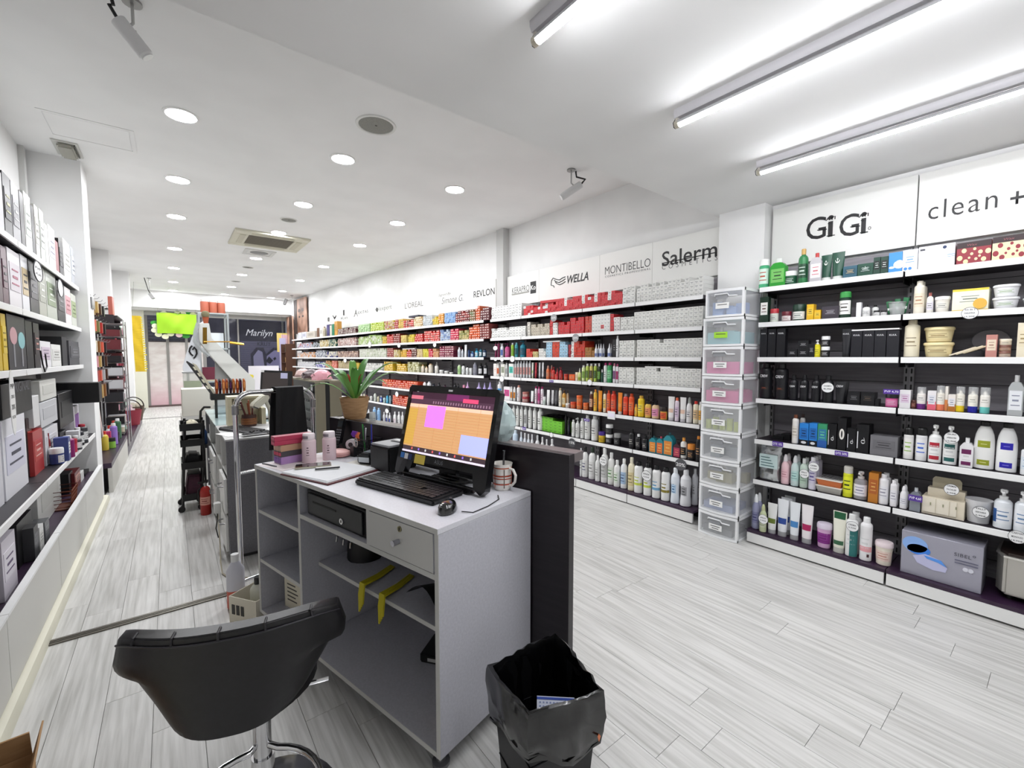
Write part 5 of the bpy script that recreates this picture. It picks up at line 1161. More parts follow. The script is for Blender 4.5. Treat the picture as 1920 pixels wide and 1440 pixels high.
# keyboard and mouse
t = thing('keyboard', 'black keyboard lying in front of the all-in-one computer', 'keyboard', dp(.40, .20, DZ), DK.rz+radians(2))
kb = B(); kb.slab([(-.232, 0), (.232, 0), (.232, .022), (-.232, .022)], -.078, .085); ob('base', kb, mat('121214', .4), t, bevel=.006)
ks = B()
for r in range(6):
    n = (17, 15, 15, 14, 13, 9)[r]; x = -.222
    for c in range(19):
        if r == 5 and 4 <= c <= 9: 
            if c == 4: ks.box((x, .062-r*.0225-.019+.004, .022), (x+.137, .062-r*.0225+.004, .0275))
            x += .0232; continue
        if c in (14, ) and r in (3,): x += .0232; continue
        ks.box((x, .062-r*.0225-.019+.004, .022), (x+.020, .062-r*.0225+.004, .0275)); x += .0232
ko = ob('keys', ks, mat('1c1c20', .35), t); ko['kind'] = 'stuff'
text('ASUS', t, (.06, -.04, .0224), .03, mat('7a7a80'), rot=(-pi/2, 0, 0))
t = thing('mouse', 'glossy black computer mouse at the desk corner', 'mouse', dp(.095, .135, DZ), DK.rz+radians(28))
q = B(); q.grid(lambda u, v: (.031*cos(2*pi*u)*sin(v*pi/2)**.7*(1-.12*sin(2*pi*u)), .056*sin(2*pi*u)*sin(v*pi/2)**.7, .003+.034*cos(v*pi/2)*(1-.15*sin(2*pi*u)*sin(v*pi/2))), 20, 8, closed_u=True); ob('shell', q, mat('0a0a0c', .12, cc=1.), t)
ob('base', B().lathe([(.028, 0), (.030, .004)], 18, sy=1.8), BLACK, t); ob('wheel', bx((-.004, .022, .03), (.004, .036, .036)), mat('3a3a3e'), t)
tag(ob('cable', B().tube([dp(.095-.05, .15, DZ+.004), dp(-.0+.01, .17, DZ+.003), dp(.012, .25, DZ+.003), dp(.03, .33, DZ+.003), dp(.06, .36, DZ+.004)], .0018, 6), BLACK), 'thin mouse cable looping to the right of the computer', 'cable')
# mug with spoon
t = thing('mug', 'white mug with red and brown plaid stripes beside the computer', 'mug', dp(.108, .445, DZ), DK.rz)
q = B(); q.lathe([(.001, 0), (.030, 0), (.036, .012), (.038, .05), (.037, .085), (.041, .105), (.039, .105), (.034, .083), (.034, .012), (.001, .008)], 24, caps=False); ob('body', q, mat('f1ede6', .2, cc=.6), t)
ob('handle', B().tube([(.036, 0, .088), (.056, -.002, .086), (.070, -.004, .066), (.066, -.003, .040), (.048, -.001, .022), (.036, 0, .022)], .0055, 8), mat('f1ede6', .2, cc=.6), t)
for z, c, hh in ((.088, 'c0562e', .004), (.056, 'b8482e', .006), (.046, 'b8482e', .004), (.024, 'b8482e', .005)): ob('stripe', L_([(.0385, z), (.0388, z+hh)], 24, caps=False), mat(c, .3), t)
for k in range(6):
    a_ = k*pi/3+.3; q = B(); q.lathe([(.0388, .012), (.0388, .086)], 2, a0=a_, a1=a_+.10); ob('stripe', q, mat('6a5a52' if k % 2 else 'b8482e', .3), t)
t = thing('spoon', 'steel spoon standing in the plaid mug', 'spoon', dp(.112, .445, DZ)); ob('handle', B().tube([(0, 0, .012), (.006, -.004, .08), (.004, -.01, .155)], [.004, .0035, .006], 8), mat('6a6a6e', .25, .9), t); ob('bowl', B().lathe([(.001, 0), (.012, .004), (.001, .012)], 10, c=(0, 0, .010)), mat('6a6a6e', .25, .9), t)
# receipt printer
t = thing('receipt_printer', 'black cube receipt printer left of the computer', 'printer', dp(.72, .385, DZ), DK.rz)
ob('body', bx((-.075, -.085, 0), (.07, .075, .115)), mat('121214', .45), t, bevel=.006); tp = ob('top_cover', bx((-.072, -.08, .1155), (.068, .07, .125)), mat('9fa0a4', .4), t, bevel=.003); ob('paper_slot', bx((-.03, .0, .1255), (.055, .014, .1275)), BLACK, tp); ob('paper', bx((-.025, .012, .1278), (.05, .04, .1295)), WHITE, tp)
# card terminal
t = thing('card_terminal', 'rounded black card terminal with white label beside the printer', 'card terminal', dp(.91, .385, DZ), DK.rz+.35)
q = B(); q.slab([(-.04, 0), (.04, 0), (.044, .03), (.03, .055), (-.03, .055), (-.044, .03)], -.06, .06); ob('body', q, mat('1c1d20', .3), t, bevel=.008); ob('label', bx((-.03, -.062, .012), (.03, -.0602, .036)), mat('e6ecf0'), t); ob('screen', bx((-.025, -.03, .0552), (.025, .03, .0562)), mat('8a9096', .15), t)
tag(ob('paper_note', bx((-.07, -.05, 0), (.07, .05, .0012)), mat('e9e6de', .7), loc=dp(.93, .35, DZ), rot=(0, 0, DK.rz+.2)), 'small paper note under the card terminal', 'paper')
# tape dispenser, cordless phone, pen basket
t = thing('tape_dispenser', 'black desk tape dispenser with a white roll', 'tape dispenser', dp(1.165, .435, DZ), DK.rz+.5)
ob('body', B().slab([(-.06, 0), (.06, 0), (.062, .03), (.045, .05), (.02, .028), (-.02, .028), (-.045, .05), (-.062, .055)], -.024, .024), mat('17171a', .4), t, bevel=.003)
q = B(); q.tube([(.0, -.012, .05), (.0, .012, .05)], .03, 20); ob('tape_roll', q, mat('e6e6ea', .3), t); q = B(); q.tube([(0, -.014, .05), (0, .014, .05)], .013, 16); ob('hub', q, mat('3a3a3e'), t)
t = thing('cordless_phone', 'black cordless phone upright in its cradle by the counter panel', 'phone', dp(1.31, .435, DZ), DK.rz+.3)
ob('cradle', B().prism([(-.04, -.04), (.04, -.04), (.045, .04), (-.045, .04)], 0, .03), mat('141417', .4), t, bevel=.008)
hs = ob('handset', bx((-.024, -.010, 0), (.024, .014, .155)), mat('131316', .35), t, loc=(0, 0, .026), rot=(-.30, 0, 0), bevel=.008); ob('display', bx((-.017, -.012, .105), (.017, -.0102, .14)), mat('2c3238', .15), hs)
for r in range(5):
    for c in range(3): ob('button', bx((-.0175+c*.013, -.012, .028+r*.014), (-.0085+c*.013, -.0102, .035+r*.014)), mat('7a7a80'), hs)
t = thing('pen_basket', 'black mesh pen basket on the cash desk', 'basket', dp(1.02, .445, DZ), DK.rz)
q = B(); 
for k in range(5): s_ = 1+.04*k; q.tube([(-.05*s_, -.038*s_, .01+k*.022), (.05*s_, -.038*s_, .01+k*.022), (.05*s_, .038*s_, .01+k*.022), (-.05*s_, .038*s_, .01+k*.022)], .0016 if k < 4 else .003, 5, closed=True)
for x in range(11):
    for sy in (-1, 1): q.tube([(-.05+.01*x, sy*.038, .0), ((-.05+.01*x)*1.18, sy*.044, .10)], .0012, 4)
ob('wire_mesh', q, mat('26262a', .35, .5), t); ob('floor_plate', bx((-.05, -.038, 0), (.05, .038, .003)), BLACK, t)
random.seed(8)
for i, (c, nm) in enumerate((('d8d8da', 'white'), ('3a3a3e', 'grey'), ('2c8a3c', 'green'), ('8a3a2c', 'brown'), ('e6e6e6', 'silver'), ('2a3aa0', 'blue'))):
    x, y = -.03+.012*i, random.uniform(-.02, .02); dx = random.uniform(-.03, .03)
    b_ = B(); b_.tube([(x, y, .004), (x+dx, y*1.3, .155+.01*(i % 3))], .004, 7); o_ = ob('pen', b_, mat(c, .3)); o_.location = dp(1.02, .445, DZ); o_.rotation_euler = (0, 0, DK.rz); tag(o_, f'{nm} pen standing in the black mesh basket', 'pen', 'pens in the mesh basket')
t = thing('hair_clip', 'purple and orange claw clip hooked on the pen basket', 'hair clip', dp(1.075, .42, DZ+.09), DK.rz)
q = B(); 
for k in range(5): q.tube([(-.03+.01*k, -.012, .012), (-.034+.011*k, -.02, .028), (-.028+.011*k, -.014, .045)], .003, 5)
ob('claw', q, mat('7a3ab0', .4), t); q = B(); 
for k in range(4): q.tube([(.008+.008*k, -.014, .0), (.01+.008*k, -.022, .025), (.008+.008*k, -.012, .042)], .003, 5)
ob('teeth', q, mat('e0703a', .4), t); ob('ring', B().tube([(.012+.016*cos(a_*pi/8), -.024, -.012+.024*sin(a_*pi/8)) for a_ in range(16)], .0015, 5, closed=True), mat('e8d6cc'), t)
tag(ob('card_stand', bx((-.015, -.01, 0), (.02, .01, .055)), mat('2a2a2e', .3), loc=dp(1.095, .40, DZ), rot=(0, 0, DK.rz), bevel=.002), 'small dark card stand beside the pen basket', 'stand')
# boxes, bottles, case, phone, papers on the left of the desk top
stack = [('lilac', 'b08ac0', 0, .036, .064), ('dark grey', '4a464a', .0365, .026, .066), ('tan', 'c0977a', .063, .03, .066)]
for r, (nm, c, z, hh, dd) in enumerate(stack):
    for k in range(3):
        t = thing('beauty_box', f'{nm} beauty box, {("left", "middle", "right")[k]} of three in the desk stack', 'box', dp(1.262-.026*k, .075, DZ+.0015+z), DK.rz, 'small beauty boxes stacked on the desk')
        ob('carton', bx((-.0125, 0, 0), (.0125, .12, hh)), mat(c, .4), t, bevel=.0008, seg=1); ob('end_print', bx((-.0115, -.001, hh*.2), (.0115, 0, hh*.85)), mat(('8a5ab0', 'e04a6a', 'd8b8a0')[r], .4), t)
for k in range(2):
    t = thing('beauty_box', f'{("lower", "upper")[k]} long red beauty box on top of the desk stack', 'box', dp(1.236, .085, DZ+.096+.022*k), DK.rz-.12, 'small beauty boxes stacked on the desk')
    ob('carton', bx((-.022, -.03, 0), (.03, .15, .0215)), mat('b83a58', .4), t, bevel=.0008, seg=1); ob('end_print', bx((-.018, -.031, .006), (.026, -.03, .016)), mat('d86a84'), t)
for k, (u_, v_) in enumerate(((1.150, .19), (1.128, .285))):
    t = thing('pink_bottle', f'pale pink lotion bottle with white cap, {("nearer", "farther")[k]} one on the desk', 'bottle', dp(u_, v_, DZ), DK.rz, 'pale pink bottles on the desk')
    ob('body', L_([(.030, 0), (.033, .004), (.033, .108), (.030, .114), (.026, .116)], 22), mat('e9d0d6', .3), t); ob('cap', L_([(.0275, .116), (.0285, .118), (.0285, .142), (.026, .146)], 22), mat('f2e6ea', .3), t)
    ob('lettering', band(.0333, .03, .0333, .09, 4, .35), [mat('e9d0d6', .3), mat('6a4a54')], t, rot=(0, 0, .9)); ob('cap_print', L_([(.0287, .122), (.0287, .136)], 10, a0=-2.4, a1=-.6), mat('8a8088', .4), t)
t = thing('round_case', 'rounded pink zip case lying behind the pink bottles', 'case', dp(1.155, .35, DZ), DK.rz+.4)
ob('lower_half', B().lathe([(.035, 0), (.05, .008), (.052, .016)], 22, sx=1.25), mat('e0a8a4', .45), t); ob('zip', B().lathe([(.0525, .0162), (.0525, .019)], 22, sx=1.25), mat('c08a88', .4), t); ob('upper_half', B().lathe([(.052, .0192), (.05, .028), (.035, .036), (.001, .038)], 22, sx=1.25, caps=False), mat('e6b0ac', .45), t)
t = thing('smartphone', 'smartphone with black screen lying on the papers', 'phone', dp(1.005, .135, DZ+.0125), DK.rz+radians(62))
ob('body', bx((-.078, -.037, 0), (.078, .037, .008)), mat('c9c4b0', .25, .5), t, bevel=.003); ob('glass', bx((-.074, -.034, .0081), (.074, .034, .0088)), mat('121214', .08, cc=1.), t)
t = thing('folder', 'dark red document folder with papers at the desk front', 'folder', dp(.88, .155, DZ), DK.rz+radians(8))
ob('cover', B().slab([(-.16, 0), (.165, 0), (.165, .006), (-.16, .006)], -.145, .13), mat('5a1a22', .5), t, bevel=.001, seg=1)
for k in range(3): ob('sheet', B().box((-.158-.004*k, -.138+.004*k, .0062+.0018*k), (.15-.006*k, .128, .0078+.0018*k)), mat('eef0f3', .7), t, rot=(0, 0, .01*k))
tag(ob('paper_sheet', bx((-.105, -.15, 0), (.105, .15, .0012)), mat('efe6e6', .7), loc=dp(1.20, .165, DZ), rot=(0, 0, DK.rz+.1)), 'printed pink-tinted sheet under the small boxes', 'paper')
tag(ob('paper_sheet', bx((-.05, -.035, 0), (.05, .035, .0015)), mat('f2f2f0', .7), loc=dp(.925, .16, DZ+.0135), rot=(0, 0, DK.rz+1.0)), 'small folded white note beside the smartphone', 'paper')
tag(ob('pen', B().tube([(-.05, 0, .004), (.055, 0, .004)], .0035, 8), mat('2c2c34', .3), loc=dp(.90, .145, DZ+.0145), rot=(0, 0, DK.rz+1.05)), 'dark pen lying on the folder papers', 'pen')
tag(ob('pen', B().tube([(-.06, 0, .004), (.06, 0, .004)], .003, 8), mat('4a4a50', .3), loc=dp(1.235, .035, DZ+.001), rot=(0, 0, DK.rz+.12)), 'slim dark pen at the left corner of the desk', 'pen')
# potted plant on the counter panel
t = thing('potted_plant', 'bromeliad with strap leaves in a paper-wrapped pot', 'plant', dp(1.335, .565, 1.0)); 
q = B(); q.lathe([(.001, 0), (.058, 0), (.062, .01), (.080, .105), (.083, .125), (.078, .125), (.074, .11), (.001, .10)], 22, caps=False); ob('pot_wrap', q, grain_mat('kraft_paper', '9a7650', 'b8946a', .8, scale=(1, 1, 6), noise=14., bump=.3), t)
lv = mat('5c9c44', .4); lv2 = mat('7cb456', .4)
def leaf(az, ln, rise, droop, wd, m):
    pts = []; n = 9
    for i in range(n+1):
        s_ = i/n; r = ln*s_; z = .10+rise*sin(s_*1.7)-droop*s_**3; pts.append((r, z, wd*1.45*sin(pi*min(1, .12+s_*.88))**.8*(1.0 if s_ < .95 else .4)))
    b_ = B()
    def fn(u, v):
        i = u*n; k_ = min(int(i), n-1); f_ = i-k_; r = pts[k_][0]*(1-f_)+pts[k_+1][0]*f_; z = pts[k_][1]*(1-f_)+pts[k_+1][1]*f_; w_ = pts[k_][2]*(1-f_)+pts[k_+1][2]*f_
        y = (v-.5)*w_; return (r*cos(az)-y*sin(az), r*sin(az)+y*cos(az), z+abs(v-.5)*w_*.35)
    b_.grid(fn, n, 4); ob('leaf', b_, m, t)
E3 = math.atan2(_r.y, _r.x)      # sideways direction of the room view, for leaf fan angles
for az, ln, rise, dr_, wd, m in ((0.1, .27, .24, .02, .034, lv), (.35, .30, .20, .06, .030, lv2), (-.25, .22, .16, .06, .026, lv), (pi-.1, .26, .25, .04, .030, lv), (pi+.25, .28, .15, .10, .026, lv2), (pi-.5, .24, .18, .05, .028, lv), (1.2, .14, .25, .0, .036, lv), (2.0, .12, .24, .0, .032, lv2), (-1.2, .12, .20, .0, .030, lv), (-2.0, .14, .18, .02, .03, lv2), (.8, .2, .2, .02, .03, lv), (2.5, .2, .2, .03, .028, lv)): leaf(az+E3, ln, rise, dr_, wd, m)
for az, ln in ((1.6, .05), (-1.5, .04), (0, .05), (3.0, .05)): leaf(az+E3, ln, .16, 0, .02, mat('b0382c', .45))
tag(ob('glass_vase', B().lathe([(.001, 0), (.018, 0), (.02, .02), (.016, .05), (.014, .05), (.017, .02), (.001, .004)], 14, caps=False), mat('e6ecec', .08, a=.4), loc=dp(1.16, .565, 1.0)), 'tiny clear glass on the counter ledge beside the plant', 'glass')
# clear wrapped bag behind the screen
random.seed(6); q = B(); q.grid(lambda u, v: ((.06*(sin(pi*min(1, v*.8+.15)))+random.uniform(-.006, .006))*cos(2*pi*u), (.045*sin(pi*min(1, v*.8+.15))+random.uniform(-.006, .006))*sin(2*pi*u), .17*v), 16, 10, closed_u=True)
tag(ob('gift_bag', q, mat('c9dcdc', .15, a=.75), loc=dp(.20, .565, 1.0), ang=15), 'crumpled clear bag of pale green goods on the counter ledge', 'bag')

# ------------------------------------------------------------------ things on the shelves under the desk
t = thing('food_tub', 'white plastic tub on the upper left desk shelf', 'tub', dp(1.07, .16, .6138)); q = B(); q.lathe([(.001, 0), (.045, 0), (.054, .075), (.058, .08), (.055, .08), (.043, .004), (.001, .004)], 22, caps=False); ob('body', q, mat('e9e9ee', .35), t)
t = thing('cling_bowl', 'clear bowl wrapped in film behind the white tub', 'bowl', dp(1.0, .30, .6135)); ob('bowl', L_([(.04, 0), (.065, .085), (.068, .09)], 18), mat('b9bcb8', .2, a=.7), t); ob('lid', L_([(.07, .0905), (.07, .10), (.04, .112)], 18), mat('c9ccca', .15, a=.7), t)
tag(ob('soap_box', bx((-.03, -.05, 0), (.03, .05, .04)), mat('4a1426', .4), loc=dp(1.17, .20, .6135), rot=(0, 0, DK.rz+.3), bevel=.002), 'small maroon box on the upper left desk shelf', 'box')
tag(ob('soap_box', bx((-.035, -.05, 0), (.035, .05, .055)), mat('131316', .4), loc=dp(1.165, .21, .654), rot=(0, 0, DK.rz+.2), bevel=.002), 'black box on top of the small maroon box', 'box')
t = thing('green_leaves', 'green leek leaves leaning in the desk shelf', 'leaves', dp(.965, .12, .6145), DK.rz)
for k in range(5):
    q = B(); dx = .012*(k-2); q.grid(lambda u, v, dx=dx, k=k: (dx*(1+2*u)+(v-.5)*.016, .02*k-.03*u, .002+.13*u-.05*u*u*(k % 3)), 6, 2); ob('leaf', q, mat(('4aa02c', '7ac04a', '3a8a24')[k % 3], .4), t)
t = thing('plastic_cup', 'clear plastic cup with brown contents on the middle desk shelf', 'cup', dp(1.10, .17, .3645)); q = B(); q.lathe([(.001, 0), (.028, 0), (.038, .10), (.039, .10), (.0365, .1), (.027, .003), (.001, .003)], 20, caps=False); ob('cup', q, mat('d9dad6', .1, a=.35), t); ob('contents', L_([(.0265, .004), (.03, .026)], 16), mat('8a5a2c', .6), t)
t = thing('drink_bottle', 'matte turquoise drinking bottle on the middle desk shelf', 'bottle', dp(.945, .12, .3648)); ob('body', L_([(.030, 0), (.034, .005), (.034, .18), (.028, .20), (.018, .21)], 24), mat('3f9aa4', .5), t); ob('cap', L_([(.019, .211), (.019, .224), (.016, .227)], 16), mat('b9c4c6', .3), t)
for k, (u_, v_, nm) in enumerate(((1.17, .10, 'left'), (1.0, .10, 'right'))):
    t = thing('storage_carton', f'{nm} open cream carton with printed lettering under the desk', 'box', dp(u_, v_, .104), DK.rz+.1); c = mat('e3dcc8', .7)
    for a_, b_ in (((-.075, 0, 0), (.075, .004, .15)), ((-.075, .15, 0), (.075, .154, .15)), ((-.075, .0045, 0), (-.071, .1495, .15)), ((.071, .0045, 0), (.075, .1495, .15)), ((-.071, .0045, 0), (.071, .1495, .004))): ob('wall', bx(a_, b_), c, t)
    for r in range(5): ob('print_line', bx((-.05, -.001, .12-.02*r), (.02+.01*(r % 3), -.0002, .126-.02*r)), mat('4a4238'), t)
t = thing('paper_roll', 'white paper roll lying on the open cartons', 'paper roll', dp(1.14, .15, .264), DK.rz+.5); q = B(); q.tube([(-.06, 0, .04), (.06, 0, .04)], .04, 22); ob('roll', q, mat('eeeeee', .8), t); q = B(); q.tube([(.0605, 0, .04), (.062, 0, .04)], .015, 14); ob('core', q, mat('b9b09a'), t)
# open box with bottles on the floor left of the desk
t = thing('storage_carton', 'open white carton with a black-capped bottle on the floor beside the desk', 'box', dp(1.445, .05, 0), DK.rz+.35); c = mat('e6dfcd', .7)
for a_, b_ in (((-.09, -.1, 0), (.09, -.096, .14)), ((-.09, .1, 0), (.09, .104, .14)), ((-.09, -.0955, 0), (-.086, .0995, .14)), ((.086, -.0955, 0), (.09, .0995, .14)), ((-.086, -.0955, 0), (.086, .0995, .004))): ob('wall', bx(a_, b_), c, t)
for r in range(3): ob('print_mark', bx((-.07+.03*r, -.102, .05), (-.05+.03*r, -.1002, .1)), mat('2c2822'), t)
product('bot', dp(1.43, .04, .006), DK.rz, .075, .075, .21, 'd9dacb', '141416', '-', 'pale bottle with black cap standing in the open white carton')
t = thing('cleaner_bottle', 'white and red cleaner bottle standing beside the chrome rack', 'bottle', (.238, 2.75, 0)); ob('lower_body', L_([(.040, 0), (.043, .01), (.043, .10)], 18, sy=.75), mat('d2604a', .35), t); ob('upper_body', L_([(.043, .1005), (.043, .21), (.018, .255)], 18, sy=.75), mat('dcdce6', .35), t); ob('cap', L_([(.019, .2555), (.019, .295)], 14), mat('eeeeee', .4), t)
# black bag, yellow strap, cables, adaptor, paper bag inside the desk
t = thing('handbag', 'black drawstring bag with silver cord tips inside the desk', 'bag', dp(.765, .24, .4475), DK.rz)
random.seed(11); q = B(); q.grid(lambda u, v: ((.085*(1-.4*v*v)+random.uniform(-.005, .005))*cos(2*pi*u), (.075*(1-.3*v)+random.uniform(-.005, .005))*sin(2*pi*u), .185*v), 18, 8, closed_u=True); ob('body', q, mat('0d0c0f', .45), t)
for k in range(3): q = B(); q.tube([(-.03+.02*k, -.03, .18), (-.06+.04*k, -.075, .15), (-.075+.055*k, -.088, .10)], .0025, 6); ob('cord', q, mat('8a8a90', .3, .8), t); ob('cord_tip', B().tube([(-.075+.055*k, -.088, .10), (-.078+.056*k, -.09, .075)], .0045, 7), mat('c9c9cc', .2, 1.), t)
for k, u_ in enumerate((.53, .40)):
    t = thing('yellow_strap', f'{("left", "right")[k]} bundle of yellow plastic straps hanging over the desk shelf', 'strap', dp(u_, 0, 0), DK.rz)
    for j in range(4): q = B(); x = .008*j; q.tube([(x-.05, .25, .452), (x-.02, .16, .455), (x, .07, .464), (x+.01, .058, .43), (x+.012, .055, .36+.012*j)], [.004, .005, .006, .006, .004], 6); ob('strap', q, mat('c9bc22', .4), t)
tag(ob('cloth_bag', B().grid(lambda u, v: (-.06+.19*u, .06+.34*v, .4475+.17*(1-v)*sin(pi*min(1, u*.7+.3))*(.4+.6*u)+.01), 10, 8), mat('0b0b0e', .6), loc=dp(.20, .02, 0), rot=(0, 0, DK.rz)), 'black cloth bag slumped at the right inside the desk', 'bag')
t = thing('power_adaptor', 'black power adaptor with white sticker on the desk floor', 'adaptor', dp(.36, .33, .104), DK.rz+.4); ob('case', bx((-.055, -.075, 0), (.055, .075, .04)), mat('0e0e10', .4), t, bevel=.006); ob('sticker', bx((-.02, -.0755, .012), (.02, -.0752, .026)), mat('b9b9ba'), t)
random.seed(13)
for k in range(3):
    c_ = Vector((-.18+.12*k-.15, .36, .104)); pts = [tuple(c_+Vector((.06*cos(a_*.7)+.01*a_*.3, .03*sin(a_*.9), .01+.05*(1+sin(a_*.5+k))))) for a_ in range(12)]
    tag(ob('cable', B().tube(pts, .0035, 6), BLACK, loc=DK.o, rot=(0, 0, DK.rz)), f'{ORD[k]} loop of black cable on the desk floor', 'cable', 'cables inside the desk')
t = thing('paper_bag', 'small crumpled kraft bag at the right inside the desk', 'bag', dp(.075, .17, .104), DK.rz); q = B(); q.add([(-.05, -.07, 0), (.05, -.07, 0), (.05, .07, 0), (-.05, .07, 0), (-.05, -.06, .24), (.045, -.065, .20), (.05, .06, .25), (-.045, .06, .22)], [(0,3,2,1),(0,1,5,4),(1,2,6,5),(2,3,7,6),(3,0,4,7)]); ob('sack', q, mat('b9a888', .8), t); ob('crease', bx((-.03, -.0715, .10), (.03, -.070, .104)), mat('7a6a50'), t)

# ------------------------------------------------------------------ stool, waste bin, cardboard box
PH = radians(20); ch = thing('office_stool', 'black upholstered swivel stool with chrome column in the foreground', 'stool', (.172, 1.405, 0), -PH)
blkl = grain_mat('black_leather', '0b0a0c', '121014', .42, noise=60., detail=4., bump=.15)
def back_fn(off):
    def fn(u, v):
        s_ = 2*u-1; z = .43+.288*v; half = .185+.085*min(1, v*1.5)-.02*max(0, v-.7)/.3; e = abs(s_)
        x = half*s_; y = -.215+off+.13*e**2.6+.035*(v-.5)*-1; z += -.045*e**4*(v if v > .5 else -(1-v)*1.2)
        return (x-.03, y, z)
    return fn
q = B(); q.grid(back_fn(0), 24, 14); q.grid(back_fn(.042), 24, 14)
n0 = 25
for (i0, st, cnt) in ((0, 1, 24), (14*25, 1, 24)):
    for k in range(cnt): a_ = i0+k; q.f.append((a_, a_+1, a_+1+375, a_+375)); q.m.append(0)
for i0 in (0, 24):
    for k in range(14): a_ = i0+25*k; q.f.append((a_, a_+25, a_+25+375, a_+375)); q.m.append(0)
ob('backrest', q.mesh('backrest', .012, 3, ang=70), blkl, ch)
pip = B(); pip.tube([back_fn(-.002)(i/24, .93) for i in range(25)], .0028, 6); ob('seam', pip, mat('1c1a20', .4), ch)
for k in range(5): pp = B(); u_ = .12+.19*k; pp.tube([back_fn(-.002)(u_, .94), back_fn(.0)(u_, 1.0), tuple(Vector(back_fn(.021)(u_, 1.0))+Vector((0, 0, .002)))], .003, 6); ob('seam', pp, mat('17151a', .4), ch)
st = B(); st.prism([(.165*cos(a_*pi/14)-.015, .17*sin(a_*pi/14)+.01) for a_ in range(28)], .40, .475); ob('seat', st, blkl, ch, bevel=.02, seg=3)
ob('seat_plate', bx((-.08, -.08, .385), (.08, .08, .399)), mat('1a1a1c', .4, .6), ch); ob('lever', B().tube([(.04, 0, .38), (.18, .02, .375)], .006, 8), CHROME, ch)
ob('outer_column', B().cyl((0, 0, .03), .030, .17, 20), CHROME, ch); ob('gas_lift', B().cyl((0, 0, .2005), .024, .184, 20), CHROME, ch); ob('base', L_([(.20, 0), (.205, .004), (.15, .016), (.05, .028), (.031, .029)], 36), CHROME, ch)
fr = B(); P = [(.165*cos(a_)+.01, -.19+.165*sin(a_)*1.0, .235) for a_ in [pi*.5-.22-k*(2*pi-.44)/30 for k in range(31)]]; fr.tube([(.02, -.012, .235)]+P+[(-.02, -.012, .235)], .009, 10); ob('footrest', fr, CHROME, ch)

t = thing('waste_bin', 'black wire mesh bin at the end of the cash desk', 'bin', (.842, .925, 0), radians(-10))
q = B(); 
def sq(r, z, n=4): return [(r*cos(a_*pi/2+pi/4), r*sin(a_*pi/2+pi/4), z) for a_ in range(4)]
a0, a1 = sq(.125, .0), sq(.165, .40); q.add(a0+a1, [(0, 1, 5, 4), (1, 2, 6, 5), (2, 3, 7, 6), (3, 0, 4, 7), (3, 2, 1, 0)])
ob('mesh_body', q, mat('151517', .4, .4), t)
for zz in (.0, .13, .26): s_ = .125+.04*zz/.4; ob('wire_ring', B().tube([(x*1.01, y*1.01, z) for x, y, z in sq(s_, zz+.004)], .003, 6, closed=True), mat('222226', .3, .6), t)
t = thing('bin_liner', 'glossy black bin bag lining the waste bin and folded over its rim', 'bag', (.842, .925, 0), radians(-10))
random.seed(21); q = B(); N1 = 40; rnd = [[random.uniform(-1, 1) for _ in range(N1)] for _ in range(16)]
prof = [(.10, .06), (.125, .15), (.145, .30), (.157, .40), (.166, .425), (.176, .42), (.180, .39), (.182, .34), (.178, .30), (.172, .275), (.1695, .26)]
def lin_fn(u, v):
    i = int(round(u*N1)) % N1; k = v*(len(prof)-1); k0 = min(int(k), len(prof)-2); f_ = k-k0
    r = prof[k0][0]*(1-f_)+prof[k0+1][0]*f_; z = prof[k0][1]*(1-f_)+prof[k0+1][1]*f_
    a_ = 2*pi*u; sq_ = 1/max(abs(cos(a_)), abs(sin(a_)))**.86*.74
    w_ = rnd[int(round(k))][i]
    if k > 7.5: z += .028*sin(a_*2+.6)+.012*sin(5*a_)+.006*w_
    return ((r*sq_+.005*w_)*cos(a_), (r*sq_+.005*w_)*sin(a_), z+.012*sin(a_*2)*(1 if 2.5 < k < 8 else 0)+.004*w_)
q.grid(lin_fn, N1, 20, closed_u=True); ob('film', q, mat('0a0a0b', .2, cc=.3), t, ang=45)
ob('floor_film', bx((-.07, -.07, .058), (.07, .07, .062)), mat('0a0a0b', .2), t); ob('orange_tag', bx((-.012, -.006, 0), (.012, .006, .001)), mat('d2703a', .5), t, loc=(.105, -.13, .282), rot=(1.2, .2, .7))
tt = thing('pill_card', 'small white and blue printed card thrown in the bin', 'card', at(1042, 1322, Z=.345), radians(38), rot=(radians(-38), 0, radians(-42)))
ob('card', bx((-.055, 0, -.02), (.055, .001, .02)), mat('dfe4f4', .5), tt); ob('blue_stripe', bx((-.055, -.0006, .012), (.055, 0, .018)), mat('3a55b0', .5), tt)
dots = B()
for r in range(3):
    for c in range(10): dots.box((-.048+c*.01, -.0006, -.015+r*.009), (-.043+c*.01, 0, -.011+r*.009))
do = ob('printed_dots', dots, mat('8a96c0', .5), tt); do['kind'] = 'stuff'
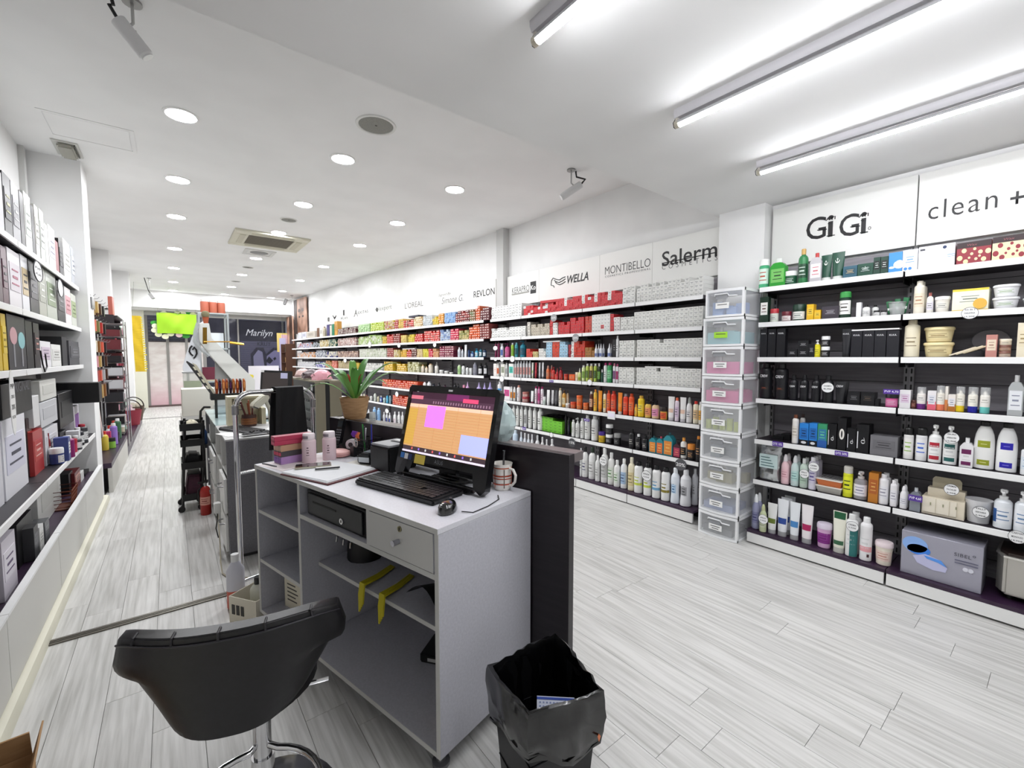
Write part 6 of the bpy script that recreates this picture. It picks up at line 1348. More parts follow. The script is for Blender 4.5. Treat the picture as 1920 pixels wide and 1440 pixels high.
# cardboard box at lower left
t = thing('cardboard_box', 'brown cardboard box with raised flaps at the lower left corner', 'box', (-.425, 1.58, 0), radians(4)); kb = grain_mat('cardboard', 'a8835a', 'b8936a', .85, scale=(1, 1, 10), noise=9.)
for a_, b_ in (((-.10, -.13, 0), (.10, -.126, .27)), ((-.10, .126, 0), (.10, .13, .27)), ((-.10, -.1255, 0), (-.096, .1255, .27)), ((.096, -.1255, 0), (.10, .1255, .27)), ((-.096, -.1255, 0), (.096, .1255, .004))): ob('wall', bx(a_, b_), kb, t)
ob('flap', bx((-.002, -.125, 0), (.002, .125, .085)), kb, t, loc=(.098, 0, .271), rot=(0, .25, 0)); ob('flap', bx((-.002, -.125, 0), (.002, .125, .085)), kb, t, loc=(-.098, 0, .271), rot=(0, .5, 0)); ob('flap', bx((-.095, -.002, 0), (.095, .002, .08)), kb, t, loc=(0, .128, .271), rot=(.3, 0, 0)); ob('flap', bx((-.095, -.002, 0), (.095, .002, .08)), kb, t, loc=(0, -.128, .271), rot=(.9, 0, 0))
# ------------------------------------------------------------------ service counter behind the cash desk
t = thing('service_counter', 'long grey and white service counter with a glass top beside the aisle', 'counter', (0, 0, 0))
CX0, CX1, CY0, CY1, CZ = .27, .80, 3.394, 5.50, .82
dgl = grain_mat('dark_grey_laminate', '6e6d72', '77767b', .5, noise=120., detail=2.); wl = mat('e9e9e6', .45)
ob('end_panel', bx((CX0, CY0, .03), (CX1, CY0+.025, CZ-.012)), dgl, t, bevel=.001, seg=1); ob('far_panel', bx((CX0, CY1-.025, .03), (CX1, CY1, CZ-.012)), dgl, t)
ob('worktop', bx((CX0-.005, CY0-.004, CZ-.012), (CX1, CY0+.75, CZ)), mat('c9c9c8', .4), t, bevel=.001, seg=1)
ob('glass_top', bx((CX0-.005, CY0+.752, CZ-.012), (CX1, CY1, CZ)), mat('c9e0e0', .12, cc=.5), t, bevel=.001, seg=1)
ob('core', bx((CX0+.34, CY0+.026, .03), (CX1, CY1-.026, CZ-.013)), wl, t)
for y in (3.78, 4.25, 4.85): ob('divider', bx((CX0, y, .03), (CX0+.339, y+.02, CZ-.013)), wl, t)
for z in (.30, .56): ob('shelf', bx((CX0+.005, CY0+.026, z), (CX0+.339, CY1-.026, z+.016)), wl, t)
for y0, y1, z0, z1 in ((3.42, 3.775, .06, .295), (3.42, 3.775, .32, .55), (4.275, 4.845, .06, .295), (4.28, 4.84, .32, .55)):
    d_ = ob('door', bx((CX0-.018, y0, z0), (CX0-.001, y1, z1)), mat('efefec', .45), t, bevel=.001, seg=1); zc = z1-.06
    ob('handle', B().tube([(CX0-.018, y0+.06, zc), (CX0-.045, y0+.065, zc), (CX0-.045, y0+.17, zc), (CX0-.018, y0+.175, zc)], .005, 8), STEEL, d_)
ob('toe_board', bx((CX0+.04, CY0+.03, 0), (CX1, CY1-.03, .0295)), mat('3a3a3c'), t)
# goods in the counter's open cells
tag(ob('grey_pouch', B().lathe([(.001, 0), (.05, .01), (.06, .06), (.03, .11), (.001, .115)], 14, caps=False), mat('3a3736', .6), loc=(.36, 4.05, .5765)), 'dark grey pouch in an open cell of the service counter', 'pouch')
tag(ob('white_carton', bx((-.05, -.08, 0), (.05, .08, .13)), mat('efefec', .5), loc=(.33, 5.1, .5765), bevel=.002), 'small white carton in an open counter cell near the trolley', 'box')
tag(ob('binder', bx((-.09, -.02, 0), (.09, .02, .22)), mat('131315', .4), loc=(.375, 3.90, .0465+.0), rot=(0, 0, .1), bevel=.002), 'black binder with red top in the lowest counter cell', 'binder')
tag(ob('paper_roll', B().cyl((0, 0, 0), .035, .10, 18), mat('e6e2d8', .8), loc=(.34, 4.1, .3165)), 'small paper roll in the middle counter cell', 'paper roll')
q = B(); q.tube([(.225, 3.80, .30), (.235, 3.79, .2), (.225, 3.55, .08), (.215, 3.40, .012), (.21, 3.22, .008), (.24, 3.12, .008), (.33, 3.06, .008)], .004, 6); tag(ob('cable', q, mat('b9b09a', .5)), 'beige cable trailing from the service counter onto the floor', 'cable')
t = thing('charger_plug', 'white charger plug with black cord hanging at the counter end', 'charger', (.222, 3.62, .28)); ob('plug', bx((-.02, -.03, 0), (.02, .03, .07)), mat('e9e9e6'), t, bevel=.004); ob('cord', B().tube([(0, 0, 0), (.0, .02, -.05), (-.01, .03, -.12), (.0, 0, -.18)], .004, 6), BLACK, t)
# on the counter
t = thing('keyboard', 'black and white keyboard on the service counter', 'keyboard', (.40, 3.72, CZ), radians(-68)); ob('base', bx((-.20, -.065, 0), (.20, .065, .018)), mat('2a2a2c', .4), t, bevel=.004); ks = B()
for r in range(5):
    for c in range(16): ks.box((-.19+c*.024, .04-r*.025, .018), (-.171+c*.024, .058-r*.025, .023))
ko = ob('keys', ks, mat('17171a', .4), t); ko['kind'] = 'stuff'; 
for r in range(5): ob('row_gap', bx((-.195, .036-r*.025, .0181), (.195, .0395-r*.025, .0195)), mat('b9b9bc'), t)
tag(ob('cloth_strip', B().grid(lambda u, v: (-.09+.18*u, -.03+.06*v, .012+.018*abs(sin(9*u))*sin(pi*v)), 14, 4), mat('0d0d0f', .7), loc=(.455, 3.47, CZ), rot=(0, 0, .2)), 'crumpled black cloth at the counter edge before the keyboard', 'cloth')
for k, (x, y, a_) in enumerate(((.33, 3.62, .3), (.62, 3.66, -.2), (.60, 3.52, .15))): tag(ob('paper_sheet', bx((-.07, -.10, 0), (.07, .10, .0015)), mat('eeeeec', .7), loc=(x, y, CZ+.0005+.002*(k == 2)), rot=(0, 0, a_)), f'{("left", "rear right", "front right")[k]} loose sheet of paper on the service counter', 'paper')
t = thing('supply_box', 'cream open box with a pot of tools on the service counter', 'box', (.47, 4.02, CZ)); c = mat('d9d2b4', .6)
for a_, b_ in (((-.13, .0, 0), (-.10, .16, .215)), ((.10, .0, 0), (.13, .16, .13)), ((-.0995, .15, 0), (.0995, .16, .215)), ((-.13, .0, .216), (.13, .16, .232))): ob('wall', bx(a_, b_), c, t)
t = thing('tool_pot', 'dark brown pot with orange rings holding scissors and brushes', 'pot', (.475, 3.97, CZ)); ob('pot', L_([(.05, 0), (.055, .02), (.05, .09)], 18), mat('3a1f18', .4), t)
for k in range(5): ob('rubber_band', L_([(.0555, .02+.01*k), (.0555, .023+.01*k)], 18, caps=False), mat('c8803a'), t)
for k in range(5): a_ = k*1.25; q = B(); q.tube([(.02*cos(a_), .02*sin(a_), .06), (.045*cos(a_)-.02, .04*sin(a_)-.02, .17+.01*k)], .006, 6); ob('brush', q, mat(('5a1f1c', '8a4a2c', '3a1a18')[k % 3], .4), t)
q = B(); q.tube([(-.06+.02*cos(a_*pi/8), -.03, .155+.02*sin(a_*pi/8)) for a_ in range(16)], .003, 5, closed=True); ob('scissors_ring', q, mat('2a1a18', .3), t)
t = thing('barcode_scanner', 'beige handheld scanner resting above the tool pot', 'scanner', (.55, 3.95, 1.00), radians(20)); q = B(); q.slab([(-.07, -.03), (-.03, -.045), (.06, .02), (.065, .055), (.02, .06), (-.06, .0)], -.035, .035); ob('head', q, mat('c4c2b2', .4), t, bevel=.008); ob('window', B().slab([(-.068, -.026), (-.034, -.041), (-.03, -.036), (-.064, -.02)], -.03, -.0355), mat('3a3a3c', .2), t); ob('grip', B().tube([(.04, 0, .03), (.075, 0, -.06), (.08, 0, -.175)], .014, 10), mat('b9b7a8', .4), t)
# display tray of combs
t = thing('comb_display', 'dark tilted display tray with amber tortoiseshell combs', 'display', (.40, 4.62, .985)); ob('tray', bx((-.13, -.01, 0), (.14, .12, .055)), mat('121214', .4), t, bevel=.003)
pts = [(-.13, .055), (-.11, .055), (-.24, .31), (-.285, .345), (-.29, .335)]; ob('side_rail', B().slab(pts, .0, .10), mat('3a3a3c', .4), t); ob('rail_inlay', B().slab([(-.115, .056), (-.09, .056), (-.22, .31), (-.25, .33)], .005, .06), mat('d9d2bc', .5), t)
for k in range(4): ob('card', B().slab([(-.15-.028*k, .10+.055*k), (-.135-.028*k, .10+.055*k), (-.15-.028*k, .13+.055*k), (-.165-.028*k, .13+.055*k)], -.003, .0), mat('ece6d0'), t)
for k in range(2): ob('leg', bx((-.10+.2*k, .04, -.165), (-.08+.2*k, .06, 0)), mat('2a2a2c'), t)
for k in range(9):
    cb = thing('hair_comb', f'{ORD[k]} tortoiseshell comb from left in the dark tray', 'comb', (.315+.026*k, 4.618+.02*(k % 2), 1.041), group='tortoiseshell combs in the tray')
    q = B(); q.tube([(0, 0, 0), (0, -.004, .05), (0, .0, .10), (0, .012, .125)], [.009, .0125, .0125, .008], 8); ob('spine', q, mat(('8a3a1c', '2a1220', 'b0602c')[k % 3], .25), cb); q = B(); q.tube([(0, -.013, .045), (0, -.012, .098)], .005, 6); ob('highlight_band', q, mat(('e08a4a', '5a2a5a', 'e09a5a')[k % 3], .3), cb)
t = thing('clear_box', 'clear plastic box stack on the glass counter top', 'box', (.40, 5.05, CZ)); ob('lower_box', bx((-.08, -.08, 0), (.10, .08, .075)), mat('c4d2d8', .1, a=.6), t, bevel=.004); ob('upper_box', bx((-.07, -.07, .0755), (.03, .06, .14)), mat('d2dade', .1, a=.5), t, bevel=.004); ob('lid', bx((-.075, -.075, .1405), (.035, .065, .15)), mat('b9c2c6', .2, a=.8), t)
t = thing('white_tray_stack', 'stack of white paper trays at the back of the counter', 'trays', (.56, 4.95, CZ)); 
for k in range(5): ob('tray', bx((-.11, -.1, .03*k), (.11, .1, .03*k+.026)), mat('d6d4c8', .5), t, bevel=.002)
# second monitor seen from behind
t = thing('monitor', 'black monitor leaning on the service counter behind the chrome rack', 'monitor', (.70, 4.35, CZ), radians(-12)); ob('base', bx((-.1, -.07, 0), (.1, .09, .014)), BLACK, t, bevel=.004); ob('neck', bx((-.03, .03, .014), (.03, .05, .18)), BLACK, t)
m_ = ob('panel', bx((-.125, -.012, 0), (.125, .03, .27)), mat('141416', .4), t, loc=(.03, .0, .155), rot=(-.2, .06, 0), bevel=.004); ob('screen', bx((-.11, -.0135, .02), (.09, -.0122, .25)), mat('4a4342', .2), m_); ob('white_corner', bx((-.125, -.014, .25), (-.10, -.0125, .27)), mat('e6e6e6'), m_); ob('price_slip', bx((.03, -.0145, .20), (.085, -.0125, .25)), mat('c9c9ea'), m_)
for k in range(3): tag(ob('glass_tube', B().cyl((0, 0, 0), .016, .16-.02*k, 12), mat('e0e8e8', .08, a=.35), loc=(.565+.04*k, 4.62, CZ)), f'{ORD[k]} clear glass tube beside the comb display', 'glass', 'clear glass tubes')
tag(ob('small_camera', bx((-.03, -.02, 0), (.03, .02, .05)), mat('101012', .4), loc=(.60, 4.42, CZ), bevel=.004), 'small black device beside the leaning monitor', 'device')

# ------------------------------------------------------------------ chrome garment rack with black gown
t = thing('garment_rack', 'chrome tube garment rack standing behind the cash desk', 'rack', (0, 0, 0))
def arc(c, r, a0, a1, ax, n=8): return [(c[0]+ax[0]*r*cos(a0+(a1-a0)*i/n), c[1]+ax[1]*r*cos(a0+(a1-a0)*i/n), c[2]+r*sin(a0+(a1-a0)*i/n)) for i in range(n+1)]
ax = Vector((.44, .14, 0)); L_r = ax.length; ax.normalize(); p0 = Vector((.277, 2.862, 0)); r_ = .085
c0 = p0+ax*r_+Vector((0, 0, 1.075)); c1 = p0+ax*(L_r-r_)+Vector((0, 0, 1.075)); p1 = p0+ax*L_r
pts = [tuple(p0)]+[tuple(p0+Vector((0, 0, .5)))]+arc(c0, r_, pi, pi/2, ax)+arc(c1, r_, pi/2, 0, ax)+[(p1.x, p1.y, .5), (p1.x, p1.y, 0)]
ob('rail_frame', B().tube(pts, .0135, 12), CHROME, t)
for z in (.705, .08): ob('cross_bar', B().tube([tuple(p0+Vector((0, 0, z))), tuple(p1+Vector((0, 0, z)))], .0095, 10), CHROME, t)
for p in (p0, p1): ob('collar', L_([(.017, 0), (.017, .05)], 14, c=(p.x, p.y, 1.04)), STEEL, t); ob('foot', B().cyl((p.x, p.y, 0), .02, .02, 12), BLACK, t)
c_ = p0+ax*.30; random.seed(4)
q = B()
for sgn in (-1, 1): q.grid(lambda u, v: tuple(c_+ax*((u-.5)*(.17+.05*v)+.004*sin(14*u))+Vector((-ax.y, ax.x, 0))*sgn*(.026+.008*sin(11*u+3*v))+Vector((0, 0, 1.178-.47*v*(1 if sgn < 0 else .8)))), 16, 8)
q.grid(lambda u, v: tuple(c_+ax*((u-.5)*.17)+Vector((-ax.y, ax.x, 0))*.026*cos(pi*v)+Vector((0, 0, 1.178+.006*sin(pi*v)))), 12, 4)
tag(ob('salon_gown', q, mat('0d0c10', .75)), 'black salon gown hanging over the chrome rack', 'gown')
t = thing('grey_post', 'slim grey metal post standing behind the chrome rack', 'post', (.535, 3.30, 0)); ob('pole', B().cyl((0, 0, .02), .016, .98, 14), mat('9a9a9c', .35, .6), t); ob('top_cap', B().cyl((0, 0, 1.0), .019, .012, 14), mat('c9c9c9'), t); ob('base', B().cyl((0, 0, 0), .06, .02, 18), mat('6a6a6c', .4, .6), t)

# display cabinet with black side behind the rack
t = thing('display_cabinet', 'cabinet with black side shelves and a beige end behind the chrome rack', 'cabinet', (.958, 3.90, 0))
bg = mat('8f8873', .55); ob('end_board', bx((0, 0, 0), (.075, .03, 1.15)), bg, t); ob('dark_core', bx((0.002, .031, 0), (.20, .86, 1.145)), mat('0f0f11', .4), t); ob('gap', bx((.0755, .004, 0), (.11, .03, 1.15)), BLACK, t); ob('end_board', bx((.1105, 0, 0), (.21, .03, 1.15)), bg, t); ob('top_board', bx((0, .031, 1.1455), (.21, .86, 1.16)), bg, t)
for r in range(6): ob('shelf_line', bx((-.003, .06, .62+r*.085), (.0015, .82, .626+r*.085)), mat('3a3a3e', .3), t)
random.seed(17)
for r in range(6):
    for c in range(9): ob('label_strip', bx((-.004, .08+c*.08, .63+r*.085), (-.001, .14+c*.08, .645+r*.085)), mat(random.choice(['2c2c30', '46464a', '1c1c20', '5a5a5e'])), t)
ob('white_tag', bx((-.003, .10, 1.075), (.0, .16, 1.125)), mat('c9c9cc'), t)
for k, (x, y, c, nm) in enumerate(((1.02, 4.58, 'c8a8a4', 'pale pink'), (1.03, 4.33, '5a4a4e', 'dark grey'), (1.06, 4.1, 'e0a0ac', 'bright pink'))):
    random.seed(30+k); q = B(); q.grid(lambda u, v: ((.085*cos(2*pi*u)+random.uniform(-.012, .012))*cos(v*pi/2), (.10*sin(2*pi*u)+random.uniform(-.012, .012))*cos(v*pi/2), .085*sin(v*pi/2)+random.uniform(0, .012)), 14, 5, closed_u=True); tag(ob('wrapped_bundle', q, mat(c, .3), loc=(x, y, 1.161), ang=20), f'{nm} bundle in clear wrap on the display cabinet', 'bundle', 'wrapped bundles on the cabinet')

# ------------------------------------------------------------------ black salon trolley, extinguisher, bags
t = thing('salon_trolley', 'black salon trolley with side trays beside the service counter', 'trolley', (.13, 4.88, 0)); bk = mat('121214', .4)
for sx in (-1, 1):
    for sy in (-1, 1):
        ob('leg', B().tube([(sx*.07-.015, sy*.13, .06), (sx*.07+.005, sy*.13, .45), (sx*.065+.02, sy*.12, .80)], .010, 8), bk, t); w_ = B(); w_.tube([(sx*.07-.025, sy*.13-.012, .026), (sx*.07-.025, sy*.13+.012, .026)], .026, 14); ob('wheel', w_, mat('0e0e10', .5), t); ob('caster_fork', bx((sx*.07-.03, sy*.13-.016, .03), (sx*.07-.005, sy*.13+.016, .062)), bk, t)
for z, nm in ((.10, 'base_tray'), (.38, 'tray'), (.58, 'tray'), (.72, 'tray')):
    q = B(); q.box((-.085, -.16, z), (.085, .16, z+.012)); 
    for a_, b_ in (((-.085, -.16, z+.012), (-.079, .16, z+.06)), ((.079, -.16, z+.012), (.085, .16, z+.06)), ((-.079, -.16, z+.012), (.079, -.154, z+.06)), ((-.079, .154, z+.012), (.079, .16, z+.06))): q.box(a_, b_)
    ob(nm, q, bk, t)
ob('handle', B().tube([(.07, .02, .78), (.075, .0, .87), (.10, -.06, .91), (.14, -.10, .91)], .010, 8), bk, t)
q = B(); random.seed(5); q.grid(lambda u, v: (.06*cos(2*pi*u)*cos(v*pi/2), .11*sin(2*pi*u)*cos(v*pi/2), .06*sin(v*pi/2)+random.uniform(0, .008)), 12, 4, closed_u=True); tag(ob('towel', q, mat('d6cfb8', .9), loc=(.13, 4.87, .7335)), 'cream towel crumpled in the top trolley tray', 'towel')
tag(ob('hair_clipper', B().slab([(-.03, 0), (.06, 0), (.07, .035), (-.02, .04)], -.02, .02), mat('1a1a1c', .35), loc=(.12, 4.80, .594), bevel=.004), 'black hair clipper lying in the second trolley tray', 'clipper')
t = thing('tool_bag', 'maroon fabric bag on the trolley base', 'bag', (.13, 4.87, .1135), scale=(.82, .95, 1)); q = B(); q.slab([(-.075, 0), (.07, 0), (.075, .10), (.065, .20), (-.05, .21), (-.07, .10)], -.13, .13); ob('body', q, grain_mat('maroon_cloth', '3a1a2a', '4a2436', .8, noise=80.), t, bevel=.02, seg=3); ob('top_opening', bx((-.05, -.10, .205), (.06, .10, .215)), BLACK, t); ob('badge', bx((-.0765, -.05, .09), (-.074, -.035, .12)), mat('d9d0d4'), t)
tag(ob('black_pouch', B().slab([(-.07, 0), (.07, 0), (.05, .10), (-.04, .11)], -.1, .1), mat('19191b', .5), loc=(.13, 4.9, .393), bevel=.015), 'black pouch on the third trolley tray', 'pouch')
t = thing('spray_bottle', 'blue translucent bottle behind the trolley', 'bottle', (.232, 5.14, .52)); ob('body', L_([(.025, 0), (.03, .01), (.03, .12), (.012, .15)], 14), mat('2c4a78', .2), t); ob('cap', B().cyl((0, 0, .1505), .014, .03, 12), mat('1a2a4a'), t)
tag(ob('bottle_crate', bx((-.025, -.05, 0), (.025, .05, .03)), mat('3a3a3e'), loc=(.232, 5.14, .4895)), 'small dark holder under the blue bottle', 'holder'); ob('post', bx((-.008, -.008, -.49), (.008, .008, 0)), mat('3a3a3e'), COL.objects[-1])
t = thing('fire_extinguisher', 'small red fire extinguisher standing on the floor by the counter', 'fire extinguisher', (.20, 4.57, 0)); ob('cylinder', L_([(.036, 0), (.04, .008), (.04, .20), (.03, .235), (.014, .25)], 20), mat('a8261f', .3), t); ob('label', band(.04, .09, .04, .16, 3, 1.2), [mat('e0a090'), mat('7a1a14')], t, rot=(0, 0, -.3)); ob('valve', B().cyl((0, 0, .25), .012, .03, 10), STEEL, t); ob('lever', bx((-.05, -.008, .275), (.02, .008, .29)), BLACK, t); ob('hose', B().tube([(-.01, 0, .26), (-.05, 0, .22), (-.046, 0, .10)], .006, 7), BLACK, t)

# ------------------------------------------------------------------ tables and displays farther down the shop
t = thing('side_cabinet', 'low white cabinet at the far end of the service counter', 'cabinet', (.235, 6.0, 0)); ob('body', bx((-.16, -.25, .03), (.17, .30, .735)), mat('d9d8d2', .5), t); ob('plinth', bx((-.14, -.23, 0), (.15, .28, .0295)), mat('3a3a3c'), t); ob('door_gap', bx((-.1615, .02, .06), (-.1598, .024, .71)), mat('6a6a6a'), t)
tag(ob('cream_carton', bx((-.14, -.22, 0), (.15, .2, .285)), mat('dedbd0', .6), loc=(.225, 5.98, .736), bevel=.004), 'large cream carton on the low white cabinet', 'box')
t = thing('clear_tank', 'clear box of green sponges on the cream carton', 'box', (.19, 6.2, 1.022)); ob('green_fill', bx((-.075, -.1, .002), (.085, .0, .07)), mat('6a7a3a', .7), t); ob('shell', bx((-.08, -.105, 0), (.09, .105, .16)), mat('c9d0c9', .1, a=.35), t, bevel=.003); ob('lid', bx((-.085, -.11, .1605), (.095, .11, .175)), mat('8a8c8c', .4), t)
def p_at(x, y, Y): return at(x, y, Y=Y)
def poly_at(pts, Y): return [(p.x, p.z) for p in (at(x, y, Y=Y) for x, y in pts)]
YD = 6.6
t = thing('display_ramp', 'white slanted display ramp with a swirl panel in the middle of the shop', 'display', (0, YD, 0))
ob('swirl_panel', B().slab(poly_at([(383, 600), (372, 608), (360, 632), (349, 664), (342, 690), (345, 700), (376, 700), (377, 640), (384, 612)], YD), 0, .04), mat('e6e9ee', .4), t, bevel=.003)
ob('ramp_beam', B().slab(poly_at([(371, 606), (392, 606), (397, 634), (478, 712), (478, 732), (452, 732), (392, 664), (374, 640)], YD-.08), -.08, .10), mat('d3d4cf', .45), t, bevel=.004)
ob('gray_gusset', B().slab(poly_at([(404, 672), (404, 735), (452, 735)], YD-.05), -.04, .05), mat('8a8a88', .5), t)
def stroke(pts, Y, w, name, par, m, dy=0): return ob(name, B().tube([(p.x, dy, p.z) for p in (at(x, y, Y=Y) for x, y in pts)], w, 6), m, par)
stroke([(360, 648), (356, 653), (355, 659), (358, 664), (362, 667)], YD, .010, 'swirl_mark', t, ink, -.006); stroke([(361, 656), (364, 651), (368, 656), (369, 663), (366, 669), (363, 672)], YD, .010, 'swirl_mark', t, ink, -.006)
stroke([(371, 606), (366, 622), (365, 640), (374, 652), (392, 668)], YD-.1, .022, 'clear_edge', t, mat('b9bfbf', .1, a=.6), -.1)
ob('base_foot', bx((at(372, 735, Y=YD).x, -.1, 0), (at(470, 735, Y=YD).x, .25, at(400, 732, Y=YD).z)), mat('c9c9c6', .5), t)
h_ = ob('handle_plate', B().slab(poly_at([(380, 614), (388, 614), (388, 645), (380, 645)], YD-.18), -.19, -.17), mat('8a6a2c', .25, .9), t); stroke([(382, 641), (430, 641), (456, 645)], YD-.2, .008, 'gold_bar', t, mat('b98a3c', .25, .9), -.24); stroke([(430, 643), (456, 646)], YD-.2, .014, 'gold_grip', t, mat('c9983c', .25, .9), -.24)
t = thing('cactus_pot', 'small round cactus in a terracotta pot on the display ramp', 'plant', at(386, 607, Y=YD)); ob('pot', L_([(.022, 0), (.034, .075), (.037, .08)], 16), mat('a85232', .7), t); ob('cactus', L_([(.03, .08), (.042, .10), (.044, .125), (.03, .15), (.001, .158)], 16, caps=False), mat('7a7458', .8), t)
# framed glass stand with red cans
YG = 7.6
t = thing('glass_stand', 'grey framed glass stand with shelves behind the display ramp', 'stand', (0, YG, 0)); x0, x1 = at(373, 600, Y=YG).x, at(427, 600, Y=YG).x; z1 = at(400, 589, Y=YG).z; al = mat('aab0b2', .3, .5)
for x in (x0, x1):
    for y in (0, .4): ob('post', bx((x-.012, y-.012, 0), (x+.012, y+.012, z1)), al, t)
for z in (.5, 1.0, at(400, 655, Y=YG).z, z1): ob('glass_shelf', bx((x0-.012, -.012, z), (x1+.012, .412, z+.018)), mat('c4d0d0', .1, a=.7), t)
tag(ob('framed_mirror', bx((-.09, -.008, 0), (.09, .008, .22)), mat('dfe6ea', .05), loc=((x0+x1)/2+.03, YG+.1, at(400, 655, Y=YG).z+.02)), 'small white framed board on the glass stand', 'board')
tag(ob('board_frame', B().tube([(-.095, 0, 0), (.095, 0, 0), (.095, 0, .225), (-.095, 0, .225)], .008, 6, closed=True), BLACK, loc=((x0+x1)/2+.03, YG+.1, at(400, 655, Y=YG).z+.019)), 'thin black frame around the small white board', 'frame')
for k, x in enumerate((385, 401, 417)):
    t = thing('red_canister', f'{("left", "middle", "right")[k]} terracotta red canister on top of the glass stand', 'canister', (at(x, 589, Y=YG).x, YG+.1+.03*k, z1+.0185), group='red canisters on the glass stand'); ob('body', L_([(.05, 0), (.053, .01), (.053, .15), (.05, .16)], 18), mat('c06a52', .4), t); ob('lid', L_([(.048, .1605), (.048, .19), (.02, .22)], 18), mat('e6e2de', .5), t)
t = thing('framed_picture', 'maroon fabric panel leaning in the glass stand', 'panel', ((x0+x1)/2-.03, YG+.05, 1.019)); ob('cloth', bx((-.13, -.01, 0), (.1, .01, .2)), mat('6a2a3a', .8), t); ob('trim', bx((-.13, -.014, .0), (.1, -.0105, .02)), mat('c9c0a8'), t)
tag(ob('white_poster', bx((-.22, -.01, 0), (.22, .01, .42)), mat('e9e6ec', .7), loc=(at(495, 700, Y=8.2).x, 8.2, .80)), 'white paper poster standing in the middle of the shop', 'poster')
t = thing('poster_table', 'small white table under the white poster', 'table', (at(495, 700, Y=8.2).x, 8.25, 0)); ob('top', bx((-.45, -.25, .77), (.3, .3, .799)), mat('e0e0dc', .5), t)
for sx, sy in ((-.42, -.22), (.27, -.22), (-.42, .27), (.27, .27)): ob('leg', bx((sx-.02, sy-.02, 0), (sx+.02, sy+.02, .769)), mat('c9c9c6', .5), t)
for k, (x, y, c, w_, h_) in enumerate(((459, 690, 'd8c83a', .13, .30), (466, 700, '2c5a3a', .10, .2), (447, 690, '1c1c1e', .16, .22))):
    p = at(x, y, Y=7.9); tag(ob('hanging_pouch', bx((-w_/2, -.02, 0), (w_/2, .02, h_)), mat(c, .5), loc=(p.x, 7.9+.06*k, .80), rot=(0, .18, 0), bevel=.01), f'{("yellow and green", "dark green", "black")[k]} pouch standing on the poster table', 'pouch')
# ------------------------------------------------------------------ left wall shelving with boxed appliances
LT = ['the '+n_+' left-wall shelf' for n_ in ('top', 'second', 'third', 'fourth')]+['the lowest left-wall deck']
lw = mat('dcdcda', .6)
def left_bay(y0, y1, label):
    t = thing('shelving_bay', label, 'shelving', (-.62, (y0+y1)/2, 0), pi/2); h = (y1-y0)/2
    ob('back_panel', bx((-h+.003, .288, .06), (h-.003, .299, 2.3)), lw, t)
    for sx in (-1, 1): ob('upright', bx((sx*(h-.013)-.012, .262, .06), (sx*(h-.013)+.012, .287, 2.3)), upr_m, t)
    for z in (1.98, 1.62, 1.295, .67):
        out = .05 if z == .67 else 0
        sh = ob('shelf', bx((-h+.004, .002-out, z-.028), (h-.004, .286, z)), mat('15121a', .5), t); ob('price_strip', bx((-h+.005, -.008-out, z-.033), (h-.005, .0015-out, z+.001)), strip_m, sh, bevel=.0015, seg=1)
    ob('base_deck', bx((-h+.002, -.07, .30), (h-.002, .286, .32)), purple_m, t)
    ob('plinth', B().slab([(-h+.003, .055), (h-.003, .055), (h-.003, .36), (-h+.003, .36)], -.088, -.072), mat('d9d8d2', .5), t)
    ob('plinth_cap', bx((-h+.003, -.094, .3605), (h-.003, -.066, .372)), strip_m, t)
    return t
left_bay(4.48, 5.48, 'farthest bay of the left wall unit beside the pillar'); left_bay(3.48, 4.48, 'second bay of the left wall unit'); left_bay(2.48, 3.48, 'bay of the left wall unit at the picture edge'); left_bay(1.48, 2.48, 'bay of the left wall unit just outside the left edge')
def lrow(z, rows, where): shelf_row(LU, z, (0, 0), 1, rows, where)
lrow(1.98, '''
box -16 1 315 c9c9cc - - d=.2 | silver appliance box at the picture edge
box 3 17 327 131214 - 2a2a2c d=.2 i=c9c9a0 | black dryer box with pale picture
box 19 33 345 9a9a9e - 8a8a8e d=.2 i=d9d9dc | grey dryer box
box 35 42 360 3c3a3c - - d=.2 | dark slim box behind the white ones
box 43 55 364 eceeea - e0e4de d=.2 i=a8b0a8 | white appliance box
box 57 62 386 19171a - - d=.2 | slim black box
box 63 70 386 ecece6 - e0e0d8 d=.2 i=a0a098 | slim white box beside the black one
box 72 80 394 d9dcd6 - ccd0ca d=.2 i=9a9a96 | slim pale grey box
box 82 88 420 b9b9b6 - - d=.2 | slim mid grey box
box 89 101 426 f0f0ee - e2e2e6 d=.2 i=9a96a8 | white box with an arched picture
box 102 108 452 8a1f2e - - d=.2 | slim dark red box
box 109 116 450 151315 - 2a282a d=.2 | black box near the pillar
box 117 130 453 efefec - e6e6e0 d=.2 i=a8a8a0 | last large white box near the pillar
box 131 141 466 c9ccd2 - dfe2e8 d=.2 i=8a8e98 | silver box at the shelf end
''', LT[0])
lrow(1.62, '''
box -20 -1 452 4a2a38 - - d=.2 | plum box at the picture edge
box 0 10 462 5a3242 - 6a4252 d=.2 | plum and white box
box 12 35 470 e9e6ea - d6cfd6 d=.2 i=b86a80 | white box with pink dryer picture
box 37 50 480 eeeef2 - c9b48a d=.2 i=3a3a3e | white box with black dryer picture
box 52 68 490 3c3a40 - 46444a d=.2 i=8a8a90 | dark grey trimmer box
box 69 83 500 b9bab0 - a9aca0 d=.2 i=e6e8e0 | silver box behind an oval card
box 84 103 512 c2c6bc - 8a9a7a d=.2 i=e6ece0 | silver and green box
box 105 119 530 3a3a3c - 444446 d=.2 i=8a8a8c | dark box with small oval card
box 120 131 540 efeaea - d8a0a8 d=.2 i=a86a70 | white and rose box
box 132 141 552 d9dcd2 - a8b88a d=.2 i=6a7a5a | silver box with green foot
''', LT[1])
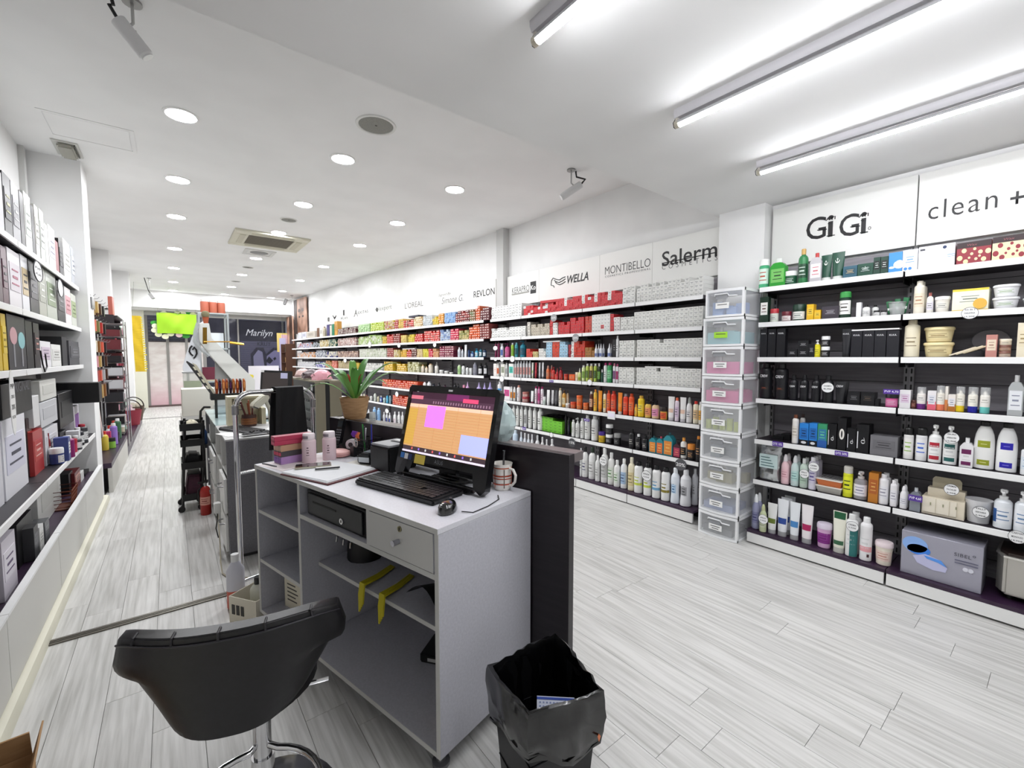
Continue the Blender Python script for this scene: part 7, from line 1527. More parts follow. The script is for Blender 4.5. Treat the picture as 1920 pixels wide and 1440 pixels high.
price_tag(LU, 63, 79, 491, 527, 'large oval white card on the left second shelf', ['PVP', '45,90'], back=-.01); price_tag(LU, 108, 118, 525, 556, 'small oval white card on the left second shelf', None, back=-.01)
lrow(1.295, '''
box -22 -2 580 d8b82a - - d=.2 | yellow box at the picture edge
box 0 9 588 e0bf2e - e8cc4a d=.2 i=a08a2a | narrow yellow box
box 11 45 592 2c2a30 - - d=.2 | dark box with two hair brush pictures
box 46 59 602 19181c - - d=.2 | black box beside the brush box
box 61 72 606 2a2426 - 3a3032 d=.2 i=c08a80 | dark brown box with vertical lettering
box 74 94 640 efedf0 - d9c9d8 d=.2 i=8a7a90 | white box with lilac picture
box 95 113 646 eeeeea - e2e2de d=.2 i=9a9a96 | low white box with round picture
box 115 124 632 2a2a2c - - d=.2 | slim dark box on the third shelf
box 128 149 640 46464a - 505054 d=.2 i=8a8a8e | dark grey carton near the pillar
''', LT[2])
o = find('dark box with two hair brush'); disc_on(o, -.2, .62, .2, .16, 'c89aa0', 'brush_picture'); disc_on(o, .25, .55, .2, .16, '8ac0c4', 'brush_picture'); rect_on(o, -.24, -.16, .05, .5, '8a8a90', 'brush_stem'); rect_on(o, .21, .29, .05, .45, '8a8a90', 'brush_stem')
tag(ob('white_tin', B().lathe([(.05, 0), (.052, .01), (.052, .08), (.045, .09)], 18), mat('c9c6be', .4), loc=LU.w(LU.sx(97, 620, .1), .1, 1.385)), 'pale round tin on top of the low white box', 'tin')
tag(ob('lanyard', B().tube([LU.w(LU.sx(75, 660, -.01), -.012, 1.40), LU.w(LU.sx(78, 680, -.01), -.014, 1.32), LU.w(LU.sx(82, 690, -.01), -.014, 1.272), LU.w(LU.sx(86, 680, -.01), -.014, 1.30), LU.w(LU.sx(84, 665, -.01), -.012, 1.38)], .004, 6), BLACK), 'black cord loop hanging from the third left shelf', 'cord')
# tall stacks between the third and fourth shelves
lrow(.67, '''
box -30 -2 790 e0e0e6 - - d=.24 | white lower box at the picture edge
box 0 46 782 ececf2 - dcdcec d=.2 i=4a4a58 | white box with small black tool picture
box 48 58 784 3a2a2c - b04a3c d=.2 b=.02 i=d88a4a | dark box with orange bottle picture
box 60 79 806 b03030 - c04a44 d=.10 i=e0b0a8 | low red booklet box
box 82 108 800 dcdce0 - d0d0d4 d=.14 i=8a8a8e | pale low box beside the red one
box 112 124 808 26262a - - d=.14 | low dark box near the shelf end
''', LT[3])
def lstack(x0, x1, ytop, yb, c, label, d=.22, b=.02, lab=None, txt=None):
    px = (x0+x1)/2; xa, xb = LU.sx(x0, ytop, b), LU.sx(x1, ytop, b); zt = at(px, ytop, pl=LU.plane(b)).z; w = xb-xa; zb = yb if yb < 2 else at(px, yb, pl=LU.plane(b)).z
    t = thing('appliance_box', label, 'box', LU.w((xa+xb)/2, b, zb), LU.rz); ob('carton', bx((-w/2, 0, 0), (w/2, d, zt-zb)), mat(c, .4), t, bevel=.002, seg=1)
    if lab: ob('front_print', bx((-w*.36, -.002, (zt-zb)*.3), (w*.36, 0, (zt-zb)*.75)), mat(lab, .45), t)
    if txt: text(txt, t, (w*.1, -.0025, (zt-zb)*.86), w*.6, mat('6a6a70'), bold=.0)
    return t
lstack(0, 58, 717, 779, '131315', 'large black appliance box with wide lettering on the stack', txt='ORIGINAL'); lstack(74, 104, 712, 749, 'dcdcd6', 'upper pale carton with curved line print', lab='d0d0ca')
lstack(74, 106, 751, 797, 'c9cace', 'lower pale grey carton with curved line print', lab='bfc0c4'); lstack(60, 72, 742, 802, 'dedede', 'narrow white carton in the left stack')
lstack(109, 135, 735, 800, '17171a', 'black tall carton in the left stack', lab='1f1f22'); lstack(138, 147, 760, .671, 'e6e2e8', 'white carton with purple panel at the stack end', lab='8a4aa8'); q0, q1 = at(152, 757, Y=5.0), at(183, 718, Y=5.0); tag(ob('black_case', bx((-.80, 5.06, q0.z), (q1.x, 5.26, q1.z)), mat('0d0d0f', .4), bevel=.003), 'square black box sticking out at the end of the left unit', 'box')
t = thing('price_tag', 'tall white leaf-shaped price card on the black appliance box', 'price tag', at(24, 755, pl=LU.plane(-.01)), LU.rz); q = B().slab([(.045*sin(k*pi/8)*(1 if k <= 8 else 1), .16*cos(k*pi/8)) for k in range(16)], -.001, .0015); ob('card', q, mat('f4f4f2', .4), t)
for k, s_ in enumerate(('PVP', 'ZERO', '20%', '95,70€')): text(s_, t, (0, -.002, .08-.05*k), .055, ink, bold=.01)
shelf_row(LU, .67, (0, 0), 1, '''
bot 86 94 812 8a2a30 8a1f28 e6d8d0 b=-.01 | small white bottle with red cone cap
tall 96 108 800 d2d8dc 3a3a3e b9c4cc b=.06 | clear bottle behind the low boxes
tall 118 128 785 2a3a8a 1a2a6a 3a4a9a b=.06 | blue can near the shelf end
tall 129 140 790 2c6a74 1f4a52 3a7a84 b=.04 | teal bottle at the shelf end
''', LT[3])
lrow(.32, '''
box -40 -2 1010 17171a - - d=.13 b=-.03 | black box at the picture edge of the deck
box 0 28 1005 d6d0da - e0dce4 d=.14 b=-.05 i=5a4a6a | pale lilac small appliance box
box 29 60 970 141416 - - d=.13 b=-.02 | black box with blue bottle picture
box 62 71 985 3a3a3c - 5a5a5e d=.06 b=-.06 | grey slim box on the deck
box 73 81 985 d8d8d6 - c9c9c4 d=.06 b=-.06 | white slim box on the deck
box 83 92 975 5a5c5e - 707274 d=.06 b=-.06 | grey cube with green button picture
box 128 136 885 17171a - - d=.13 b=.0 | black tall box on the deck
box 139 150 882 6a1f24 - c08a80 d=.18 b=-.02 | dark red slim box on the deck
box 151 157 884 e6e6e4 - - d=.16 b=-.02 | slim white box on the deck
box 159 172 880 101012 - - d=.18 b=-.02 | last black box on the deck
''', LT[4])
lstack(66, 112, 884, .3208, 'd3d3cf', 'large pale carton standing under the fourth left shelf', d=.20, b=.03, lab='c9c9c4')
lstack(130, 164, 862, .3208, '232326', 'black wide carton on the deck stack end', b=.16, d=.1)
t = thing('wire_basket', 'brown plastic basket on the left deck', 'basket', LU.w(LU.sx(118, 930, 0), -.0, .321), LU.rz); q = B()
for k in range(5): s_ = 1+.05*k; q.tube([(-.10*s_, -.05*s_, .02+k*.028), (.10*s_, -.05*s_, .02+k*.028), (.10*s_, .07*s_, .02+k*.028), (-.10*s_, .07*s_, .02+k*.028)], .004, 5, closed=True)
for k in range(10):
    for sy in (-1, 1): q.tube([(-.10+.022*k, .01+sy*.06, 0.005), ((-.10+.022*k)*1.2, .012+sy*.072, .135)], .003, 4)
ob('lattice', q, mat('6a3018', .5), t); ob('floor_plate', bx((-.10, -.05, 0), (.10, .07, .006)), mat('5a2814', .5), t)
# wall conduit and small fittings on the left
struct('trim_3', bx((-.92, 5.40, 2.05), (-.885, 5.47, ZC)), mat('d9d9d6'), label='white cable duct in the corner of the left pillar')
tag(ob('wall_notice', bx((-.001, -.04, -.05), (.004, .04, .05)), mat('f0f0ee'), loc=(-.559, 5.66, 1.99)), 'white notice taped on the left pillar', 'notice'); tag(ob('metal_plate', bx((0, -.09, -.05), (.012, .09, .05)), mat('8a8a8a', .3, .8), loc=(-.5595, 5.72, 1.87)), 'small engraved metal plate on the left pillar', 'plate')

# ------------------------------------------------------------------ accessory wall beyond the left pillar
t = thing('pegboard', 'white slatwall panel with hooks beyond the left pillar', 'pegboard', (-.86, 0, 0)); ob('panel', bx((-.02, 5.9, .45), (0, 7.9, 2.1)), mat('e6e6e4', .5), t)
for k in range(14): ob('slat_groove', bx((-.001, 5.9, .55+k*.11), (.002, 7.9, .565+k*.11)), mat('9a9a98', .5), t)
ob('upright', bx((0, 5.87, .30), (.05, 5.90, 2.12)), upr_m, t); ob('deck', bx((0, 5.9, .25), (.36, 7.9, .30)), purple_m, t); ob('deck_front', bx((.33, 5.9, .0), (.362, 7.9, .249)), mat('cfcdc6', .5), t)
random.seed(41)
PK = [('amber', '8a5a2a'), ('brown', '4a2a1a'), ('gold', 'c0a060'), ('dark', '1f1c1e'), ('cream', 'd9cfb8'), ('red', 'b02a2a'), ('coral', 'd8604a'), ('silver', 'b9b9bc'), ('olive', '7a7a4a'), ('pink', 'd890a0')]
hook_rows = [(2.0, ['dark', 'brown', 'amber', 'gold', 'brown', 'dark']), (1.78, ['dark', 'cream', 'coral', 'olive', 'red', 'dark']), (1.55, ['amber', 'gold', 'cream', 'amber', 'coral', 'dark']), (1.38, ['dark', 'dark', 'pink', 'gold', 'dark', 'brown']), (1.22, ['red', 'red', 'red', 'coral', 'silver', 'brown']), (1.05, ['cream', 'brown', 'cream', 'gold', 'amber', 'dark'])]
cd = dict(PK)
hn = 0
for r, (z, cs) in enumerate(hook_rows):
    for c, cn in enumerate(cs):
        y = 6.02+c*.30+.02*(r % 2); x = -.86
        t = thing('hook_pack', f'{cn} brush pack on hook {ORD[c]} of the {ORD[r]} pegboard row', 'pack', (x, y, z), group='brush packs hanging on the pegboard'); hn += 1
        ob('hook', B().tube([(.006, 0, 0), (.26, 0, .0), (.275, 0, .02)], .003, 5), STEEL, t)
        hh = .13 if r < 5 else .16
        for j in range(3): ob('pack', bx((.10+.055*j, -.045, -hh), (.125+.055*j, .045, -.006)), mat(cd[cn] if j % 2 == 0 else cd[random.choice(cs)], .35), t)
for k, c in enumerate(('4a2a4a', '5a3030', 'a86a3a', '7a6a52', '2c2424', 'e0c9c4')):
    t = thing('extension_strip', f'{("plum", "wine", "copper", "taupe", "black", "blush")[k]} hair extension strip hanging below the pegboard hooks', 'hair extension', (-.66, 6.06+k*.11, .86), group='hair extension strips'); ob('clip', bx((-.02, -.03, 0), (.02, .03, .02)), mat('d9d9d6'), t); q = B(); q.slab([(-.02, 0), (.02, 0), (.045, -.38), (-.02, -.38)], -.028, .028); ob('hair', q, grain_mat('hair_'+c, c, c, .5), t); ob('hook', B().tube([(-.199, 0, .015), (0, 0, .015)], .003, 5), STEEL, t)
for k in range(9):
    p = (-.62+.05*(k % 2), 6.75+.13*k, .3008); product(('bot', 'jar', 'box', 'tall')[k % 4], p, pi/2, .07, .07, (.22, .12, .18, .26)[k % 4], ('d8c04a', '8ac04a', 'c83a6a', '9a7ad0', 'e6e6e6', '2c2c30', 'b9b9c0', '3a6a4a', 'e0a0b0')[k], ('c83a2a', '1c1c1e', '-', 'f0f0f0')[k % 4], '-', f'{ORD[k]} colourful bottle or box from the near end on the accessory deck')
struct('trim_4', bx((-.71, 7.92, 0), (-.50, 11.88, .12)), purple_m, label='low plum plinth along the far left wall')
# wire tower rack
t = thing('wire_rack', 'chrome wire tower rack with wire shelves beyond the pegboard', 'rack', (-.62, 8.3, .1208))
for sx in (-1, 1):
    for sy in (-1, 1): ob('post', B().tube([(sx*.13, sy*.2, 0), (sx*.13, sy*.2, 1.75)], .008, 7), CHROME, t)
for z in (.3, .62, .80, .98, 1.16, 1.34, 1.52, 1.70):
    q = B(); q.tube([(-.13, -.2, z), (.13, -.2, z), (.13, .2, z), (-.13, .2, z)], .006, 6, closed=True)
    for k in range(6): q.tube([(-.13, -.17+.068*k, z), (.13, -.17+.068*k, z)], .003, 5)
    ob('wire_shelf', q, CHROME, t)
random.seed(43)
for r, z in enumerate((.307, .627, .807, .987, 1.167, 1.347, 1.527)):
    for c in range(3):
        cc = random.choice(['17171a', '1f1c20', '3a3438', 'c9c9cc', '6a2a30', '26262a', 'b9a8a0']); tag(ob('wig_box', bx((-.09, -.055, 0), (.10, .055, .09+.05*random.random())), mat(cc, .4), loc=(-.63, 8.18+.12*c, z+.1208), bevel=.003), f'{ORD[c]} accessory box on tier {ORD[r]} of the chrome wire rack', 'box', 'boxes in the wire rack')
# dark shelves farther on
t = thing('dark_shelf_unit', 'dark shelf unit with small goods before the end pillar', 'shelving', (-.92, 9.0, .1208)); 
for z in (.10, .45, .85, 1.10, 1.35, 1.60, 1.85): ob('shelf', bx((0, -.35, z-.02), (.34, 2.0 if False else .72, z)), mat('1a1216', .5), t)
for y in (-.37, .72): ob('side', bx((0, y, 0), (.30, y+.02, 1.86)), mat('2a2226', .5), t)
random.seed(47)
for r, z in enumerate((.1, .45, .85, 1.10, 1.35, 1.60)):
    for c in range(6):
        k_ = random.choice(['box', 'bot', 'jar', 'tall']); product(k_, (-.66+.03*(c % 2), 8.72+.17*c, z+.1216), pi/2, .10, .10, .10+.08*random.random(), random.choice(['eeeeee', 'd8a0b0', '2c2c30', 'c9c0a8', '8a2a3a', '1c1c1e', 'b9d0c0']), random.choice(['1c1c1e', 'f0f0f0', 'c0304a']), '-', f'{ORD[c]} small product on tier {ORD[r]} of the dark shelf unit', 'small goods on the dark shelf unit')
product('box', (-.68, 9.15, 1.9816), pi/2, .26, .05, .30, 'c86a5a', '-', '-', 'salmon red board with tiny mark on the dark shelf unit', name='salmon_board')
# baskets on the floor at the far left
for k, (x, y, c, nm) in enumerate(((-.61, 10.6, '8a2a3a', 'red checked'), (-.60, 11.3, '5a4a3c', 'brown wicker'))):
    t = thing('basket', f'{nm} basket of small goods on the floor at the far left', 'basket', (x, y, .1208)); q = B(); q.lathe([(.001, .002), (.13, 0), (.17, .28), (.175, .28), (.165, .275), (.12, .01), (.001, .008)], 18, caps=False); ob('bowl', q, mat(c, .7), t); ob('handle', B().tube([(.16*cos(a_), 0, .28+.18*sin(a_)) for a_ in [i*pi/12 for i in range(13)]], .01, 7), mat('2a2018'), t)
    random.seed(k); q = B()
    for i in range(12): a_ = random.uniform(0, 6.28); r_ = random.uniform(0, .10); q.box((r_*cos(a_)-.03, r_*sin(a_)-.03, .22), (r_*cos(a_)+.03, r_*sin(a_)+.03, .26+.1*random.random()))
    co = ob('contents', q, mat(('e6d0d4', 'd9d0c0')[k], .6), t); co['kind'] = 'stuff'
# security cameras
def cctv(base, tip0, tip1, label, r=.028, body='e6e6e6', cable=True, nose='e6e6e6'):
    b0, a0, a1 = Vector(base), Vector(tip0), Vector(tip1); t = thing('security_camera', label, 'camera', b0)
    ob('mount_plate', B().cyl((0, 0, -.012), .04, .012, 16), mat('9a9a98', .35, .6), t); m_ = (a0*.75+a1*.25)-b0
    ob('arm', B().tube([(0, 0, -.012), (0, 0, (m_.z+.03)*.9), tuple(m_)], .007, 8), mat('b9b9b8', .3, .7), t)
    ob('body', B().tube([tuple(a0-b0), tuple((a0*.04+a1*.96)-b0), tuple(a1-b0)], [r, r, r*.8], 16), mat(body, .35), t); d = (a1-a0).normalized()
    ob('front_window', B().tube([tuple(a1-b0), tuple(a1-b0+d*.006)], r*.78, 16), mat(nose, .2), t)
    ob('thumb_screw', B().tube([tuple(m_), tuple(m_+Vector((.04, -.01, 0)))], .007, 8), mat('c9c9c6', .3, .6), t)
    if cable: ob('cable', B().tube([tuple(a0-b0), tuple(a0-b0-d*.05+Vector((0, 0, .02))), (( -.07 if a1.x > a0.x else .07), .0, -.05), ((-.08 if a1.x > a0.x else .06), 0, 0)], .008, 7), BLACK, t)
    return t
cctv((-.080, 2.92, ZC), at(222, 38, Y=2.92), at(276, 106, Y=2.92), 'white bullet security camera at the upper left of the picture', .034)
cctv((3.004, 2.95, ZC), at(1089, 346, pl=((3.0, 2.95, 0), (.6, .8, 0))), at(1053, 370, pl=((3.0, 2.95, 0), (.6, .8, 0))), 'white bullet security camera above the middle wall unit', .034)
cctv((at(283, 543, Z=ZC).x+.02, 12.6, ZC), at(281, 550, Y=12.6), at(288, 560, Y=12.6), 'security camera with black lens at the far left ceiling', .04, 'd0d0d0', True, '0c0c0e')
cctv((at(535, 560, Z=ZC).x, 13.6, ZC), at(537, 561, Y=13.6), at(533, 571, Y=13.6), 'security camera with black lens at the far right ceiling', .04, '8a8a8a', False, '0c0c0e')
t = thing('wall_sensor', 'white wall sensor with black dome on the far left pillar', 'sensor', (-.72, 9.74, 1.98)); ob('box', bx((-.12, -.03, 0), (-.03, 0, .16)), mat('f0f0ee'), t, bevel=.008); q = B(); q.lathe([(.03, 0), (.026, .015), (.001, .028)], 12, c=(-.055, -.02, .16), caps=False); ob('dome', q, BLACK, t)
# ------------------------------------------------------------------ shop front at the far end
YF_ = 15.4; fm = mat('b9b9b4', .4, .4); gl = mat('4b4c58', .05, a=.22)
struct('wall_header', bx((-.92, 14.85, 2.66), (3.4, 15.0, ZC)), wall_m); struct('wall_header_rail', bx((-.92, 15.0, 2.60), (3.4, 15.45, 2.66)), mat('dededa', .5))
struct('wall_front_left', bx((-.92, 15.3, 0), (-.50, 15.45, 2.6)), mat('efeedd', .6)); struct('wall_front_right', bx((3.12, 15.2, 0), (3.45, 15.45, 2.6)), mat('8a7a6c', .6))
t = struct('door_1', bx((-.50, 15.36, 2.50), (.80, 15.44, 2.60)), fm, label='shop door with frosted film and grey frame')
for x0, x1 in ((-.50, -.44), (-.06, .0), (.36, .42), (.76, .80)): ob('frame_post', bx((x0, 15.37, 0), (x1, 15.43, 2.50)), mat('8f8d8a', .4, .3), t)
for k, (x0, x1) in enumerate(((-.44, -.06), (0, .36), (.42, .76))): ob('pane', bx((x0, 15.395, .05), (x1, 15.405, 2.50)), gl, t)
film_m = grain_mat('pink_frosted_film', 'd9cfcb', 'e9e4e0', .7, scale=(1, 1, 2), noise=4.)
N_t = film_m.node_tree; tc_ = [n for n in N_t.nodes if n.type == 'TEX_COORD'][0]; sx_ = N_t.nodes.new('ShaderNodeSeparateXYZ'); mr_ = N_t.nodes.new('ShaderNodeMapRange'); mr_.inputs[1].default_value = .1; mr_.inputs[2].default_value = .75; mr_.inputs[3].default_value = .75; mr_.inputs[4].default_value = 0; mx_ = N_t.nodes.new('ShaderNodeMix'); mx_.data_type = 'RGBA'; mx_.inputs[7].default_value = lin('d8a8b4')
N_t.links.new(tc_.outputs['Object'], sx_.inputs[0]); N_t.links.new(sx_.outputs['Z'], mr_.inputs[0]); N_t.links.new(mr_.outputs[0], mx_.inputs[0]); rc_ = [n for n in N_t.nodes if n.type == 'VALTORGB'][0]; N_t.links.new(rc_.outputs[0], mx_.inputs[6]); N_t.links.new(mx_.outputs[2], N_t.nodes['Principled BSDF'].inputs['Base Color'])
for k, (x0, x1) in enumerate(((-.44, -.06), (0, .36), (.42, .76))): ob('frosted_film', bx((x0, 15.385, .05), (x1, 15.392, 1.78)), film_m, t)
ob('bottom_rail', bx((-.50, 15.36, 0), (.80, 15.44, .05)), mat('6a5a58', .4, .4), t); ob('mid_rail', bx((-.50, 15.375, 1.781), (.80, 15.43, 1.81)), mat('3a3436', .4, .3), t)
t = struct('window_1', bx((.80, 15.36, 2.50), (3.12, 15.44, 2.60)), fm, label='wide shop window at the far end of the shop'); ob('pane', bx((.84, 15.395, .5), (3.10, 15.405, 2.50)), gl, t); ob('sill', bx((.80, 15.2, .45), (3.12, 15.44, .50)), mat('c9c9c4'), t); ob('panel_below', bx((.80, 15.36, 0), (3.12, 15.44, .449)), mat('b9b9b6'), t)
for x in (.80, 1.62, 3.08): ob('frame_post', bx((x, 15.37, .5), (x+.04, 15.43, 2.50)), mat('8f8d8a', .4, .3), t)
# the street seen through the glass
street = grain_mat('street_dusk', '3c3a44', '57545f', .8, noise=3.)
struct('wall_street', bx((-2.5, 18.0, -.2), (6.5, 18.1, 4.5)), street); struct('street_floor', bx((-2.5, 15.5, -.22), (6.5, 18.0, -.2)), mat('3a3a3c', .8))
t = thing('shop_fascia', 'dark shop fascia across the street with white script lettering', 'sign', (0, 17.85, 0)); p0_, p1_ = at(446, 640, Y=17.85), at(545, 606, Y=17.85); ob('board', bx((p0_.x, 0, p0_.z), (p1_.x, .05, p1_.z)), mat('26242e', .6), t)
a_ = at(461, 634, Y=17.84); b_ = at(511, 618, Y=17.84); text('Marilyn', t, ((a_.x+b_.x)/2, -.01, (a_.z+b_.z)/2), b_.x-a_.x, mat('f4f4f4', .5, e=.5), shear=.35, h=(b_.z-a_.z)*.9)
for k in range(6): ob('slat', bx((p0_.x, -.004, p1_.z+.03+.05*k), (p1_.x, .02, p1_.z+.06+.05*k)), mat('6a6874', .6), t)
struct('wall_shutter_base', bx((1.2, 17.8, -.2), (3.9, 17.99, .80)), mat('5a5660', .7)); t = thing('roller_shutter', 'roller shutter across the street with violet graffiti', 'shutter', (0, 17.82, 0)); p0_, p1_ = at(452, 700, Y=17.82), at(548, 641, Y=17.82)
for k in range(16): zz = p0_.z+(p1_.z-p0_.z)*k/16; ob('slat', bx((p0_.x, 0, zz), (p1_.x, .03, zz+(p1_.z-p0_.z)/16-.008)), mat('7a768c', .6), t)
def blob(pts, c, dy, nm='graffiti'): return ob(nm, B().slab([(p.x, p.z) for p in (at(x, y, Y=17.8) for x, y in pts)], -.02-dy, -.018-dy), mat(c, .6), t)
blob([(472, 690), (470, 664), (480, 652), (494, 652), (499, 664), (512, 652), (528, 653), (540, 664), (543, 680), (530, 694), (500, 694)], '2c2838', .0); blob([(476, 688), (475, 668), (484, 656), (492, 660), (496, 688)], 'c4bcdc', .01); blob([(500, 690), (500, 668), (514, 657), (527, 657), (538, 668), (538, 680), (526, 690)], 'b9b0d8', .01); blob([(512, 672), (516, 669), (518, 673), (514, 676)], '17141f', .02); blob([(498, 678), (504, 668), (512, 676), (506, 682)], '17141f', .02)
ob('tag_lettering', text_mesh('KRUY', .0), mat('1f1c2c', .6), t, loc=((at(495, 645, Y=17.8)).x, -.04, at(495, 645, Y=17.8).z), scale=(.42, 1, .5))
t = thing('street_window', 'grey barred window across the street behind the door glass', 'window', (0, 17.9, 0)); a_, b_ = at(275, 640, Y=17.9), at(368, 585, Y=17.9); ob('frame', bx((a_.x, .02, a_.z), (b_.x, .06, b_.z)), mat('6a6a70', .6), t)
for k in range(8): ob('bar', bx((a_.x+.05, 0, a_.z+.06+k*.1), (b_.x-.05, .02, a_.z+.085+k*.1)), mat('46464c', .5), t)
# hangings inside the front
t = thing('green_banner', 'lime green cloth banner with paper petals hanging before the door', 'banner', (0, 14.95, 0)); a_, b_ = at(295, 625, Y=14.95), at(371.5, 590, Y=14.95)
ob('cloth', B().grid(lambda u, v: (a_.x+(b_.x-a_.x)*u, .012*sin(7*u+4*v)+.01*sin(15*u-6*v), a_.z+(b_.z-a_.z)*v+.01*sin(5*u)), 24, 12), mat('93c41c', .7), t)
def petal(x, y, rx, ry, c, dy=.05): p = at(x, y, Y=14.95); q = B().slab([(p.x+rx*cos(k*pi/8), p.z+ry*sin(k*pi/8)) for k in range(16)], dy, dy+.012); ob('petal', q, mat(c, .7), t)
for x, y, c in ((291, 611, 'f0f2cc'), (290, 619, 'eef0c9'), (297, 627, 'f0f2cc'), (310, 631, 'eef0c9'), (320, 626, 'f0f2cc'), (307, 587, 'f0f2d4'), (333, 587, 'e6f0c0'), (343, 588, 'f0f2cc'), (336, 628, 'f0d0d0'), (362, 590, 'e6eeb0')): petal(x, y, .075, .065, c)
for x, y in ((290, 605), (352, 588), (349, 630)): petal(x, y, .09, .06, '3a9a3a', .07)
for x in (296, 333, 367): p = at(x, 590, Y=14.95); ob('string', B().tube([(p.x, 0, p.z), (p.x, 0, 2.66)], .004, 5), mat('b9b9a8'), t)
t = thing('yellow_banner', 'long yellow crepe banner hanging at the far left', 'banner', (0, 13.4, 0)); p0_, p1_ = at(247, 697, Y=13.4), at(254, 592, Y=13.4); q = B(); q.grid(lambda u, v: (p1_.x-.08+.17*u+.10*(1-v)*.3, .01*sin(20*v+5*u), p0_.z+(p1_.z-p0_.z)*v), 4, 30); ob('crepe', q, grain_mat('yellow_crepe', 'cfa81c', 'e0c22e', .8, scale=(1, 1, 20), noise=5.), t)
random.seed(3); fr_ = B()
for k in range(24): z = p0_.z+(p1_.z-p0_.z)*k/24; x = p1_.x+.08+.03*(1-k/24); fr_.box((x, -.005, z), (x+.03+.06*random.random()*(1-k/24), .0, z+.03))
fo_ = ob('fringe', fr_, mat('e6cf3a', .8), t); fo_['kind'] = 'stuff'; ob('string', B().tube([(p1_.x-.06, 0, p1_.z), (p1_.x, 0, ZC)], .003, 5), mat('8a8a80'), t)
t = thing('window_poster', 'yellow and pink poster hanging in the shop window', 'poster', (0, 15.1, 0)); a_, b_ = at(520, 660, Y=15.1), at(543, 625, Y=15.1); ob('sheet', bx((a_.x, 0, a_.z), (b_.x, .01, b_.z)), mat('e6cf7a', .6), t); ob('pink_panel', bx((a_.x+.12, -.003, a_.z+.15), (b_.x-.02, 0, b_.z-.05)), mat('e0bcc8', .6), t); ob('red_dot', B().slab([(a_.x+.12+.05*cos(k), a_.z+.33+.05*sin(k)) for k in range(6)], -.005, -.002), mat('b03a3a'), t); ob('cord', B().tube([((a_.x+b_.x)/2, 0, b_.z), ((a_.x+b_.x)/2, 0, 2.6)], .003, 5), mat('8a8a80'), t)
tag(ob('price_banner', bx((-.09, -.005, 0), (.09, .005, 1.0)), mat('c4c0e0', .6), loc=(at(531, 680, Y=15.0).x, 15.0, .95)), 'tall pale violet strip poster in the shop window', 'poster'); ob('cord', B().tube([(0, 0, 1.0), (0, 0, 1.66)], .003, 5), mat('8a8a80'), COL.objects[-1])
# face posters on the far right corner: plain warm tone panels
pm_ = grain_mat('skin_tone_print', '6a4634', 'c9a08a', .5, noise=2.2, detail=1.5)
t = thing('photo_panel', 'large warm-toned portrait photo panel at the end of the far wall', 'poster', FU.w(-8.65, .26, 2.05), FU.rz); ob('print', bx((-.75, -.02, 0), (.42, .0, 1.0)), pm_, t); ob('dark_hair', bx((-.75, -.024, 0), (-.45, -.0205, 1.0)), mat('33241e', .5), t)
for k in range(2): ob('brow', B().slab([(-.25+.32*k+.11*cos(i*pi/6), .66+.05*sin(i*pi/6)) for i in range(12)], -.024, -.0205), mat('4a3024', .5), t); ob('eye', B().slab([(-.23+.32*k+.07*cos(i*pi/6), .48+.03*sin(i*pi/6)) for i in range(12)], -.024, -.0205), mat('2c2220', .5), t)
t = thing('photo_panel', 'second warm brown portrait photo panel below the first', 'poster', FU.w(-9.65, .24, 1.0), FU.rz); ob('print', bx((-.5, -.02, 0), (.2, 0, 1.6)), pm_, t); ob('dark_hair', bx((-.2, -.024, .6), (.1, -.0205, 1.6)), mat('3a2820', .5), t)
t = thing('wooden_stand', 'brown tiered stand with bottles at the far end of the wall unit', 'stand', FU.w(-9.35, .02, 0), FU.rz)
for z in (.5, .9, 1.2, 1.5): ob('tier', bx((-.22, -.12, z), (.22, .15, z+.02)), mat('4a3024', .5), t)
for sx in (-1, 1): ob('side', bx((sx*.235-.01, -.12, 0), (sx*.235+.01, .15, 1.75)), mat('5a3c2c', .5), t)
random.seed(5)
for r, z in enumerate((.5205, .9205, 1.2205, 1.5205)):
    for c in range(4): product('bot', FU.w(-9.50+.10*c, .02, z+.0005), FU.rz, .07, .07, .18, random.choice(['c9a06a', '6a4a3a', 'e6dcc0', '3a4a3a']), random.choice(['1c1c1e', 'e6e6e6', '8a6a3a']), '-', f'{ORD[c]} bottle from left on tier {ORD[r]} of the brown stand', 'bottles on the brown stand')

# ------------------------------------------------------------------ goods on the far wall unit: blocks of small colour boxes
FW = ['top', 'second', 'third', 'fourth', 'fifth', 'sixth']
_fwseen = {}
def far_block(s, x0, x1, rows_, c, nm, w=.045, h=.033, mix=None, extra=.25):
    xa, xb = FU.sx(x0, 670, .03), FU.sx(x1, 670, .03); n = max(1, int(round(abs(xb-xa)/w))); w_ = (xb-xa)/n; j = B(); random.seed(int(x0*7)+s); cols = [c]+(mix or []); z = SH_F[s]
    for r in range(rows_):
        for k in range(n):
            if r == rows_-1 and random.random() < extra: continue
            m = 0 if not mix or random.random() < .6 else random.randint(1, len(mix)); yo = .03+random.uniform(-.006, .006); x = xa+k*w_
            j.box((x+.001, yo, z+r*h+.0008), (x+w_-.001, yo+.16, z+(r+1)*h-.0008), m); j.box((x+w_*.2, yo-.0008, z+r*h+h*.42), (x+w_*.8, yo, z+r*h+h*.65), len(cols))
    lab = f'block of {nm} hair colour boxes on the {FW[s]} shelf of the far wall unit'; _fwseen[lab] = _fwseen.get(lab, 0)+1
    if _fwseen[lab] > 1: lab = f'block {ORD[_fwseen[lab]-1]} of {nm} hair colour boxes on the {FW[s]} far shelf'
    o = ob('hair_colour_boxes', j, [mat(q, .45) for q in cols]+[mat('f2ece4', .5) if sum(lin(c)[:3]) < 1.2 else mat('8a8478', .5)]); o.location = FU.o; o.rotation_euler = (0, 0, FU.rz); tag(o, lab, 'boxes', kind='stuff')
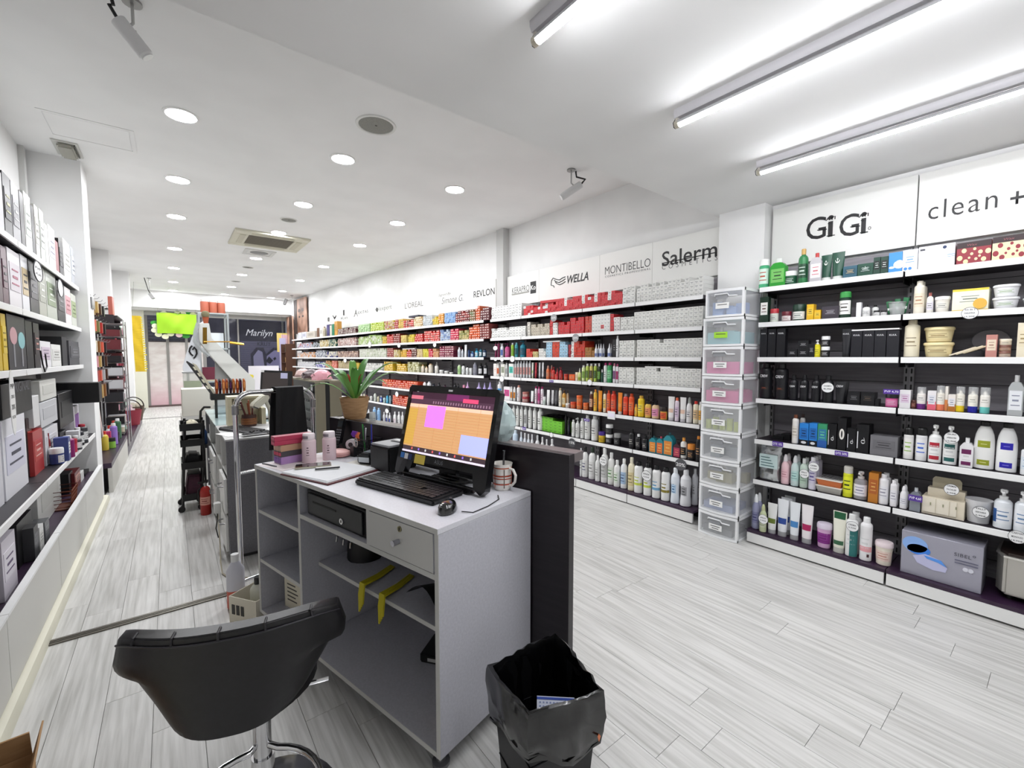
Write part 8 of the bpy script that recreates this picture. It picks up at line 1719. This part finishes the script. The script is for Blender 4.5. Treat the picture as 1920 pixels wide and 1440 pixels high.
T = [  # shelf, from, to, rows, colour, name, mix
 (0, 901, 917, 5, '6a3a3e', 'dark brown', None), (0, 892, 900, 6, 'c85a2e', 'orange', None), (0, 881, 891, 5, '8a6a4a', 'brown and green', ['5a6a3a']), (0, 855, 880, 5, '9a3a38', 'red-brown', ['6a2a2c']), (0, 834, 854, 5, '8ab0e0', 'sky blue', None), (0, 823, 832, 5, 'd8902e', 'amber', None), (0, 812, 822, 4, 'dcc03a', 'yellow', None), (0, 794, 811, 5, 'c9cfd2', 'silver grey', None), (0, 777, 793, 5, 'c8aa7a', 'tan', ['d9c8a0']), (0, 758, 776, 4, 'c83a36', 'red', ['8a4a3a']), (0, 748, 757, 5, 'd9b85a', 'straw', None), (0, 740, 747, 5, 'a83030', 'crimson', None), (0, 722, 739, 5, 'd2bca0', 'mixed rose', ['b04a4a', 'c9b04a']), (0, 696, 720, 5, 'b8cc4a', 'yellow green', None), (0, 673, 694, 5, 'a0c88a', 'leaf green', None), (0, 634, 668, 4, '9a8a84', 'grey and maroon', ['5a2a30']),
 (1, 900, 917, 6, '8a4440', 'maroon', None), (1, 880, 899, 6, 'd25a28', 'bright orange', None), (1, 861, 879, 4, 'c9b87a', 'straw and green', ['8a8a4a']), (1, 845, 860, 5, 'c83050', 'raspberry', None), (1, 826, 844, 5, 'b9c8dc', 'pale blue', ['7a92c0']), (1, 796, 824, 5, 'd2403a', 'red', ['b0544a']), (1, 778, 793, 4, 'c83230', 'scarlet', None), (1, 766, 777, 4, 'dcc43a', 'yellow', None), (1, 752, 762, 4, 'd9c06a', 'pale yellow', None), (1, 738, 750, 5, '8a3028', 'dark red', None), (1, 726, 737, 5, 'c23028', 'red', None), (1, 718, 725, 4, 'd8b83a', 'gold', None), (1, 673, 716, 5, 'b8d08a', 'pale green', ['e0e6d0']), (1, 634, 668, 5, 'b08a84', 'rose brown', ['d9c8c4']),
 (2, 834, 850, 5, '9a5a64', 'plum', ['7a2a44']), (2, 824, 833, 5, '8a2a4a', 'magenta', None), (2, 812, 822, 4, 'd8a070', 'peach', None), (2, 804, 811, 4, 'c8304a', 'pink-red', None), (2, 793, 803, 4, 'dccf3a', 'lemon', None), (2, 782, 792, 4, 'd9c090', 'sand', None), (2, 772, 781, 4, '6a4038', 'brown', None), (2, 763, 771, 4, 'c03a28', 'brick red', None), (2, 752, 762, 4, 'e0b03a', 'amber', None), (2, 738, 750, 4, 'd9c8a0', 'cream', ['c9b060']), (2, 726, 737, 5, '9a4038', 'rust', None), (2, 674, 724, 5, 'e0e2d6', 'white', ['d0d8c0']), (2, 634, 671, 4, '8a6a60', 'taupe', ['c9a894']),
 (3, 764, 785, 5, '9a965a', 'olive', ['c9c8a0']), (3, 744, 761, 4, 'd8b23a', 'gold', None), (3, 720, 736, 5, 'dcb42e', 'yellow', None), (3, 676, 716, 4, 'e6e6e2', 'white', None), (3, 660, 673, 4, 'd8b83a', 'mustard', None), (3, 634, 659, 5, 'c9b890', 'sand', None),
 (1, 617, 631, 5, '2c5a4a', 'dark green', ['d9d0b0']), (1, 600, 616, 5, 'e6ddc0', 'cream', ['c9b070']), (1, 586, 599, 4, 'b9bcc8', 'grey', ['3a4a3c']), (1, 558, 585, 4, 'dcdce4', 'pale lilac', ['b0a8d0', 'c8605a']), (2, 612, 631, 4, 'e6e0d0', 'ivory', ['4a4a8a']), (2, 592, 610, 5, '8a92a0', 'slate', ['c9ccd2']), (2, 558, 590, 4, 'e2dcdc', 'pale rose', ['e0a06a']), (3, 622, 631, 5, 'd8705a', 'coral', None), (3, 610, 621, 5, 'b8803c', 'brown', None), (3, 592, 609, 4, '5a5ab0', 'blue and white', ['e6e6ea', 'dcdce2']), (3, 558, 590, 4, 'e6e6ea', 'plain white', None),
 (4, 716, 782, 4, 'd2482c', 'red-orange', ['e06a3a', 'c83a2a']), (5, 735, 772, 5, 'cf4428', 'deep orange', ['e0683a']),
]
for s, a_, b_, r, c, nm, mx in T: far_block(s, a_, b_, r, c, nm, mix=mx, h=.034)
q = tag(ob('flat_tray', bx((-.16, -.01, 0), (.16, .15, .03)), mat('1c2238', .4), loc=FU.w(FU.sx(777, 600, .05), .04, 1.86+5*.034+.003), rot=(0, 0, FU.rz)), 'navy blue box lying on the boxes of the top far shelf', 'box')
tag(ob('flat_tray', bx((-.16, -.01, 0), (.16, .12, .014)), mat('8ab84a', .4), loc=FU.w(FU.sx(700, 640, .05), .04, 1.61+5*.034+.002), rot=(0, 0, FU.rz)), 'flat green box lying on the pale green boxes', 'box')
tag(ob('flat_tray', bx((-.22, -.01, 0), (.22, .12, .014)), mat('eeeae6', .4), loc=FU.w(FU.sx(768, 660, .05), .04, 1.36+4*.034+.002), rot=(0, 0, FU.rz)), 'flat white box lying on the third far shelf', 'box')
def frow(s, rows): shelf_row(FU, SH_F[s], (740, 600), 8, rows, f'the {FW[s]} far-wall shelf')
frow(2, '''
bot 944 998 410 dfe2e8 f0f0f2 d0d6e0 | first white hair mask bottle
bot 1000 1034 440 e6eaf0 f0f0f2 d8dee6 | second white hair mask bottle
tube 1036 1096 372 eef0f2 f0f0f2 dfe6ea | white squeeze tube
jar 1098 1130 470 e6eaf2 eef0f4 d0dae6 b=.08 | white jar below the tube
tall 1100 1134 440 1f3a6a 17264a 2a4a7a | navy bottle
pump 1140 1196 470 2a4a8a 6ab0d8 b9d4ec | blue pump bottle
pump 1206 1262 430 4ab0d0 2a8ab0 d0e8f0 | sky blue pump bottle
bot 1268 1318 420 2c6a80 1a2a3a e0eaf0 | teal bottle with white label
bot 1324 1380 430 1f3a5a 14202c e0e8f0 | dark blue bottle with white label
''')
frow(3, '''
bot 398 452 670 e6d8c0 e0b88a f0e6d6 | cream bottle with tan cap
bot 456 502 700 e9dcc4 e0b88a f0e6d6 | second cream bottle with tan cap
tall 506 582 655 e6dcc8 e0c09a efe6d8 | larger cream bottle
jar 600 664 690 e6e2d8 f0ece6 efeae0 | cream jar
bot 612 660 630 e9e6e0 f0f0ee efece6 b=.10 | white bottle behind the cream jar
jar 670 740 750 eceae6 f0f0ee e6e4de | first low white jar
jar 745 815 765 eceae6 f0f0ee e6e4de | second low white jar
jar 820 880 785 eceae6 f0f0ee e6e4de | third low white jar
tall 942 1000 672 b9d8a0 e0ecd4 a0c888 | pale green bottle
bot 1004 1062 660 f0f0ee 1c1c1e e6eaea | first white bottle with black pump
bot 1066 1114 690 f0f0ee 1c1c1e e6eaea | second white bottle with black pump
jar 1118 1170 720 f0f0ee e6e6e6 e6eaea | low white jar near the pillar
tall 1176 1246 640 8a8a98 a9a9b4 9a9aa6 | clear grey bottle
bot 1256 1330 650 17171c 101014 e6e6ea | black bottle with white label
bot 1336 1400 640 17171c 101014 e6e6ea | second black bottle with white label
''')
frow(4, '''
jar 340 400 990 eeecea f2f0ee e6e2e0 | white egg-shaped jar
tall 425 480 930 f0eeee efe0e2 e8e0e2 | white bottle with pink cap
tall 486 556 925 eeeef0 e6e6ea dfe0e6 | white bottle
bot 560 610 950 1f2438 14161f 8a9ab8 | navy pump bottle
bot 640 690 940 1c1c22 101014 6a6a78 | black pump bottle
bot 730 780 970 5a2a4a 2a1420 c9b0c0 | plum bottle
jar 786 836 1010 e9e9ea f0f0f2 dfdfe4 | small white jar
bot 880 930 945 1a1a1e 0f0f12 5a5a64 | black bottle
bot 936 970 950 1a1a1e 0f0f12 5a5a64 | slim black bottle
jar 1020 1062 975 c05a80 d890a8 e0b0c4 | pink jar
cone 1066 1122 925 d8a8d8 e0b8e0 c890c8 | lilac cone bottle
cone 1226 1308 935 b9a8dc c4b4e4 a892d0 | large lilac bottle
cone 1318 1380 940 b0a0d8 bcaee0 a08aca | second lilac bottle
cone 1394 1470 930 a498d0 b4a8dc 9684c4 | third lilac bottle
''')
shelf_row(FU, SH_F[5], (540, 640), 8, '''
tall 1088 1124 790 eae6dc e6e0d4 dcd4c4 | first slim cream bottle
tall 1130 1160 785 e6dcc4 d9cdb4 d8ccb0 | second slim cream bottle
tall 1166 1200 800 7a3a30 5a2a24 a86a5a | dark red bottle
tall 1226 1272 820 eeeeea f0f0ee e0e0da | slim white bottle
tall 1284 1330 780 e6ece2 dfe6da d4dcd0 | tall pale green bottle
tall 1336 1372 825 e2dcc0 dcd4b4 d8cfa8 | straw bottle
pump 1376 1420 815 3a5ab0 f0f0f0 c9d8f0 | blue and white pump bottle
tall 1426 1464 845 d0e8e6 e0f0ee b8dcd8 | pale aqua bottle
tall 1470 1512 810 4ab0d8 3a90b8 80c8e6 | bright aqua bottle
tall 1518 1546 815 8ab8c8 c9dce4 a0c8d4 | dull aqua bottle
''', 'the sixth far-wall shelf')
shelf_row(FU, .10, (540, 640), 8, '''
tall 1060 1120 1010 3a3aa8 2a2a80 6a6ac8 b=-.05 | royal blue bottle
tall 1124 1160 1020 d8ccb4 c9bca0 e0d8c4 b=-.05 | beige bottle
cone 1170 1250 1015 e9e9ec f0f0f2 dcdce2 b=-.06 | white wedge bottle
tall 1270 1330 985 9ac4ec b0d2f0 84b0e0 b=-.05 | first light blue bottle
tall 1334 1394 1000 9ac4ec b0d2f0 84b0e0 b=-.05 | second light blue bottle
bot 1424 1460 1060 e9eaee f0f0f2 d4d8e0 b=-.05 | first small white bottle
bot 1466 1502 1060 e9eaee f0f0f2 3a4a9a b=-.05 | second small white bottle
bot 1508 1546 1070 e9eaee f0f0f2 3a4a9a b=-.05 | third small white bottle
bot 1578 1630 1055 f0f0f0 f2f2f2 e0d0d8 b=-.05 | fourth small white bottle
bot 1640 1690 1055 f0f0f0 f2f2f2 dcdcdc b=-.05 | fifth small white bottle
bot 1696 1740 1060 e6e6e6 f0f0f0 d0d0d0 b=-.05 | sixth small white bottle
bot 1744 1790 1070 e6e6e6 f0f0f0 d0d0d0 b=-.05 | seventh small white bottle
''', 'the bottom far-wall deck')
shelf_row(FU, 1.86, (540, 480), 8, '''
box 150 205 1150 d9d9e0 - e6e6ec d=.1 i=8a8aa0 | white carton group at the far end
box 210 270 1140 dfdfe6 - c9c9d4 d=.1 i=8a8aa0 | second white carton group
box 275 400 1130 d8d0c4 - c4bcb0 d=.1 i=8a8478 | beige carton row
box 430 460 1080 7a5a4a - - d=.1 | brown carton
box 470 520 1075 e6e2dc - d6d2cc d=.1 | cream carton
tall 526 570 1060 c9c0a8 8a6a5a b9b09a | straw bottle
box 580 620 1030 3a3068 - 4a4080 d=.1 | violet carton
box 624 655 1040 c9c8b8 - - d=.1 | pale carton
box 658 690 1020 1f7a5a - - d=.1 | green carton
box 694 738 980 d09a4a - c08a3a d=.1 | tall ochre carton
''', 'the top far-wall shelf')
for k, (x0, x1, y0, y1) in enumerate(((690, 696, 640, 652), (745, 751, 643, 652), (812, 818, 642, 651), (644, 650, 672, 680), (722, 729, 766, 775), (741, 747, 734, 744))):
    price_tag(FU, x0, x1, y0, y1, f'small round price card {ORD[k]} on the far wall unit', None)
# more goods crowding the fourth left shelf
random.seed(77)
for k in range(9):
    y = 4.02+.105*k; c = random.choice(['d9dade', '2c2c34', '8a2a6a', 'e6e6ea', '3a4a8a', 'c83a5a', 'dcd0c0', '46484c']); product(random.choice(['tall', 'bot', 'jar', 'box']), (-.60+.012*(k % 3), y, .6716), pi/2, .07, .07, .09+.07*random.random(), c, random.choice(['f0f0f0', '1c1c1e', 'b02a3a']), random.choice(['e6e6e6', '-', 'd9c9c0']), f'{ORD[k]} small item from the near end along the fourth left shelf edge')
